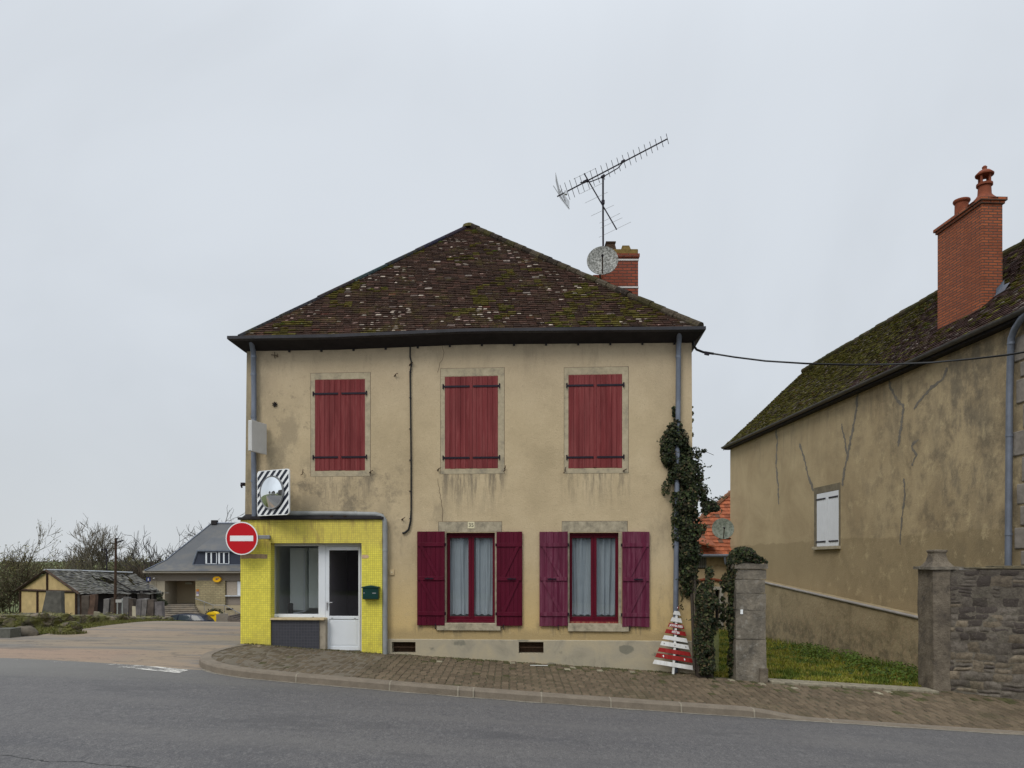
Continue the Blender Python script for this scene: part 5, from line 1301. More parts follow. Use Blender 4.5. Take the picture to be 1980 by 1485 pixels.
# roof
oh = .22; rise = (rz_-nze)/(NW/2)
bl = TN(s_near-.1, oh, nze-oh*rise+.05); br = TN(s_far+.12, oh, nze-oh*rise+.05); tr = TN(s_far+.12, -NW/2, rz_); tl = TN(s_near-.1, -NW/2, rz_)
def tile_col2(r, p):
    m_ = noise.noise(p*.7)*.7+noise.noise(p*2.3)*.5; v = r.uniform(.65, 1.3); q = r.random(); far = sst(p.y, 18, 25)
    if q < .16+.55*far+.7*max(0, m_): return ((.115*v, .105*v, .016*v) if r.random() < .65 else (.07*v,.062*v,.016*v)), r.random() < .5
    if q > .96: return (.16*v,.135*v,.12*v), False
    return ((.062*v,.036*v,.032*v) if far < .5 else (.055*v,.042*v,.026*v)), False
mb = MB(); r = random.Random(31); tile_slope(mb, br, bl, tl, tr, .10, .165, r, tile_col2, .02, 0, .05, .05)
b2l, b2r = TN(s_near-.1, -NW-oh, nze-oh*rise+.05), TN(s_far+.12, -NW-oh, nze-oh*rise+.05)
mb.face([b2l, tl, tr, b2r], (.04,.035,.02)); nroof = mb.build('roof', M['tile'], nbh, fix=False)
roof_bak = roof; roof = nroof
hip(tr, tl, .11, lambda: ((.06,.05,.02),(.09,.075,.05),(.05,.05,.02))[rnd.randrange(3)], .36, 'ridge_tile'); roof = roof_bak
mb = MB(); n = 12
for (s0, s1) in ((s_near-.1, s_far+.16),):          # half-round gutter along the eaves
    prof = [(oh+.0+.075*math.cos(a_), -.075*math.sin(a_)) for a_ in [math.pi*k/n for k in range(n+1)]]; zg = bl.z+.0
    for (d0, z0), (d1, z1) in zip(prof, prof[1:]): mb.face([TN(s0,d0+.04,zg+z0), TN(s1,d0+.04,zg+z0), TN(s1,d1+.04,zg+z1), TN(s0,d1+.04,zg+z1)])
mb.build('gutter', plain('dull_gutter', (.085,.08,.075), .5, .2, .3, 5), nbh, fix=False)
mb = MB(); boxn(mb, s_near, s_far+.10, zg-.12, zg-.03, .002, oh-.02); mb.build('fascia', M['soffit'], nbh)
mb = MB(); mb.prism([TN(s_far+.10, oh+.02, bl.z-.02), TN(s_far+.10, -NW/2, rz_-.02), TN(s_far+.10, -NW/2, rz_-.16), TN(s_far+.10, oh+.02, bl.z-.14)], WD*.05); mb.build('verge_board', M['gutter'], nbh)
# shuttered window
mb = MB(); gp = .10
for (s0,s1,z0,z1) in ((wa_-gp,wb_n+gp*2,wz1,wz1+.20), (wa_-gp,wa_,wz0,wz1), (wb_n,wb_n+gp*2,wz0,wz1)): boxn(mb, s0, s1, z0, z1, -.2, .006)
mb.build('window_surround', plain('grey_patch_render', (.17,.145,.10), .95, 0, .3, 6, .3), nbh)
mb = MB(); boxn(mb, wa_-.12, wb_n+.16, wz0-.09, wz0, -.2, .10); mb.build('window_sill', M['trim'], nbh, bevel=.01)
sm = (wa_+wb_n)/2
for s0, s1 in ((wa_, sm-.005), (sm+.005, wb_n)):
    mb = MB(); n = 4
    for k in range(n): boxn(mb, s0+(s1-s0)*k/n+.002, s0+(s1-s0)*(k+1)/n-.002, wz0+.01, wz1-.01, -.03, .012)
    o = mb.build('shutter', plain('white_shutter_paint', (.66,.68,.71), .5, 0, .05, 3) if s0 == wa_ else M['lastw'], nbh, bevel=.004); M['lastw'] = o.data.materials[0]
    for z in (wz0+.15, wz1-.18):
        mb = MB(); boxn(mb, s0+(.02 if s0 == wa_ else .10), s1-(.10 if s0 == wa_ else -.05), z-.022, z+.022, .012, .026); mb.build('strap_hinge', M['iron'], o)
# cement-filled cracks
m = NB('crack_cement'); c = m.ramp(m.noise(8, 4), [(.3, (.135,.122,.10)), (.7, (.20,.178,.14))]); m.col(c); M['crackm'] = m.m
uvn = lambda p: Vector(SN(p.x, p.y)); mk = lambda p: TN(p.x, .004, p.y)
for w_, pts in ((.08, [(1500,828),(1503,855),(1501,900),(1505,940),(1506,974)]), (.08,[(1546,857),(1556,890),(1564,925),(1573,948)]), (.085,[(1659,757),(1655,800),(1643,860),(1634,905),(1629,938)]), (.06,[(1627,820),(1634,850),(1637,876)]), (.07,[(1718,727),(1721,748),(1735,775),(1748,785),(1742,830),(1737,862)]), (.06,[(1832,712),(1822,735),(1800,750),(1778,775),(1768,790)]), (.05,[(1776,850),(1762,862),(1772,880),(1764,900)]), (.05,[(1748,925),(1750,955),(1744,1000),(1741,1052)])):
    mb = MB(); st_ = jit(pts, 4, 1.0, rnd, uvn)
    for q_ in range(len(st_)-1): strip(mb, [st_[q_], st_[q_+1]+(st_[q_+1]-st_[q_])*.25], w_*1.25*rnd.uniform(.55,1.4), lambda p, q_=q_: TN(p.x, .0035+(q_%2)*.0015, p.y))
    mb.build('crack_repair', M['crackm'], nbh, fix=False)
# quoins at the near corner
z = -1; k = 0; r = random.Random(8)
while z < nze-.3:
    h_ = r.uniform(.30, .52); l_ = .95 if k % 2 else .62
    mb = MB(); boxn(mb, s_near-.02, s_near+.35+l_*r.uniform(.55,.8), z+.02, z+h_-.02, -.3, .018+r.uniform(0,.02)); mb.build('quoin', M['quoin'], nbh, bevel=.02)
    z += h_; k += 1
# chimney
cb_ = .70; sc0, sc1 = 16.8-15, 18.4-15; ct_ = .47; zt_ = E+7.92
mb = MB(); boxn(mb, sc0, sc1, nze-.2, zt_-.02, -cb_-ct_, -cb_)
nchim = mb.build('chimney', M['chimney2'], nbh)
mb = MB()
boxn(mb, sc0-.035, sc1+.035, zt_-.02, zt_+.04, -cb_-ct_-.035, -cb_+.035); boxn(mb, sc0-.07, sc1+.07, zt_+.04, zt_+.11, -cb_-ct_-.07, -cb_+.07)
mb.build('brick_cap', M['chimney2'], nchim)
mb = MB(); boxn(mb, sc0+.02, sc1-.02, zt_+.11, zt_+.13, -cb_-ct_+.02, -cb_-.02); mb.build('mortar_bed', M['mosscap'], nchim)
pp = TN(17.85-15, -cb_-ct_/2, zt_+.11); mb = MB(); mb.lathe([(.20,-.02),(.165,.05),(.15,.10),(.145,.36),(.17,.38),(.185,.41),(.18,.44),(.145,.445)], pp, 24); mb.build('chimney_pot', M['terracotta'], nchim, True)
pp = TN(17.05-15, -cb_-ct_/2, zt_+.11); mb = MB(); mb.lathe([(.34,-.02),(.26,.04),(.18,.12),(.14,.18),(.13,.36),(.165,.38),(.165,.43),(.12,.44)], pp, 24)
for k in range(4): a_ = math.pi/2*k+.5; mb.tube([pp+Vector((.115*math.cos(a_), .115*math.sin(a_), .43)), pp+Vector((.115*math.cos(a_), .115*math.sin(a_), .60))], .028, 6)
mb.lathe([(.13,.59),(.185,.61),(.19,.64),(.12,.71),(.05,.75),(.045,.77),(.055,.80),(.03,.83),(.001,.84)], pp, 20); mb.build('chimney_pot', M['terracotta'], nchim, True)
mb = MB(); rzb = lambda b: nze+rise*b+.05
mb.face([TN(sc0-.02,-.95,rzb(.95)), TN(sc0-.30,-1.0,rzb(1.0)), TN(sc0-.30,-1.12,rzb(1.12)+.06), TN(sc0-.02,-1.17,rzb(1.17)+.05)]); mb.face([TN(sc0-.02,-1.0,rzb(1.0)), TN(sc0-.05,-1.17,rzb(1.17)), TN(sc0-.06,-1.17,rzb(1.17)+.16), TN(sc0-.04,-1.0,rzb(1.0)+.12)]); mb.build('flashing', M['zinc'], nchim, fix=False)
# downpipe
def np_(px, py, d):
    s_, z = SN(px, py, d); return TN(s_, d, z)
nd = pipe('downpipe', [np_(1996,596,.22), np_(1975,616,.2), np_(1962,636,.14), np_(1955,655,.12), np_(1952,760,.12), np_(1951,900,.12), np_(1949.5,1110,.12)], .062, M['zinc'], nbh, [(np_(1955,664,.12),(0,0,1)), (np_(1951.5,842,.12),(0,0,1)), (np_(1950.5,1033,.12),(0,0,1))])

# ------------------------------------------------------------------ low wall topped by a pipe, in front of the ochre house
lw = thing('low_yard_wall', TN(6, .45, E-2.5), 'low rendered yard wall along the ochre house topped by a slanting pipe', 'wall')
mb = MB(); sfa, zfa = SN(1478,1127.5,.45); sne, zne = SN(1775,1196,.45); n = 24
def lwz(s_): return zfa+(zne-zfa)*(sfa-s_)/(sfa-sne)-.03
sA, sB = sne-.8, sfa+1.0
for i in range(n):
    s0, s1 = sA+(sB-sA)*i/n, sA+(sB-sA)*(i+1)/n
    dz = lambda s_: .02*noise.noise(Vector((s_, 0, 0)))
    mb.face([TN(s1,.45,-1.4), TN(s0,.45,-1.4), TN(s0,.45+dz(s0),lwz(s0)), TN(s1,.45+dz(s1),lwz(s1))]); mb.face([TN(s1,.45+dz(s1),lwz(s1)), TN(s0,.45+dz(s0),lwz(s0)), TN(s0,.004,lwz(s0)+.04), TN(s1,.004,lwz(s1)+.04)])
m = NB('yard_wall_render'); x, y, z = m.sep(); f = m.noise(1.4, 6, .7, None, .5); c = m.ramp(f, [(.32, (.20,.155,.085)), (.5, (.30,.235,.135)), (.7, (.36,.285,.17))])
zt2 = m.math('SUBTRACT', z, m.math('MULTIPLY', y, .058)); band = m.rect(x, zt2, -50, 50, .13, .30, .06)
c = m.mix(m.mul(band, .65), c, (.15,.125,.10)); c = m.mix(m.mul(m.smooth(z, .7, .1), m.smooth(m.noise(3,5), .4, .6), .7), c, (.13,.105,.06)); c = m.mix(m.mul(m.smooth(m.noise(7, 5, .75), .5, .62), m.smooth(z, 1.2, .6), .5), c, (.36,.25,.15))
m.col(c); m.bump(m.noise(9, 5, .7), .8, .03); mb.build('wall', m.m, lw, fix=False)
mb = MB(); mb.tube([TN(sfa+.9,.45,lwz(sfa+.9)+.05), TN(sA,.45,lwz(sA)+.05)], .04, 10); o = mb.build('pipe', plain('pale_pipe', (.27,.25,.23), .6, 0, .2, 4), lw, True)

# ------------------------------------------------------------------ gate piers and rubble wall
def rough_block(mb, x0, x1, y0, y1, z0, z1, amp=.012, n=4, fr=2.2, seed=0, tp=0):
    """box whose faces are gently uneven"""
    def w_(x, y, z): 
        v = Vector((x*fr+seed, y*fr, z*fr)); k = 1-tp*(z-z0)/(z1-z0)
        x = (x0+x1)/2+(x-(x0+x1)/2)*k; y = (y0+y1)/2+(y-(y0+y1)/2)*k
        return Vector((x, y, z))+Vector((noise.noise(v), noise.noise(v+Vector((7,0,0))), noise.noise(v+Vector((0,9,0)))*.6))*amp*1.6
    def gridf(f, nu, nv):
        g_ = [f(i/nu, j/nv) for j in range(nv+1) for i in range(nu+1)]
        mb.mesh(g_, [(j*(nu+1)+i, j*(nu+1)+i+1, (j+1)*(nu+1)+i+1, (j+1)*(nu+1)+i) for j in range(nv) for i in range(nu)])
    nx_n = max(2, int((x1-x0)/.12)); ny_n = max(2, int((y1-y0)/.12)); nz_n = max(2, int((z1-z0)/.10))
    lx = lambda t: x0+(x1-x0)*t; ly = lambda t: y0+(y1-y0)*t; lz = lambda t: z0+(z1-z0)*t
    gridf(lambda a, b: w_(lx(a), y0, lz(b)), nx_n, nz_n); gridf(lambda a, b: w_(lx(1-a), y1, lz(b)), nx_n, nz_n)
    gridf(lambda a, b: w_(x0, ly(1-a), lz(b)), ny_n, nz_n); gridf(lambda a, b: w_(x1, ly(a), lz(b)), ny_n, nz_n)
    gridf(lambda a, b: w_(lx(a), ly(b), z1), nx_n, ny_n); gridf(lambda a, b: w_(lx(a), ly(1-b), z0), nx_n, ny_n)
def PX(px, Y): return (px-CX)/FX*Y
YP = 14.3
gp1 = thing('gate_pier', (PX(1452,YP), YP, E+wall_z(4.4)), 'square grey stone gate pier between the narrow and the wide gateway, overgrown with ivy', 'gate pier')
zs_ = [(1330,1236,0,.0),(1236,1180,1,.01),(1180,1147,0,.006),(1147,1120,1,.012),(1120,1100,0,.0)]
mb = MB()
for i, (yb, yt, _, g_) in enumerate(zs_): rough_block(mb, PX(1423+g_*60,YP), PX(1481.5-g_*90,YP), YP, YP+.45, P(0,yb,YP).z+.006-(.3 if i == 0 else 0), P(0,yt,YP).z-.006, .010, seed=i*3)
mb.build('shaft', M['pier'], gp1, fix=False)
mb = MB(); rough_block(mb, PX(1420,YP), PX(1484,YP), YP-.03, YP+.48, P(0,1100,YP).z, P(0,1090,YP).z, .012, seed=4); mb.build('cap_slab', M['pier'], gp1, fix=False)
mb = MB(); mb.lathe([(.20,0),(.19,.05),(.14,.10),(.11,.17),(.12,.21),(.001,.22)], (PX(1447,YP), YP+.22, P(0,1090,YP).z), 4, Matrix.Rotation(R(45),3,'Z')); mb.build('finial', M['pier'], gp1)
mb = MB(); rough_block(mb, PX(1470,YP)-.02, PX(1482,YP)+.01, YP-.06, YP+.1, E+wall_z(4.4)-.3, P(0,1292,YP).z, .01, seed=9); mb.build('guard_stone', M['pier2'], gp1, fix=False)
mb = MB(); mb.box(P(1434,1183,YP-.01), (.045,.02,.085)); mb.build('white_tab', M['signwhite'], gp1)
YR = 14.35
rw = thing('rubble_wall', (PX(1880,YR), YR-.3, E+wall_z(8.6)), 'dark rubble stone wall with a finial at the right of the wide gateway', 'wall')
xL = PX(1805,YR)
mb = MB(); rough_block(mb, xL, PX(1838,YR), YR, YR+.55, -1.6, P(0,1100,YR).z, .014, seed=2); mb.build('end_pier', M['pier2'], rw, fix=False)
# wall in slightly turned frame
wpts = [(PX(1838,YR)-.01, YR+.02), (9.3, 13.72), (13.5, 13.35)]
mb = MB()
for (xa, ya), (xb, yb) in zip(wpts, wpts[1:]):
    L_ = math.hypot(xb-xa, yb-ya); nu, nv = int(L_/.05), 60; zt3 = P(0,1097,YR).z-.03
    tdir = Vector((xb-xa, yb-ya, 0)).normalized(); nn3 = Vector((tdir.y, -tdir.x, 0))
    def wp(i, j):
        t = i/nu; x, y = xa+(xb-xa)*t, ya+(yb-ya)*t; z = -1.6+(zt3+1.6)*j/nv
        v = Vector((x*4.2, y*4.2, z*7.5)); d1, _ = noise.voronoi(v+Vector((noise.noise(v*.6), noise.noise(v*.6+Vector((5,5,5))), 0))*.5)
        rel = noise.noise(Vector((x*5, y*5, z*9)))*.012+noise.noise(v*.25)*.03
        return Vector((x, y, z+(.02*noise.noise(Vector((x*4,0,0))) if j == nv else 0)))+nn3*rel
    g_ = [wp(i, j) for j in range(nv+1) for i in range(nu+1)]
    mb.mesh(g_, [(j*(nu+1)+i, j*(nu+1)+i+1, (j+1)*(nu+1)+i+1, (j+1)*(nu+1)+i) for j in range(nv) for i in range(nu)], (.17,.15,.12))
    # stones bedded in the mortar: uneven courses of uneven blocks
    rs = random.Random(int(xa*10)); zc = E+wall_z(10)-.45; row = 0
    while zc < zt3-.04:
        low_ = sst(zc, 1.2, .2); hh = rs.uniform(.08, .21)+.03*low_; s_ = -rs.uniform(0, .2)
        while s_ < L_:
            ww = rs.uniform(.12, .36); x0s, x1s = max(0, s_), min(L_, s_+ww-.008); s_ += ww
            if rs.random() < .07: continue
            if x1s-x0s < .05: continue
            sub_ = rs.choice((1,1,2)) if hh > .13 else 1
            if hh > .17 and rs.random() < .25: sub_ = 3
            for sk in range(sub_):
                h0, h1 = hh*sk/sub_, hh*(sk+1)/sub_; zz0 = zc+h0+.006; zz1 = min(zt3-.01, zc+h1-.006)
                if zz1-zz0 < .03: continue
                pr = rs.uniform(.001, .012)+.008*low_; v = rs.uniform(.7, 1.25); q_ = rs.random()
                cs = (.155*v,.135*v,.112*v) if q_ < .45 else ((.22*v,.18*v,.13*v) if q_ < .45+.35*low_+.1 else (.085*v,.072*v,.064*v))
                skew = rs.uniform(-.02,.02); mu, mv = 6, 4; gg = []
                for jj in range(mv+1):
                    for ii in range(mu+1):
                        a_, b_ = ii/mu, jj/mv; ed = min(1, min(a_, 1-a_)*4.5)*min(1, min(b_, 1-b_)*3.2); X_ = x0s+(x1s-x0s)*a_+skew*(b_-.5)*2
                        yy_ = zz0+(zz1-zz0)*b_+.05*noise.noise(Vector((X_*2.2+xa, (zz0+(zz1-zz0)*b_)*1.2, 3)))+.02*noise.noise(Vector((X_*7, (zz0+(zz1-zz0)*b_)*4, row)))
                        nv_ = noise.noise(Vector((X_*11, yy_*14, row*3.3))); X_ += .022*noise.noise(Vector((yy_*13, X_*5, 1))); rl = pr*(ed**.5)+nv_*.010*ed-.004*(1-ed)+noise.noise(Vector(((xa+tdir.x*X_)*1.05, (ya+tdir.y*X_)*1.05, yy_*1.9)))*.03
                        gg.append(Vector((xa, ya, 0))+tdir*X_+nn3*(rl+.004)+ZV*yy_)
                mb.mesh(gg, [(jj*(mu+1)+ii, jj*(mu+1)+ii+1, (jj+1)*(mu+1)+ii+1, (jj+1)*(mu+1)+ii) for jj in range(mv) for ii in range(mu)], cs)
        zc += hh; row += 1
    mb.hexa([(xa,ya+.03,zt3-.02),(xb,yb+.03,zt3-.02),(xb,yb+.5,zt3-.02),(xa,ya+.5,zt3-.02)], [(xa,ya+.03,zt3),(xb,yb+.03,zt3),(xb,yb+.5,zt3),(xa,ya+.5,zt3)])
    mb.face([(xa,ya+.5,-1.6),(xb,yb+.5,-1.6),(xb,yb+.5,zt3-.02),(xa,ya+.5,zt3-.02)])
mb.build('masonry', M['rubblestone'], rw, True, fix=False, angle=60)
mb = MB(); x = PX(1790,YR); r = random.Random(4); rough_block(mb, PX(1771,YR+.55)-.03, xL+.55, YR-.035, YR+.6, P(0,1101,YR).z, P(0,1095.5,YR).z, .008, seed=5); mb.build('cap_slab', M['pier'], rw, fix=False)
mb = MB(); xx = xL+.30
for (xa, ya), (xb, yb) in zip(wpts, wpts[1:]):
    n = int((xb-xa)/.3)
    for i in range(n):
        t0, t1 = i/n, (i+1)/n-.01; p0 = Vector((xa+(xb-xa)*t0, ya+(yb-ya)*t0, 0)); p1 = Vector((xa+(xb-xa)*t1, ya+(yb-ya)*t1, 0)); h_ = zt3+r.uniform(.035,.06)
        if xa < 9 and p0.x < xL+.56: continue
        q_ = [p0-Vector((0,.03,0)), p1-Vector((0,.03,0)), p1+Vector((0,.52,0)), p0+Vector((0,.52,0))]
        mb.hexa([v+ZV*(zt3+.002) for v in q_], [v+ZV*(h_+r.uniform(-.01,.01)) for v in q_])
mb.build('coping', plain('mossy_coping', (.13,.11,.07), .95, 0, .6, 9, .6), rw, bevel=.012)
mb = MB(); mb.lathe([(.33,0),(.27,.05),(.21,.11),(.175,.20),(.165,.27),(.19,.29),(.19,.33),(.001,.34)], (PX(1812,YR+.25), YR+.26, P(0,1096,YR).z-.01), 4, Matrix.Rotation(R(45),3,'Z')); mb.build('finial', M['pier2'], rw, bevel=.015)

# ------------------------------------------------------------------ stump-like post at the narrow gateway
gpost = thing('gate_post', (PX(1364,14.5), 14.5, E+wall_z(3.6)), 'dark ivy-choked post at the right corner of the beige house', 'gate post')
mb = MB(); r = random.Random(2); zb0 = E+wall_z(3.6)-.3
rough_block(mb, PX(1350,14.5), PX(1377,14.5), 14.44, 14.75, zb0, P(0,1150,14.5).z, .03, seed=12, tp=.05); gpost_s = mb.build('shaft', plain('dark_post', (.045,.035,.026), .95, 0, .5, 9, .8), gpost, fix=False)

# ------------------------------------------------------------------ ivy
def ivy(name, root, label, blobs, count, r, stems=(), dead=0, leafs=(.035,.072), cat='ivy'):
    t = thing(name, root, label, cat); mb = MB()
    cols = [(.026,.040,.013),(.018,.029,.010),(.050,.070,.020),(.012,.018,.008),(.040,.044,.022),(.075,.080,.030),(.016,.025,.010),(.045,.035,.018)]
    tot = sum(b[3] for b in blobs)
    for c, rad, rnrm, wgt in blobs:
        c = Vector(c); rad = Vector(rad)
        for k in range(int(count*wgt/tot)):
            v = Vector((r.gauss(0,1), r.gauss(0,1), r.gauss(0,1))).normalized(); q_ = v*(r.random()**.30)
            n_ = noise.noise((c+Vector((q_.x*rad.x, q_.y*rad.y, q_.z*rad.z)))*4.5)
            q_ *= 1+.5*n_; p = c+Vector((q_.x*rad.x, q_.y*rad.y, q_.z*rad.z))
            if n_ < -.32: continue
            nr = Vector((v.x*.7+r.gauss(0,.45), -abs(v.y)*.6-.35+r.gauss(0,.35), v.z*.3+.35+r.gauss(0,.4)))
            leafq(mb, p, nr, r.uniform(*leafs)*(1.35 if r.random() < .15 else 1), pick(r, cols if r.random() > dead else [(.14,.10,.05),(.10,.075,.04)]), r)
    shoots = []
    for k in range(int(count/600)):
        c, rad, _, _w = r.choice([b_ for b_ in blobs if b_[3] > .9]); p = Vector(c)+Vector((r.uniform(-1,1)*rad[0], -rad[1]*.6, r.uniform(-.8,1)*rad[2])); d_ = Vector((r.choice((-1,1))*r.uniform(.3,1), -.1, r.uniform(-.8,.6))).normalized(); pts_ = [p]
        for q_ in range(r.randrange(5, 10)):
            d_ = (d_+Vector((r.gauss(0,.2), 0, r.gauss(-.08,.2)))).normalized(); p = p+d_*.035; pts_.append(p)
            leafq(mb, p+Vector((r.gauss(0,.012),-.01,r.gauss(0,.012))), Vector((r.gauss(0,.5),-1,.4)), r.uniform(.025,.05), pick(r, cols), r)
        shoots.append(pts_)
    mb.build('foliage', M['leaf'], t, fix=False)
    mb = MB()
    for q_ in shoots: mb.tube(q_, .004, 3)
    for s_ in stems: mb.tube([Vector(p) for p in s_[0]], s_[1], 6)
    if stems: mb.build('stem', M['bark'], t, True)
    return t
r = random.Random(77); IB = []
def ib(px, py, rxp, ryp, Y, w_, ry=.16): IB.append((P(px,py,Y), (rxp/FX*Y, ry, ryp/FX*Y), None, w_))
ib(1306,865,24,46,14.93,11); ib(1322,905,28,50,14.93,14); ib(1328,960,26,50,14.93,13); ib(1330,1015,24,45,14.95,11); ib(1332,1065,22,45,14.95,10); ib(1322,990,16,150,14.99,9,.08); ib(1333,1112,17,38,14.95,7)
ib(1296,835,14,20,14.93,1.6); ib(1290,880,11,30,14.93,2); ib(1289,944,9,14,14.92,.5); ib(1305,1020,7,45,14.92,1.2); ib(1350,920,10,28,14.95,1.6); ib(1363,968,10,26,14.95,2,.12); ib(1377,978,10,11,14.95,1.1,.1); ib(1354,1018,12,16,14.95,1.2); ib(1385,984,6,6,14.95,.25,.08); ib(1362,872,7,4,14.95,.18,.05); ib(1350,880,6,8,14.95,.3,.08)
for k in range(12): ib(1338-(k%2)*4, 785+k*7, 2.6, 4, 15.03, .12, .03)
for k in range(7): ib(1303, 790+k*7, 3, 4, 14.95, .09, .03)
ivy('ivy', fp(1330,1300,.1), 'dense dark ivy climbing the right corner and downpipe of the beige house', IB, 21000, r,
    [([P(1343,1295,14.6), P(1338,1150,14.9), P(1330,1000,14.98), P(1322,860,14.98)], .035), ([P(1350,1290,14.6), P(1345,1150,14.85), P(1336,1000,14.98)], .028), ([P(1350,950,15), P(1368,962,14.95), P(1392,975,14.95)], .008), ([P(1350,880,15), P(1362,872,14.95), P(1380,880,14.95)], .005)], .03)
IB = []
ib(1362,1165,17,30,14.4,5,.16); ib(1372,1120,9,22,14.5,1.2,.15); ib(1366,1205,20,38,14.38,5.5,.14); ib(1377,1165,15,18,14.4,1.6,.16); ib(1364,1262,18,44,14.38,5.5,.10); ib(1350,1225,7,60,14.38,1.7,.1); ib(1386,1200,7,16,14.4,.5,.1); ib(1374,1285,10,22,14.38,1.2,.1)
ivy('ivy', (PX(1364,14.4), 14.4, E+wall_z(3.6)), 'ragged dark ivy covering the low post beside the narrow gateway', IB, 10500, r, [([P(1352,1300,14.4), P(1355,1200,14.38), P(1360,1140,14.4)], .03), ([P(1372,1300,14.4), P(1370,1220,14.38), P(1366,1150,14.4)], .022), ([P(1362,1304,14.38), P(1360,1240,14.36), P(1352,1170,14.4)], .025)], .12)
IB = []
ib(1440,1072,24,15,14.5,4.5,.22); ib(1418,1095,10,26,14.55,2.5,.25); ib(1413,1140,7,30,14.6,2.2,.22); ib(1413,1200,7,45,14.6,2.2,.2); ib(1416,1270,6,40,14.6,1.6,.2); ib(1400,1140,6,32,14.75,.5,.1); ib(1396,1185,6,26,14.75,.4,.1); ib(1463,1085,11,5,14.35,.4,.1); ib(1425,1086,12,7,14.35,1,.1)
for k in range(5): ib(1462+k*5, 1074+k*3.4, 2.4, 2.2, 14.3, .05, .03)
ivy('ivy', (PX(1416,14.5), 14.55, E+wall_z(4)), 'ivy crowning the grey gate pier and hanging down its left side', IB, 5600, r, [([P(1416,1315,14.6), P(1412,1200,14.6), P(1418,1095,14.55), P(1440,1075,14.5)], .02)], .06, (.04,.075))

# ------------------------------------------------------------------ cottage with orange roof seen through the gap
YB = 31.0
cot = thing('orange_roofed_cottage', (PX(1380,YB), YB, E+G(8.2,YB)), 'old ochre cottage with orange tiled roof behind the yard', 'cottage')
def pb_(px, py, Y=YB): return P(px, py, Y)
mb = MB(); x0, x1 = PX(1325,YB), PX(1480,YB); zb = -.9; ze = pb_(0,1070).z
hz = (PX(1345,YB), PX(1366,YB), pb_(0,1100).z, pb_(0,1068).z); dz_ = (PX(1383,YB), PX(1391,YB), zb, pb_(0,1140).z)
def tw(u, d, z): return Vector((u, YB-d, z))
wall_grid(mb, [x0,x1,hz[0],hz[1],dz_[0],dz_[1]], [zb,ze,hz[2],hz[3]-.03,dz_[3]], [(hz[0],hz[1],hz[2],hz[3]-.03), dz_], 0, .25, tw)
m = NB('patched_render'); f = m.noise(1.1, 6, .7, None, .5); c = m.ramp(f, [(.32, (.22,.16,.09)), (.5, (.34,.26,.15)), (.7, (.38,.28,.17))]); x, y, z = m.sep(); c = m.mix(m.mul(m.smooth(z, 1.6, .4), m.smooth(m.noise(2,4), .35, .6), .8), c, (.33,.31,.27)); m.col(c); m.bump(m.noise(6,4), .6, .03)
mb.build('wall', m.m, cot, fix=False)
mb = MB(); mb.face([tw(hz[0],-.2,hz[2]), tw(hz[1],-.2,hz[2]), tw(hz[1],-.2,hz[3]), tw(hz[0],-.2,hz[3])]); mb.build('window_void', M['hole'], cot, fix=False)
mb = MB(); 
for k in range(5): mb.box(((hz[0]+hz[1])/2-.14+k*.08, YB-.03, (hz[2]+hz[3])/2), (.06,.03,hz[3]-hz[2]-.1))
mb.build('window_shutter', plain('grey_board', (.13,.13,.12), .8, 0, .3, 9), cot)
mb = MB(); mb.face([tw(dz_[0],-.2,dz_[2]), tw(dz_[1],-.2,dz_[2]), tw(dz_[1],-.2,dz_[3]), tw(dz_[0],-.2,dz_[3])]); mb.build('door_void', M['hole'], cot, fix=False)
mb = MB(); mb.box((PX(1394,YB), YB-.05, (zb+dz_[3])/2), (.13,.1,dz_[3]-zb)); mb.box(((dz_[0]+dz_[1])/2, YB-.05, dz_[3]+.06), (.5,.1,.12)); mb.build('door_frame', plain('stone_grey', (.36,.34,.30), .9, 0, .2), cot)
mb = MB(); n = 10; arc = [Vector((PX(1345+68*i/n-8,YB), YB-.03, pb_(0, 1127-7*math.sin(math.pi*i/n)).z)) for i in range(n+1)]
mb.tube(arc, .06, 5); mb.build('brick_arch', M['terracotta'], cot)
def cot_tiles(r, p): v = r.uniform(.7,1.25); return ((.36*v,.105*v,.045*v) if r.random() > .12 else (.17*v,.085*v,.05*v)), False
mb = MB(); ez_ = pb_(0,1073).z; tz_ = P(0,953,YB+3.6).z
tz_ = P(0,943,YB+3.6).z; tile_slope(mb, Vector((PX(1270,YB),YB-.3,ez_)), Vector((x1,YB-.3,ez_)), Vector((x1+.5,YB+3.6,tz_)), Vector((PX(1425,YB+3.6),YB+3.6,tz_)), .26, .20, random.Random(3), cot_tiles, .03, 0, .06, 0)
mb.tube([Vector((PX(1270,YB),YB-.3,ez_)), Vector((PX(1425,YB+3.6),YB+3.6,tz_+.02))], .10, 6, True, (.22,.10,.05)); mb.tube([Vector((PX(1425,YB+3.6),YB+3.6,tz_+.02)), Vector((x1+.5,YB+3.6,tz_))], .1, 6, True, (.22,.10,.05))
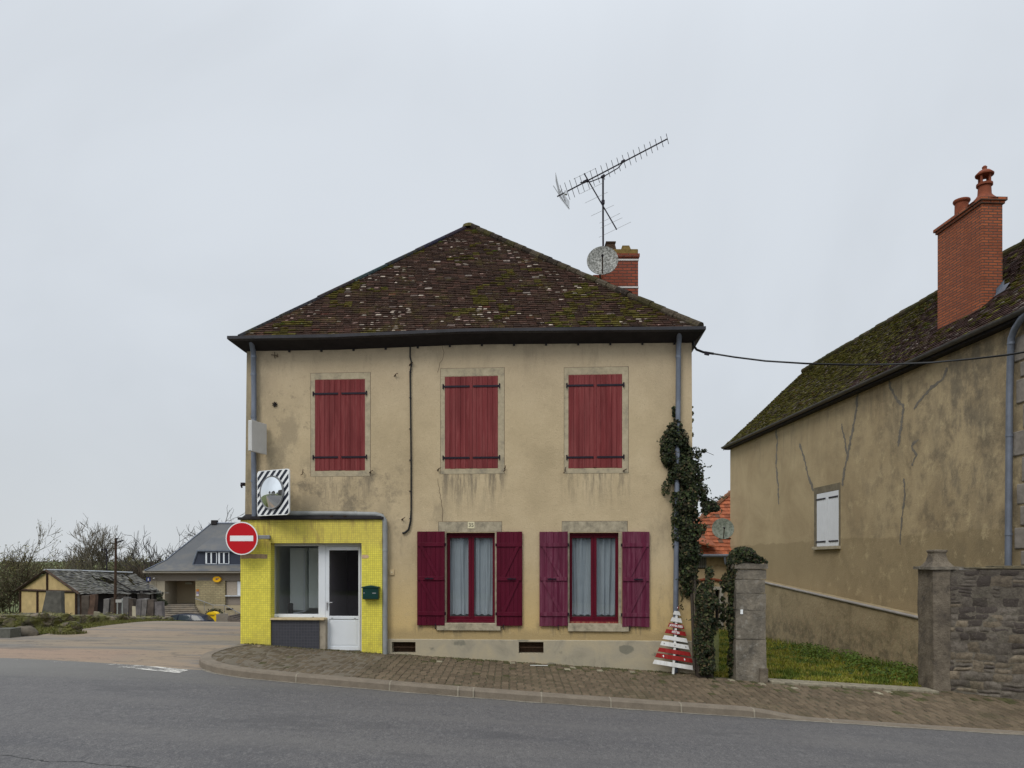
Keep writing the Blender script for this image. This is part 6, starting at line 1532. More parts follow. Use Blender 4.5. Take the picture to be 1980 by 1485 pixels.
# small gablet over the eaves
gx0, gx1 = PX(1346,YB-.6), PX(1386,YB-.6)
mb.mesh([(gx0,YB-.6,P(0,1047,YB-.6).z),(gx1,YB-.6,P(0,1056,YB-.6).z),(gx1+.1,YB+1.4,P(0,1035,YB+1.4).z),(gx0+.05,YB+1.4,P(0,1020,YB+1.4).z),(gx0,YB-.6,P(0,1050,YB-.6).z),(gx1,YB-.6,P(0,1059,YB-.6).z)], [(0,1,2,3),(4,5,1,0)], (.33,.10,.045))
mb.build('roof', colattr('orange_tile', .85, .35, 6), cot, fix=False)
mb = MB(); mb.tube([(x0,YB-.38,ez_-.03), (x1,YB-.38,ez_-.03)], .07, 6); mb.build('gutter', M['zinc'], cot)
mb = MB(); mb.tube([(PX(1400,YB-.3),YB-.38,ez_-.05), (PX(1403,YB-.3),YB-.3,ez_-.35), (PX(1410,YB-.3),YB-.2,ez_-.4)], .05, 6); mb.build('downpipe', M['zinc'], cot)
dc2 = P(1398,1022,28.5); dish('satellite_dish', dc2, .40, (-.1,-1,.25), M['dish2'], 'greenish satellite dish on the far corner of the ochre house', (0,0,-.05), [(P(1414,1041,29.5).x, 29.6, P(0,1041,29.5).z), (dc2.x, 29.0, P(0,1041,29).z)])
# ------------------------------------------------------------------ mossy bank wall on the left of the side street
def sg(X, Y): return E+G(X, Y)
bw_ = thing('mossy_wall', (-12, 18.5, sg(-12,18.5)), 'low tumbledown mossy stone wall along the left of the side street', 'wall')
path = [(-16,17.2),(-12.6,17.5),(-11.6,18.2),(-11.3,20),(-11.2,22.5),(-11.6,25.5)]
tops = [(-16,-1.14),(-12.6,-1.18),(-11.9,-1.20),(-11.5,-1.28)]
hp = resample(path, .10); mb = MB(); prev = None; rows = []
for i, p in enumerate(hp):
    t = i/len(hp); a = hp[max(0,i-1)]; b = hp[min(len(hp)-1,i+1)]; tg = (b-a).normalized(); nr = Vector((tg.y, -tg.x, 0)) ; nr = Vector((tg.y, -tg.x))
    top = E-(99 if p.y < 18 else interp([(18,99),(20,102),(22.5,104),(25.5,108)], p.y))/FX*p.y+.03*noise.noise(Vector((i*.21,0,0)))
    base = sg(p.x, p.y)-.15; ring = []
    for k in range(15):
        f = k/14; 
        if f < .42: d, z = .28, base+(top-base)*f/.42
        elif f < .58: d, z = .28-.56*(f-.42)/.16, top
        else: d, z = -.28, top+(base-top)*(f-.58)/.42
        v = Vector((p.x*3, p.y*3, z*4)); vd, _ = noise.voronoi(v)
        rel = min(.08, (vd[1]-vd[0])*.14)+.05*noise.noise(v*.5)
        ring.append(Vector((p.x+nr.x*(d+math.copysign(rel, d)), p.y+nr.y*(d+math.copysign(rel, d)), z+(rel*.8-.03 if .40 <= f <= .6 else 0))))
    rows.append(ring)
for a, b in zip(rows, rows[1:]):
    for k in range(14): mb.face([a[k], b[k], b[k+1], a[k+1]])
mb.build('masonry', M['mossrubble'], bw_, fix=False)
mb = MB(); r = random.Random(9)
for k in range(2600):
    i = r.randrange(len(hp)); p = hp[i]; rg = rows[i]; q = rg[r.choice((5,6,6,7,7,8,8))]
    if noise.noise(q*1.1) < .02: continue
    leafq(mb, q+Vector((r.gauss(0,.05), r.gauss(0,.05), r.gauss(.02,.02))), Vector((r.gauss(0,.5),r.gauss(-.3,.5),1)), r.uniform(.02,.06), pick(r, [(.085,.088,.015),(.10,.095,.022),(.05,.05,.015),(.16,.14,.06)]), r)
mb.build('moss', M['leaf'], bw_, fix=False)
# verge: grass strip and moss mound
mb = MB()
def verge_pt(t, s_):     # s_ 0 at the wall, 1 at the road edge
    pw_ = interp([(0,-13.4),(.12,-12.3),(.3,-11.55),(.6,-11.15),(1,-11.3)], t); py_ = interp([(0,17.15),(.12,17.3),(.3,18.2),(.6,20.6),(1,25.5)], t)
    ex = interp([(0,-12.6),(.12,-10.9),(.3,-10.35),(.6,-10.3),(1,-10.6)], t); ey = interp([(0,16.1),(.12,16.15),(.3,17.4),(.6,20.4),(1,25.5)], t)
    x = pw_+(ex-pw_)*s_; y = py_+(ey-py_)*s_; return x, y, sg(x, y)+.005+.04*max(0,1-s_)**1.5+.03*noise.noise(Vector((x*3,y*3,0)))*(1-s_)
for i in range(40):
    for j in range(6): mb.face([verge_pt((i+a_)/40, (j+b_)/6) for a_, b_ in ((0,0),(1,0),(1,1),(0,1))])
tag(mb.build('verge', M['lawn'], None, True, fix=False), kind='structure')
mb = MB()
for k in range(12000):
    tt = r.random(); x, y, z = verge_pt(tt, (.35+.68*r.random()) if tt < .6 else r.random()*1.03); blade(mb, (x, y, z-.01), r.uniform(.015,.055), r.uniform(.01,.04), r.uniform(.006,.012), r.uniform(0,6.28), pick(r, [(.10,.105,.018),(.075,.08,.014),(.15,.135,.04),(.12,.12,.022)]))
tag(mb.build('verge_grass', M['leaf'], None, fix=False), 'short grass on the verge below the mossy wall', 'grass', kind='stuff')
def rock(name, c, rad, label, mat, sq=(1,1,1), seed=0, cat='rock', pw_=1, seg=20):
    t = thing(name, c, label, cat); mb = MB(); vs = []; n, m_ = seg, seg
    for j in range(m_+1):
        ph_ = math.pi*j/m_-math.pi/2
        for i in range(n):
            th_ = 2*math.pi*i/n; v = Vector((math.cos(ph_)*math.cos(th_), math.cos(ph_)*math.sin(th_), math.sin(ph_)))
            e_ = Vector([math.copysign(abs(q)**pw_, q) for q in v]); k_ = 1+.22*noise.noise(v*1.7+Vector((seed,0,0)))+.08*noise.noise(v*5+Vector((seed,0,0)))
            vs.append(Vector(c)+Vector((e_.x*sq[0]*rad*k_, e_.y*sq[1]*rad*k_, e_.z*sq[2]*rad*k_)))
    mb.mesh(vs, [(j*n+i, j*n+(i+1)%n, (j+1)*n+(i+1)%n, (j+1)*n+i) for j in range(m_) for i in range(n)]); mb.build('stone', mat, t, True, fix=False); return t
rock('boulder', (PX(140,17.4), 17.3, sg(-10,17.3)+.10), .27, 'rounded moss covered boulder at the edge of the side street', M['mossrubble'], (1.0,.7,.6), 3)
rock('boulder', (PX(40,16.6), 16.75, sg(-10.5,16.6)+.02), .24, 'grey half buried stone beside the square granite block', plain('grey_rock', (.10,.085,.065), .95, 0, .4, 8, .6), (1.2,.7,.75), 8)
gb_ = thing('stone_block', (PX(10,16.2), 16.3, sg(-10.8,16.3)), 'square grey granite block standing at the mouth of the side street', 'stone block')
mb = MB(); rough_block(mb, PX(-8,16.2), PX(23,16.2), 16.15, 16.5, sg(-10.8,16.3)-.1, sg(-10.8,16.3)+.19, .012, seed=1); mb.build('block', plain('grey_granite', (.10,.10,.085), .95, 0, .3, 12, .5), gb_, fix=False)

# ------------------------------------------------------------------ half-timbered shed
C0 = Vector((PX(157,49), 49, 0)); gdir = Vector((PX(33,53)-PX(157,49), 4.0, 0)); GW = gdir.length; gdir.normalize(); adir = Vector((-gdir.y, gdir.x, 0)); adir = adir if adir.y > 0 else -adir
shed = thing('timbered_shed', C0+gdir*GW/2+adir*3+Vector((0,0,sg(-28,50))), 'derelict half-timbered shed with a collapsing slate roof', 'shed')
eav = E-1.98; apz = E-.50; bz = sg(-28,50)-.6; LL = 5.6
def TS(g_, a_, z): return C0+gdir*g_+adir*a_+ZV*z
mb = MB(); wi_ = .45; ed = eav+.0
mb.face([TS(wi_,0,bz), TS(GW-wi_,0,bz), TS(GW-wi_,0,eav+.12), TS(GW/2,0,apz-.12), TS(wi_,0,eav+.12)])
mb.face([TS(GW-wi_,0,bz), TS(GW-wi_,LL,bz), TS(GW-wi_,LL,eav), TS(GW-wi_,0,eav)])
mb.build('infill_wall', plain('ochre_infill', (.42,.31,.15), .95, 0, .22, 2, .3), shed, fix=False)
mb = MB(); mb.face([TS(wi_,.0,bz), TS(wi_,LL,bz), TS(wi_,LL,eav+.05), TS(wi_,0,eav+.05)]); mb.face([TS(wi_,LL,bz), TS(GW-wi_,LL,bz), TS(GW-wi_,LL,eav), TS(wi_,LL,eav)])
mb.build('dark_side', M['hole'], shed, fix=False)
def beam(p, q, w_=.13, par=shed, nm='beam', mt=None):
    mb = MB(); mb.tube([p, q], w_*.62, 4); return mb.build(nm, mt or M['oldwood'], par)
M['oldwood'] = plain('old_timber', (.05,.030,.020), .95, 0, .5, 8)
e = -.05
for g_ in (wi_, wi_+1.75, GW/2+.95, GW-wi_-1.55 if False else GW/2+1.2, GW-wi_): pass
for g_ in (.50, 2.35, 5.1, GW-.50): beam(TS(g_,e,bz), TS(g_,e,eav+.1))
beam(TS(.3,e,eav+.10), TS(GW-.3,e,eav+.10)); beam(TS(GW/2,e,eav), TS(GW/2,e,apz-.1)); beam(TS(.45,e,bz+1.25), TS(2.3,e,bz+1.25), .06); beam(TS(5.1,e,bz+1.25), TS(GW-.5,e,bz+1.25), .06)
beam(TS(-.05,-.15,eav-.02), TS(GW/2,-.15,apz+.0), .15); beam(TS(GW+.05,-.15,eav-.02), TS(GW/2,-.15,apz+.0), .15)
mb = MB(); mb.face([TS(2.4,-.02,bz), TS(5.05,-.02,bz), TS(5.05,-.02,bz+1.55), TS(2.4,-.02,bz+1.55)]); mb.build('dark_opening', M['hole'], shed, fix=False)
# posts and boards of the open long side
for a_, c_ in ((.2,'old'),(1.2,'o'),(2.7,'g'),(3.4,'g'),(4.4,'g'),(5.2,'g')): beam(TS(wi_-.06,a_,bz), TS(wi_-.06,a_,eav), .16, shed, 'post', plain('grey_post%d' % int(a_*10), (.10,.09,.085), .95) if c_ == 'g' else None)
for a_, b_ in ((.0,.95),(2.75,3.25),(4.1,5.0)):
    mb = MB(); mb.hexa([TS(wi_-.1,a_,bz),TS(wi_-.1,b_,bz),TS(wi_-.05,b_,bz),TS(wi_-.05,a_,bz)], [TS(wi_-.1,a_,eav-.1),TS(wi_-.1,b_,eav-.1),TS(wi_-.05,b_,eav-.1),TS(wi_-.05,a_,eav-.1)]); mb.build('board', plain('grey_board_b', (.10,.092,.09), .95, 0, .4, 4), shed)
# sagging roof sheets
def shed_roof(side, nm):
    mb = MB(); nu, nv = 34, 16; g_ = []
    r = random.Random(5)
    for j in range(nv+1):
        for i in range(nu+1):
            a_ = -.25+(LL+.9)*i/nu; f = j/nv; gg = (-.1+(GW/2+.1)*f) if side == 0 else (GW+.1-(GW/2+.1)*f)
            z = (eav-.05)+(apz-eav+.05)*f; s1 = sst(a_, 1.2, 4.5)
            if side == 0: z -= .42*s1*math.sin(math.pi*min(1, f*1.0))*(.6+.6*noise.noise(Vector((a_*.9, f*2.5, 1))))+.14*s1
            z -= .20*sst(a_, 2, 6)*f; 
            z += .05*noise.noise(Vector((a_*2.2, f*7, side)))+r.uniform(-.02,.02)
            g_.append(TS(gg, a_, z))
    cols = []
    for j in range(nv):
        for i in range(nu):
            if side == 0 and 13 < i < 22 and 9 < j < 13 and noise.noise(Vector((i*.35, j*.6, 0))) > -.25: continue
            if side == 0 and 26 < i < 30 and j > 9 and noise.noise(Vector((i*.7, j*.6, 3))) > .05: continue
            v = r.uniform(.6,1.4); q = [g_[j*(nu+1)+i], g_[j*(nu+1)+i+1], g_[(j+1)*(nu+1)+i+1], g_[(j+1)*(nu+1)+i]]
            k_ = r.uniform(0,.05); mb.face([q[0]+ZV*k_, q[1]+ZV*k_, q[2], q[3]], (.13*v,.125*v,.11*v) if r.random() > .15 else (.05*v,.05*v,.05*v))
    return mb.build(nm, colattr('slate_sheet%d' % side, .85, .5, 4), shed, fix=False)
shed_roof(0, 'roof_slope'); shed_roof(1, 'roof_slope')
mb = MB(); mb.tube([TS(GW/2,-.25,apz+.03), TS(GW/2,1.5,apz-.02), TS(GW/2,LL+.4,apz-.22)], .06, 6); mb.build('ridge', M['metal'], shed)
mb = MB()                                  # dark timbers below the holes, over a black sheet drawn as loft shade
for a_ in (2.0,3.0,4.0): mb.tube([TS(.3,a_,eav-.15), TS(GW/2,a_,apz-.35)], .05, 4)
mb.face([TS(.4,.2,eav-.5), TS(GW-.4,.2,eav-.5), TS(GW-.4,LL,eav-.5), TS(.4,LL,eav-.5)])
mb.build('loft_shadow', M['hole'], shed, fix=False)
# standing slab stones and other bits between road and shed
def slab(px0, px1, pyt, pyb, Y, lab, col=(.085,.078,.072), tp=.25, name='standing_stone', seed=0):
    t = thing(name, (PX((px0+px1)/2,Y), Y, P(0,pyb,Y).z), lab, 'standing stone'); mb = MB()
    rough_block(mb, PX(px0,Y), PX(px1,Y), Y, Y+.4, P(0,pyb,Y).z-.3, P(0,pyt,Y).z, .05, 4, .8, seed, tp); mb.build('stone', plain('slab_stone%d' % seed, col, .95, 0, .45, 3, .6), t, fix=False)
slab(80,121,1143,1192,42,'tall tapering dark standing stone in front of the timbered shed', (.085,.08,.07), .32, seed=1)
dk = [(156,170,1152),(171,182,1150),(200,211,1158),(213,224,1157),(236,247,1155),(249,258,1157),(262,272,1158),(273,283,1158),(284,297,1160),(298,312,1164)]
for i, (a_, b_, t_) in enumerate(dk):
    lab = ['leftmost dark slab of the slab fence, beside the shed gable','slab of the fence with a rusty brown face, second from the shed gable','pale grey slab right of the dark opening','grey slab just left of the leaning post','grey slab right of the little road sign','narrow slab in the middle of the slab fence','slab behind the white marker post','slab just right of the white marker post','broad slab below the dark hedge','last slab of the fence beside the steps'][i]
    slab(a_, b_, t_, 1195, 45.5, lab, ((.075,.06,.05),(.09,.055,.04),(.14,.13,.125),(.12,.11,.11))[(0,1,2,0,2,0,3,2,0,3)[i]], .03, 'fence_slab', 20+i)
wm = thing('marker_post', P(259,1195,36), 'short white marker post in front of the slab fence', 'post'); mb = MB(); mb.hexa([P(255.5,1196,36),P(263,1196,36),P(263,1196,36.2),P(255.5,1196,36.2)], [P(255.5,1172,36),P(262,1172,36),P(262,1172,36.2),P(255.5,1172,36.2)]); mb.build('post', plain('dirty_white', (.42,.37,.28), .8), wm)
bn = thing('stone_trough', P(188,1195,36), 'small pale stone trough by the shed opening', 'trough'); mb = MB(); mb.hexa([P(181,1194,36),P(195,1194,36),P(195,1194,36.6),P(181,1194,36.6)], [P(181,1182,36),P(194,1183,36),P(194,1183,36.6),P(181,1182,36.6)]); mb.build('body', plain('trough_stone', (.20,.18,.13), .95), bn, bevel=.04)
st = thing('street_name_sign', P(229,1195,38), 'little pale street sign on two posts by the slab fence', 'sign'); mb = MB(); mb.hexa([P(223.5,1165,38),P(235.5,1165,38),P(235.5,1165,38.05),P(223.5,1165,38.05)], [P(223.5,1159,38),P(235.5,1159,38),P(235.5,1159,38.05),P(223.5,1159,38.05)]); mb.build('panel', plain('sign_grey', (.36,.35,.34), .6), st)
for px in (227, 236.5): mb = MB(); mb.tube([P(px,1198,38.1), P(px,1157 if px > 230 else 1165,38.1)], .03, 6); mb.build('post', M['metal'], st)
# telegraph pole
tpz = thing('telegraph_pole', P(223,1195,45), 'tall dark wooden telegraph pole in front of the shed roof', 'telegraph pole'); mb = MB(); mb.tube([P(222.5,1197,45), P(224,1040,45)], [.085,.065], 10); mb.build('pole', M['oldwood'], tpz, True)
mb = MB(); mb.tube([P(223,1049,45), P(231,1047,44.8), P(238,1045,44.6)], .035, 6); mb.box(P(226,1041,44.95), (.12,.1,.06)); mb.build('crossarm', M['iron'], tpz)
for px in (207,): 
    pl2 = thing('street_lamp', P(207,1150,70), 'small dark street lamp behind the timbered shed', 'street lamp'); mb = MB(); mb.tube([P(206.5,1180,70), P(206.5,1062,70), P(203,1060,70)], .06, 6); mb.build('pole', M['iron'], pl2); mb = MB(); mb.box(P(200,1063,70), (.35,.2,.12)); mb.build('lamp_head', M['iron'], pl2)

# ------------------------------------------------------------------ post office building
YO = 68.0
po = thing('post_office', P(375,1200,YO), 'cream post office with a big slate hipped roof, dormer and open porch', 'post office')
def Q(px, py, dy=0): return P(px, py, YO+dy)
def bo(mb, x0, y0, x1, y1, d0, d1, col=None):      # pixel rectangle on the front plane, depth range measured behind it
    a, b = Q(x0,y1), Q(x1,y0); mb.hexa([(a.x,YO+d0,a.z),(b.x,YO+d0,a.z),(b.x,YO+d1,a.z),(a.x,YO+d1,a.z)], [(a.x,YO+d0,b.z),(b.x,YO+d0,b.z),(b.x,YO+d1,b.z),(a.x,YO+d1,b.z)], col)
cream = plain('post_cream', (.33,.29,.22), .9, 0, .12, .6); taupe = plain('post_taupe', (.215,.185,.155), .9, 0, .1, .5)
mb = MB(); bo(mb, 289, 1108, 530, 1123, 0, 8); mb.build('beam', taupe, po)
mb = MB(); bo(mb, 289, 1123, 302, 1170, .0, .6); bo(mb, 302, 1123, 318, 1170, .05, 2.5); mb.build('porch_pillar', cream, po)
mb = MB(); bo(mb, 318, 1123, 378, 1169, 2.5, 2.8); mb.build('porch_back', plain('porch_wall', (.36,.29,.19), .9, 0, .08, .8), po)
mb = MB(); bo(mb, 336, 1127, 350, 1131, 2.38, 2.48); mb.build('porch_lamp', plain('porch_lamp_glass', (.5,.5,.4), .5), po)
mb = MB(); bo(mb, 378, 1123, 435, 1170, -.02, 3); mb.build('brick_wall', brick_mat('cream_brick', (.40,.34,.19), (.33,.27,.15), (.24,.20,.12), .45, .16, 0, .03, 0), po)
mb = MB(); bo(mb, 435, 1123, 530, 1170, .25, 3); mb.build('bay_wall', taupe, po)
mb = MB(); bo(mb, 437, 1124, 457, 1151, .15, .26); mb.build('roller_shutter', plain('roller_beige', (.36,.31,.25), .8), po)
mb = MB(); bo(mb, 458, 1124, 464, 1151, .12, .26); bo(mb, 435, 1151.5, 480, 1153, .0, .26); wf = mb.build('window_frame', M['white'], po)
mb = MB(); bo(mb, 464, 1124, 486, 1151, .2, .26); mb.build('window_glass', M['paneldark'], po)
mb = MB(); bo(mb, 378, 1170.5, 530, 1215, -.02, 3); mb.build('base_wall', plain('post_base', (.38,.32,.21), .9, 0, .1, .8), po)
mb = MB(); bo(mb, 303, 1109, 540, 1215, 3.01, 10.5); mb.build('rear_wall', cream, po)
mb = MB(); bo(mb, 438, 1176, 451, 1179, -.05, .0); mb.build('vent', M['hole'], po)
mb = MB(); bo(mb, 283, 1103.5, 535, 1108, -.7, .4); mb.build('eaves_fascia', plain('post_fascia', (.30,.27,.22), .7), po, bevel=.03)
slate = NB('grey_slate'); f = slate.noise(.5, 5, .65); c = slate.ramp(f, [(.3, (.065,.070,.078)), (.55, (.085,.088,.092)), (.75, (.12,.112,.10))]); x, y, z = slate.sep()
c = slate.mix(slate.mul(slate.smooth(z, 2.9, 1.6), slate.smooth(slate.noise(.8,5), .4, .6), .6), c, (.15,.135,.11)); slate.col(c).rough(.7); slate = slate.m
# hipped roof with a slight kick at the eaves
ea, eb = Q(279,1104,-.8), Q(560,1104,-.8); rA, rB = P(409,1012.5,YO+5.2), P(505,1012.5,YO+5.2); mid = .16
def lerp(a, b, t): return a+(b-a)*t
mb = MB(); kA = lerp(ea, rA, .30)-ZV*.42; kB = lerp(eb, rB, .30)-ZV*.42
mb.face([ea, eb, kB, kA]); mb.face([kA, kB, rB, rA])
bk = Vector((0, 12.5, 0)); ec = ea+bk; rC = rA+Vector((0,.5,0)); kC = lerp(ec, rC, .3)-ZV*.42
mb.face([ec, ea, kA, kC]); mb.face([kC, kA, rA, rC]); mb.face([ec, eb+bk, rB, rC]); mb.face([eb, eb+bk, rB]); mb.face([ea, eb, eb+bk, ec])
prf = mb.build('roof', slate, po, fix=False)
mb = MB(); mb.box(rA+ZV*.12+Vector((.3,0,0)), (.5,.5,.4)); mb.build('finial', M['soffit'], prf)
mb = MB(); mb.tube([rA+ZV*.05, rB+ZV*.05], .09, 6); mb.tube([ea+ZV*.05, kA+ZV*.05, rA+ZV*.05], .05, 5); mb.build('ridge_cap', M['zinc'], prf)
# dormer
dm = plain('dormer_slate', (.035,.042,.062), .6, 0, .12, 2)
mb = MB(); dy = .35; a = [Q(374,1092,dy), Q(520,1092,dy), Q(520,1066,dy), Q(383,1066,dy)]
mb.prism(a, Vector((0,3.4,0))); dor = mb.build('dormer', dm, po)
mb = MB(); ta = [Q(378,1063.5,dy-.25), Q(520,1063.5,dy-.25), P(520,1036,YO+3.6), P(413,1036,YO+3.6)]; mb.face(ta); mb.face([Q(378,1063.5,dy-.25), P(413,1036,YO+3.6), P(396,1058,YO+4.0)]); mb.build('dormer_roof', slate, dor, fix=False)
mb = MB(); bo(mb, 379, 1063.5, 520, 1066, dy-.25, dy+.0); mb.tube([Q(372.5,1092,dy-.05), Q(381.5,1066,dy-.05)], .07, 4); bo(mb, 372, 1091.5, 520, 1093, dy-.2, dy+.05); mb.build('dormer_trim', M['zinc'], dor)
for x0, x1 in ((395,417),(420,441)):
    mb = MB(); m_ = (x0+x1)/2
    for (p, q_, s1, s2) in ((x0,x0+3,1068,1090),(x1-1.2,x1,1068,1090),(m_-1.2,m_+1.5,1068,1090),(x0,x1,1067.5,1068.3),(x0,x1,1089.5,1090.5)): bo(mb, p, s1, q_, s2, dy-.10, dy)
    dw = mb.build('dormer_window', M['white'], po); mb = MB(); bo(mb, x0+.4, 1068.5, x1-.4, 1089.5, dy-.03, dy-.005); mb.build('pane', M['doorpane'] if 'doorpane' in M else M['paneldark'], dw)
# steps up to the porch, side stair
gz = E-5.42; pz = Q(0,1169.5).z; ns_ = 11
mb = MB()
for i in range(ns_):
    z1 = pz-(pz-gz)*i/ns_; yf = YO-.3-.33*i; xr = PX(378+i*5.0, YO) if i else PX(378,YO)
    mb.hexa([(PX(300,YO)-.0,yf,gz-.3),(xr,yf,gz-.3),(xr,yf+.33,gz-.3),(PX(300,YO),yf+.33,gz-.3)], [(PX(300,YO),yf,z1-.03),(xr,yf,z1-.03),(xr,yf+.33,z1-.03),(PX(300,YO),yf+.33,z1-.03)])
    mb.hexa([(PX(300,YO)-.01,yf-.04,z1-.029),(xr+.02,yf-.04,z1-.029),(xr+.02,yf+.32,z1-.029),(PX(300,YO)-.01,yf+.32,z1-.029)], [(PX(300,YO)-.01,yf-.04,z1+.02),(xr+.02,yf-.04,z1+.02),(xr+.02,yf+.32,z1+.02),(PX(300,YO)-.01,yf+.32,z1+.02)])
mb.hexa([(PX(300,YO),YO-.01,gz-.3),(PX(378,YO),YO-.01,gz-.3),(PX(378,YO),YO+2.6,gz-.3),(PX(300,YO),YO+2.6,gz-.3)], [(PX(300,YO),YO-.01,pz),(PX(378,YO),YO-.01,pz),(PX(378,YO),YO+2.6,pz),(PX(300,YO),YO+2.6,pz)])
stp = NB('stained_steps'); f = stp.noise(1.2, 5, .7); c = stp.ramp(f, [(.3, (.09,.08,.07)), (.5, (.22,.19,.15)), (.7, (.30,.24,.17))]); stp.col(c); mb.build('porch_steps', stp.m, po)
mb = MB()
for i in range(8):
    x0 = PX(444,YO-2.2)+i*.30; z1 = gz+.9-.11*i; mb.hexa([(x0,YO-3,gz-.3),(x0+.30,YO-3,gz-.3),(x0+.30,YO-.03,gz-.3),(x0,YO-.03,gz-.3)], [(x0,YO-3,z1),(x0+.30,YO-3,z1),(x0+.30,YO-.03,z1),(x0,YO-.03,z1)])
mb.build('side_steps', plain('side_step', (.12,.10,.085), .9, 0, .4, 3), po)
mb = MB(); rail = [Q(377,1157,-.3), Q(412,1170,-.3), Q(434,1170,-.3), Q(468,1188,-.3)]; mb.tube(rail, .035, 6)
for p in (Q(395,1163.5,-.3), Q(412,1170,-.3), Q(434,1170,-.3), Q(455,1181,-.3)): mb.tube([p, p-ZV*.8], .025, 5)
mb.build('handrail', M['bracket'], po)
# signs on the post office
os_ = thing('oval_sign', Q(419,1120,-.2), 'yellow oval sign with a small blue mark on the post office beam', 'sign'); mb = MB(); c = Q(419,1120,-.3); n = 28
mb.prism([c+Vector((.35*math.cos(k*2*math.pi/n),0,.26*math.sin(k*2*math.pi/n))) for k in range(n)], Vector((0,.28,0))); mb.build('panel', plain('post_yellow', (.78,.42,.01), .4, 0, .04), os_)
mb = MB(); mb.prism([c+Vector((x_,-.02,z_)) for x_, z_ in ((-.16,-.07),(-.02,-.05),(.16,.03),(.20,.09),(.02,.06),(-.10,.08),(-.04,.0))], Vector((0,.018,0))); mb.build('mark', plain('post_blue', (.05,.05,.14), .5), os_)
ls = thing('fascia_lettering', Q(394,1119.5,-.05), 'small grey letters reading LA POSTE beside the yellow oval sign', 'lettering'); text('letters', 'LA POSTE', .30, M['bracket'], ls, (1,0,0), ZV, (0,-1,0), Q(394,1119.5,-.03), .86)
ns2 = thing('notice_panel', Q(382,1147,-.05), 'narrow notice panel with orange and white bits by the porch', 'notice')
for k, (yy, cc) in enumerate(((1141.5,(.45,.16,.02)),(1146,(.25,.22,.30)),(1150.5,(.55,.50,.50)))): mb = MB(); bo(mb, 380, yy-2, 385, yy+2, -.06, -.022); mb.build('panel', plain('notice%d' % k, cc, .6), ns2)
bs = thing('blue_square_sign', Q(291,1120,-.3), 'small dark blue square sign on the left corner of the post office', 'sign'); mb = MB(); bo(mb, 287.5, 1116, 295.5, 1124, -.45, -.38); pn = mb.build('panel', plain('deep_blue', (.02,.03,.12), .4), bs); mb = MB(); bo(mb, 290.5, 1118, 292.8, 1122.3, -.47, -.452); mb.build('symbol', M['box'], pn); mb = MB(); mb.tube([Q(296,1119,-.4), Q(299,1118,-.4), Q(299,1118,0)], .04, 5); mb.build('bracket', M['metal'], bs)
# hedge bush, planter, post box, car
def bush(name, c, rad, n, cols, label, r, ls_=(.12,.3), cat='bush', stem=True):
    t = thing(name, (c[0], c[1], c[2]-rad[2]), label, cat); mb = MB(); c = Vector(c)
    for k in range(n):
        v = Vector((r.gauss(0,1), r.gauss(0,1), r.gauss(0,1))).normalized(); q_ = v*(r.random()**.35)*(1+.3*noise.noise(v*2.3+c))
        leafq(mb, c+Vector((q_.x*rad[0], q_.y*rad[1], q_.z*rad[2])), Vector((v.x+r.gauss(0,.4), v.y+r.gauss(0,.4), v.z+.3)), r.uniform(*ls_), pick(r, cols), r)
    mb.build('foliage', M['leaf'], t, fix=False)
    if stem: mb = MB(); mb.tube([Vector((c.x,c.y,c.z-rad[2]*1.05)), c], rad[0]*.06, 6); mb.build('stem', M['bark'], t)
    return t
r = random.Random(17)
bush('dark_hedge', P(291,1152,58), (.85,.7,.55), 1800, [(.018,.026,.012),(.028,.035,.014),(.035,.03,.015)], 'dark clipped hedge left of the post office steps', r)
bush('creeper', P(300,1165,56), (.85,.5,.35), 500, [(.07,.08,.04),(.05,.06,.03),(.10,.09,.05)], 'grey green creeper over the end of the slab fence', r)
pn_ = thing('planter', P(429,1203,61), 'grey concrete planter beside the yellow post box', 'planter'); mb = MB(); y_ = 61; mb.hexa([P(411,1206,y_),P(440,1206,y_),P(440,1206,y_+1.3),P(411,1206,y_+1.3)], [P(411,1187,y_),P(441,1186,y_),P(441,1186,y_+1.3),P(411,1187,y_+1.3)]); mb.build('box', plain('planter_grey', (.20,.18,.155), .95, 0, .15), pn_, bevel=.04)
bush('planter_shrub', P(415,1186,61.5), (.74,.5,.40), 700, [(.05,.05,.015),(.09,.07,.03),(.03,.04,.012)], 'dome shaped brown green shrub in the grey planter', r, (.08,.18))
pbx = thing('post_box', P(409,1205,59.5), 'yellow post box standing behind the dark blue car', 'post box'); y_ = 59.5; mb = MB(); mb.hexa([P(400.5,1212,y_),P(418,1212,y_),P(418,1212,y_+.6),P(400.5,1212,y_+.6)], [P(400,1187,y_),P(418,1187,y_),P(418,1187,y_+.6),P(400,1187,y_+.6)])
ycol = plain('postbox_yellow', (.80,.52,.015), .4, 0, .05); mb.build('body', ycol, pbx, bevel=.05); n = 12
mb = MB(); a, b = P(399.5,1188,y_-.03), P(418.5,1188,y_-.03); w2 = (b.x-a.x)/2
mb.prism([a]+[Vector(((a.x+b.x)/2-w2*math.cos(math.pi*k/n), a.y, a.z+.20*math.sin(math.pi*k/n))) for k in range(n+1)]+[b], Vector((0,.66,0))); mb.build('hood', ycol, pbx)
mb = MB(); q_ = P(409,1190.5,y_-.012); mb.box(q_, (.42,.015,.05)); mb.build('slot', M['paneldark'], pbx)
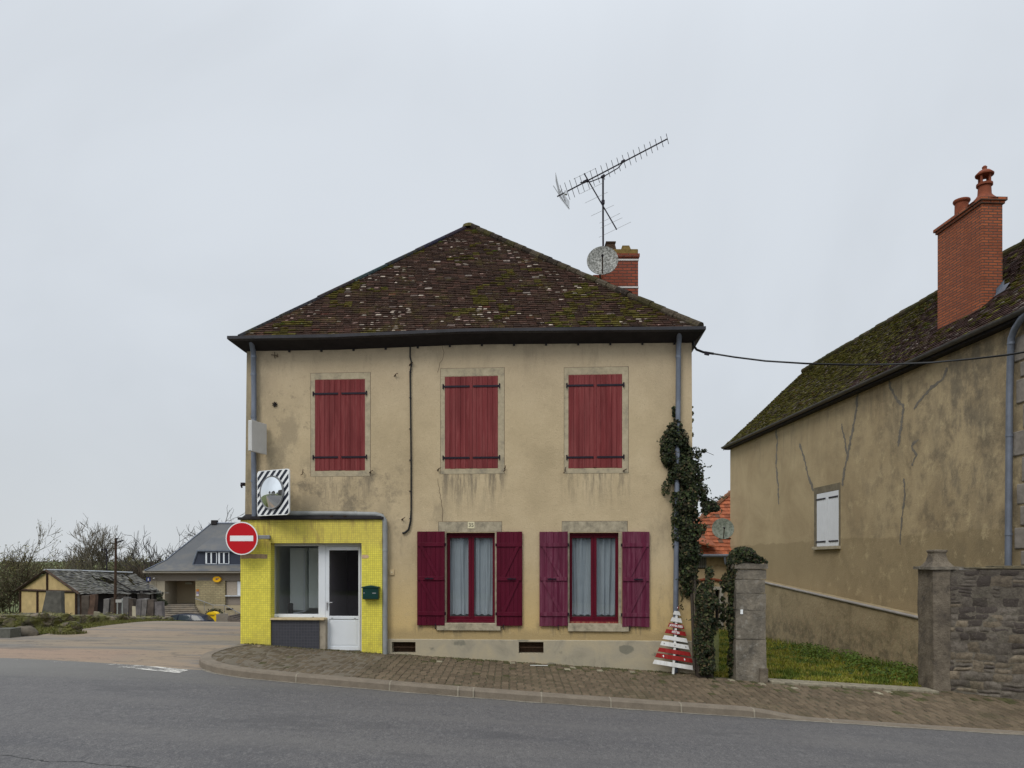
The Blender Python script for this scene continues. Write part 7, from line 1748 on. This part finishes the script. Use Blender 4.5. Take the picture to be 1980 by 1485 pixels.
# car, only its upper half shows over the crest
YC2 = 57.5
car = thing('parked_car', (PX(368,YC2), YC2, E+G(-24,YC2)), 'dark blue estate car parked below the crest of the side street', 'car')
cpaint = plain('dark_blue_paint', (.012,.018,.035), .25, .2, .1, 3); cg = plain('car_glass', (.05,.065,.075), .08, 0, .1)
g0 = E+G(-24,YC2); X0 = PX(318,YC2)
def cp(x, z): return Vector((X0-.85+x, YC2, g0+z))
mb = MB(); prof = [(-.55,.30),(-.60,.55),(-.45,.72),(.35,.88),(.72,.92),(1.35,1.38),(1.75,1.46),(3.0,1.44),(3.55,1.32),(3.95,.95),(4.02,.60),(3.95,.30)]
ys__ = [0,.12,.25,1.55,1.68,1.8]; ins = [0,0,0,0,0,0]
# body tapers inwards above the belt line
low_p = [(-.55,.30),(-.60,.55),(-.45,.72),(.35,.88),(.72,.93),(3.93,.95),(4.02,.60),(3.95,.30)]
mb.prism([cp(x, z)+Vector((0,0,0)) for x, z in low_p], Vector((0,1.75,0))); cb2 = mb.build('body', cpaint, car, bevel=.08)
mb = MB(); up_p = [(.70,.94),(1.38,1.38),(1.8,1.46),(3.0,1.44),(3.52,1.33),(3.92,.95)]
n = len(up_p); fr_ = [cp(x, z)+Vector((0,.04+.22*(z-.94)/.5,0)) for x, z in up_p]; bk_ = [cp(x, z)+Vector((0,1.71-.22*(z-.94)/.5,0)) for x, z in up_p]
mb.mesh(fr_+bk_, [tuple(range(n)), tuple(reversed(range(n,2*n)))]+[(i, i+n, (i+1)%n+n, (i+1)%n) for i in range(n)]); mb.build('cabin', cpaint, car, bevel=.04)
for xs__ in (((.98,.98),(1.42,1.34),(1.78,1.38),(1.72,.98)), ((1.82,.98),(1.86,1.38),(2.70,1.38),(2.74,.98)), ((2.84,.98),(2.80,1.38),(3.22,1.34),(3.62,1.0))):
    mb = MB(); mb.prism([cp(x, z)+Vector((0,.025+.22*(z-.94)/.5-.008,0)) for x, z in xs__], Vector((0,.03,0))); mb.build('side_window', cg, car)
mb = MB(); mb.mesh([cp(.74,.97)+Vector((0,.15,0)), cp(.74,.97)+Vector((0,1.6,0)), cp(1.33,1.35)+Vector((-.03,1.45,.01)), cp(1.33,1.35)+Vector((-.03,.30,.01))], [(0,1,2,3)]); mb.build('windscreen', cg, car, fix=False)
for x in (.15, 3.1):
    for y in (.0, 1.57):
        mb = MB(); c = cp(x,.31)+Vector((0,y,0)); mb.lathe([(.22,-.02),(.31,0),(.31,.18),(.22,.2)], c, 20, Matrix.Rotation(R(-90),3,'X')); wh = mb.build('wheel', M['black'], car); mb = MB(); mb.lathe([(.20,-.025),(.20,-.015)], c, 16, Matrix.Rotation(R(-90),3,'X')); mb.build('rim', M['metal'], wh)
mb = MB(); mb.box(cp(3.92,.86)+Vector((0,.1,0)), (.12,.22,.1)); mb.build('tail_light', M['box'], car)

# ------------------------------------------------------------------ bare trees and scrub
def grow(mb, lf, p, d, L_, rad, depth, r, o):
    n = 4 if depth > 2 else 3; pts = [p]; rs = [rad]; q_ = p
    for i in range(n):
        d = (d+Vector((r.gauss(0,o['wig']), r.gauss(0,o['wig']), r.gauss(0,o['wig'])))+Vector((0,0,o['up']))).normalized(); q_ = q_+d*L_/n
        pts.append(q_); rs.append(rad*(1-.45*(i+1)/n))
    v = r.uniform(.75,1.25); c = o['col']; cc = (c[0]*v, c[1]*v, c[2]*v)
    mb.tube(pts, rs, 5 if depth > 3 else 3, False, cc)
    if depth <= o.get('ld', 1) and lf is not None:
        for k in range(o.get('nl', 3)): leafq(lf, pts[r.randrange(1, len(pts))]+Vector((r.gauss(0,.1),r.gauss(0,.1),r.gauss(0,.1))), Vector((r.gauss(0,1),r.gauss(0,1),1)), r.uniform(*o['ls']), pick(r, o['lc']), r)
    if depth == 0: return
    for k in range(o['n'](depth, r)):
        j = r.randrange(max(1, n-3 if depth < o['D'] else n-2), n+1); ax = Vector((r.gauss(0,1), r.gauss(0,1), r.gauss(0,1))).normalized()
        an = r.uniform(o['a0'], o['a1']); dd = (Matrix.Rotation(an, 3, ax) @ d).normalized()
        grow(mb, lf, pts[j], dd, L_*r.uniform(.62,.86), max(o['minr'], rs[j]*r.uniform(.55,.75)), depth-1, r, o)
def tree(base, H, label, seed, D=5, name='bare_tree', lean=(0,0), spread=(.3,.75), col=(.075,.065,.055), leaf=None, ls_=(.1,.2), nl=3, group='trees along the horizon', minr=.02, trunk=.30, multi=1, up=.06, wig=.13, r0=None, nn_=None):
    r = random.Random(seed); t = thing(name, base, label, 'tree', group); mb = MB(); lf = MB() if leaf else None
    o = dict(wig=wig, up=up, col=col, n=nn_ or (lambda d, r: 3 if d > 2 else r.choice((2,3,3))), a0=spread[0], a1=spread[1], minr=minr, D=D, ld=1, nl=nl, ls=ls_, lc=leaf or [])
    for k in range(multi):
        d = Vector((lean[0]+r.gauss(0,.25 if multi > 1 else .04), lean[1]+r.gauss(0,.2 if multi > 1 else .04), 1)).normalized()
        grow(mb, lf, Vector(base)+Vector((r.gauss(0,.5),r.gauss(0,.5),0))*(multi > 1), d, H*trunk*(r.uniform(.8,1.1)), r0 or H*.014/(1 if multi == 1 else 1.6), D, r, o)
    mb.build('trunk', M['twig'], t, fix=False)
    if lf and lf.f: lf.build('crown', M['leaf'], t, fix=False)
    return t
def tb(px, Y, sink=.3): X = PX(px, Y); return (X, Y, E+G(X, Y)-sink)
def hpx(pyt, px, Y): return ((HY-pyt)/FX*Y-(G(PX(px,Y), Y)))*1.22
wl_ = [(.20,.18,.06),(.15,.14,.045),(.24,.22,.10),(.11,.105,.04)]
tree(tb(-14,62), hpx(1020,-14,62)*.95, 'yellow green budding willow at the left edge, the largest', 1, 5, 'willow', (.1,0), (.3,.8), (.085,.07,.045), wl_, (.07,.15), 2, multi=3, trunk=.34, minr=.018)
tree(tb(22,64), hpx(1022,22,64)*.92, 'tall budding willow right of the leftmost willow', 2, 5, 'willow', (.1,0), (.3,.8), (.085,.07,.045), wl_, (.07,.15), 2, multi=2, trunk=.33, minr=.018)
tree(tb(52,66), hpx(1050,52,66)*.95, 'lower budding willow behind the shed gable', 3, 5, 'willow', (.15,0), (.3,.8), (.09,.075,.05), wl_, (.07,.14), 2, multi=3, trunk=.33, minr=.018)
tree(tb(8,57), hpx(1085,8,57)*1.0, 'dense olive scrub willow low at the left edge', 4, 5, 'willow', (.0,0), (.3,.9), (.07,.055,.035), [(.08,.085,.035),(.06,.06,.025),(.10,.085,.04)], (.08,.18), 3, multi=3, trunk=.34)
tree(tb(105,110), hpx(1070,105,110)*.85, 'small pale bare tree above the shed ridge', 6, 5, col=(.12,.11,.10), multi=2, minr=.03)
tree(tb(150,105), hpx(1040,150,105)*.85, 'thin bare tree between the shed ridge and the telegraph pole', 7, 5, col=(.12,.11,.10), multi=2, minr=.028)
tree(tb(185,100), hpx(1010,185,100)*.97, 'spreading bare tree left of the telegraph pole', 8, 6, col=(.13,.112,.085), multi=2, minr=.026, trunk=.30, leaf=[(.14,.13,.06)], nl=1, ls_=(.1,.18))
tree(tb(215,98), hpx(1003,215,98)*.97, 'tallest bare tree right behind the telegraph pole', 9, 6, col=(.13,.112,.085), multi=2, minr=.026, trunk=.30)
tree(tb(250,95), hpx(1048,250,95)*.9, 'bushy bare tree with yellowish twigs right of the telegraph pole', 10, 5, col=(.11,.095,.06), multi=3, leaf=[(.14,.13,.06),(.10,.09,.04)], nl=2, ls_=(.12,.2), minr=.026)
tree(tb(332,88), hpx(1000,325,88)*.98, 'leaning bare tree with a flat crown left of the post office roof', 12, 5, lean=(-.30,0), col=(.06,.055,.055), spread=(.35,.85), minr=.03, trunk=.37, wig=.16, up=.10)
tree(tb(298,84), hpx(1062,298,84)*1.0, 'dark tangled scrub left of the post office roof', 13, 5, col=(.06,.05,.045), multi=3, minr=.03)
tree(tb(270,80), hpx(1075,270,80)*1.0, 'low brown thicket beside the post office', 14, 5, col=(.07,.055,.04), multi=3, minr=.03)
tree(tb(392,92), hpx(993,392,92)*.84, 'dark bare tree rising behind the post office roof', 15, 5, lean=(-.05,0), col=(.055,.05,.05), minr=.03, trunk=.40, spread=(.4,.9), wig=.15)
tree(tb(365,90), hpx(1050,365,90)*.85, 'small bare tree peeping over the slope of the slate roof', 16, 5, col=(.06,.055,.05), minr=.03, lean=(-.2,0), trunk=.40)
tree(tb(435,95), hpx(1030,435,95)*.75, 'thin bare tree between the slate roof and the beige house', 18, 5, col=(.10,.09,.085), minr=.022, multi=1)
tree(tb(170,72), hpx(1100,170,72)*1.0, 'brown thicket directly behind the shed roof', 19, 5, col=(.10,.085,.055), multi=2, minr=.025, leaf=[(.07,.065,.03)], nl=2, ls_=(.1,.2))
tree(tb(238,74), hpx(1090,238,74)*1.0, 'brown thicket right of the telegraph pole and below the bare trees', 20, 5, col=(.10,.085,.055), multi=2, minr=.025, leaf=[(.08,.07,.03)], nl=2, ls_=(.1,.2))
tree(tb(110,73), hpx(1098,110,73)*1.0, 'brown thicket rising over the shed gable', 22, 5, col=(.10,.085,.055), multi=2, minr=.025, leaf=[(.08,.075,.03)], nl=2, ls_=(.1,.2))
mb = MB(); r = random.Random(41)
for k in range(1700):
    px = r.uniform(-60, 950); Y = r.uniform(110, 240); x, y, z = tb(px, Y, .1); h_ = r.uniform(.6, 2.0)
    for q_ in range(7): a_ = r.uniform(0,6.28); leafq(mb, (x+r.gauss(0,1.0), y, z+h_*r.random()), Vector((r.gauss(0,1),-1,.5)), r.uniform(.3,.7), pick(r, [(.075,.07,.035),(.06,.075,.022),(.095,.09,.045)]), r)
tag(mb.build('distant_hedgerow', M['leaf'], None, fix=False), 'brown and green hedgerow scrub on the far hillside', 'hedgerow', kind='stuff')

# ------------------------------------------------------------------ across the road, behind the photographer (seen in the mirror and the panes)
def plain_house(x, y, w_, d_, h_, rh, name, lab, col, rcol, yaw=0):
    t = thing(name, (x, y, E+road_z(x)), lab, 'house'); Mz = Matrix.Rotation(yaw, 3, 'Z'); b = E+road_z(x)-.6; o_ = Vector((x, y, 0))
    f_ = lambda a, c, z: o_+(Mz @ Vector((a*w_/2, c*d_/2, 0)))+ZV*z
    mb = MB(); mb.hexa([f_(-1,-1,b),f_(1,-1,b),f_(1,1,b),f_(-1,1,b)], [f_(-1,-1,b+h_),f_(1,-1,b+h_),f_(1,1,b+h_),f_(-1,1,b+h_)]); mb.build('wall', plain(name+'_render', col, .95, 0, .15, 1), t)
    mb = MB(); q_ = [f_(-1.05,-1.1,b+h_),f_(1.05,-1.1,b+h_),f_(1.05,1.1,b+h_),f_(-1.05,1.1,b+h_)]; r1, r2 = f_(-1.05,0,b+h_+rh), f_(1.05,0,b+h_+rh)
    mb.mesh(q_+[r1, r2], [(0,1,5,4),(2,3,4,5),(1,2,5),(3,0,4),(3,2,1,0)]); mb.build('roof', plain(name+'_roof', rcol, .9, 0, .3, 2), t)
    for k in range(3):
        for z in (b+1.6, b+4.3):
            if z+1.5 > b+h_: continue
            mb = MB(); c = f_(-.6+.6*k, 1, z+.6); a1 = (Mz @ Vector((.5,0,0))); n1 = (Mz @ Vector((0,.04,0))); mb.prism([c-a1-ZV*.75+n1, c+a1-ZV*.75+n1, c+a1+ZV*.75+n1, c-a1+ZV*.75+n1], -n1*.5); mb.build('window', M['paneldark'], t)
plain_house(-40, -9, 11, 8, 6, 3.2, 'street_house', 'grey rendered house across the road to the left', (.36,.34,.31), (.05,.04,.04), R(8))
plain_house(-57, -3, 9, 8, 7, 4, 'tall_house', 'pale tall house further down the road', (.45,.43,.39), (.06,.06,.07), R(15))
plain_house(-17, -20, 23, 8, 8.5, 3, 'reflection_block', 'long dark brown building added across the road to darken the door reflections', (.17,.155,.15), (.05,.04,.035), 0)  # added building, sized to put dark reflections in the door and shop glass
tree((-26,-9.5,E+road_z(-14)-.2), 8, 'leafy dark tree across the road', 50, 5, 'roadside_tree', leaf=[(.03,.045,.015),(.04,.055,.02)], nl=4, ls_=(.15,.4), group='trees across the road')
tree((-37,-11,E+road_z(-20)-.2), 10, 'big dark tree beyond the street house', 51, 5, 'roadside_tree', leaf=[(.03,.045,.015),(.04,.055,.02)], nl=4, ls_=(.2,.5), group='trees across the road')

hg = thing('reflection_hedge', (8, -13, E-1.9), 'tall dense hedge added across the road to even out the window reflections', 'hedge'); mb = MB(); r = random.Random(61)  # added hedge, keeps the bare horizon line out of the pane reflections
mb.hexa([(-4.4,-13.2,E-2.6),(24,-13.2,E-2.6),(24,-12.9,E-2.6),(-4.4,-12.9,E-2.6)], [(-4.4,-13.2,E+1.7),(24,-13.2,E+1.7),(24,-12.9,E+1.7),(-4.4,-12.9,E+1.7)], (.03,.035,.02))
for k in range(14000):
    x = r.uniform(-4.6, 24); h_ = 4.4+noise.noise(Vector((x*.5,0,0)))*.9; leafq(mb, (x, -13+r.gauss(0,.5), E-2.3+h_*r.random()), Vector((r.gauss(0,.5), 1, r.gauss(.3,.5))), r.uniform(.15,.3), pick(r, [(.06,.065,.04),(.075,.075,.05),(.05,.055,.035)]), r)
mb.build('foliage', M['leaf'], hg, fix=False)
mb = MB()
for i in range(14): x = -4.2+i*2.1; mb.tube([(x,-13,E-2.6),(x+.1,-13.1,E+1)], .06, 5)
mb.build('stem', M['bark'], hg)
# tufts on and round the boulder and along the foot of the mossy wall
mb = MB()
for k in range(2600):
    if k < 700: a_ = r.uniform(0,6.28); x = PX(140,17.4)+.3*math.cos(a_)*r.uniform(.6,1.3); y = 17.25+.24*math.sin(a_)*r.uniform(.6,1.3)
    else: x, y, _ = verge_pt(r.random()*.7, r.random()*.5)
    blade(mb, (x, y, sg(x,y)), r.uniform(.02,.09), r.uniform(.01,.05), .007, r.uniform(0,6.28), pick(r, [(.12,.12,.03),(.18,.16,.07),(.08,.09,.02)]))
for k in range(500):
    a_ = r.uniform(0,6.28); q_ = math.sqrt(r.random()); leafq(mb, (PX(140,17.4)+.27*math.cos(a_)*q_, 17.3+.18*math.sin(a_)*q_, sg(-10,17.3)+.10+.165*math.sqrt(1-q_*q_*.9)), Vector((r.gauss(0,.6),-.5,1)), r.uniform(.02,.05), pick(r, [(.09,.095,.015),(.12,.115,.02),(.06,.06,.015)]), r)
tag(mb.build('wall_foot_grass', M['leaf'], None, fix=False), 'longer grass tufts at the foot of the mossy wall', 'grass', kind='stuff')
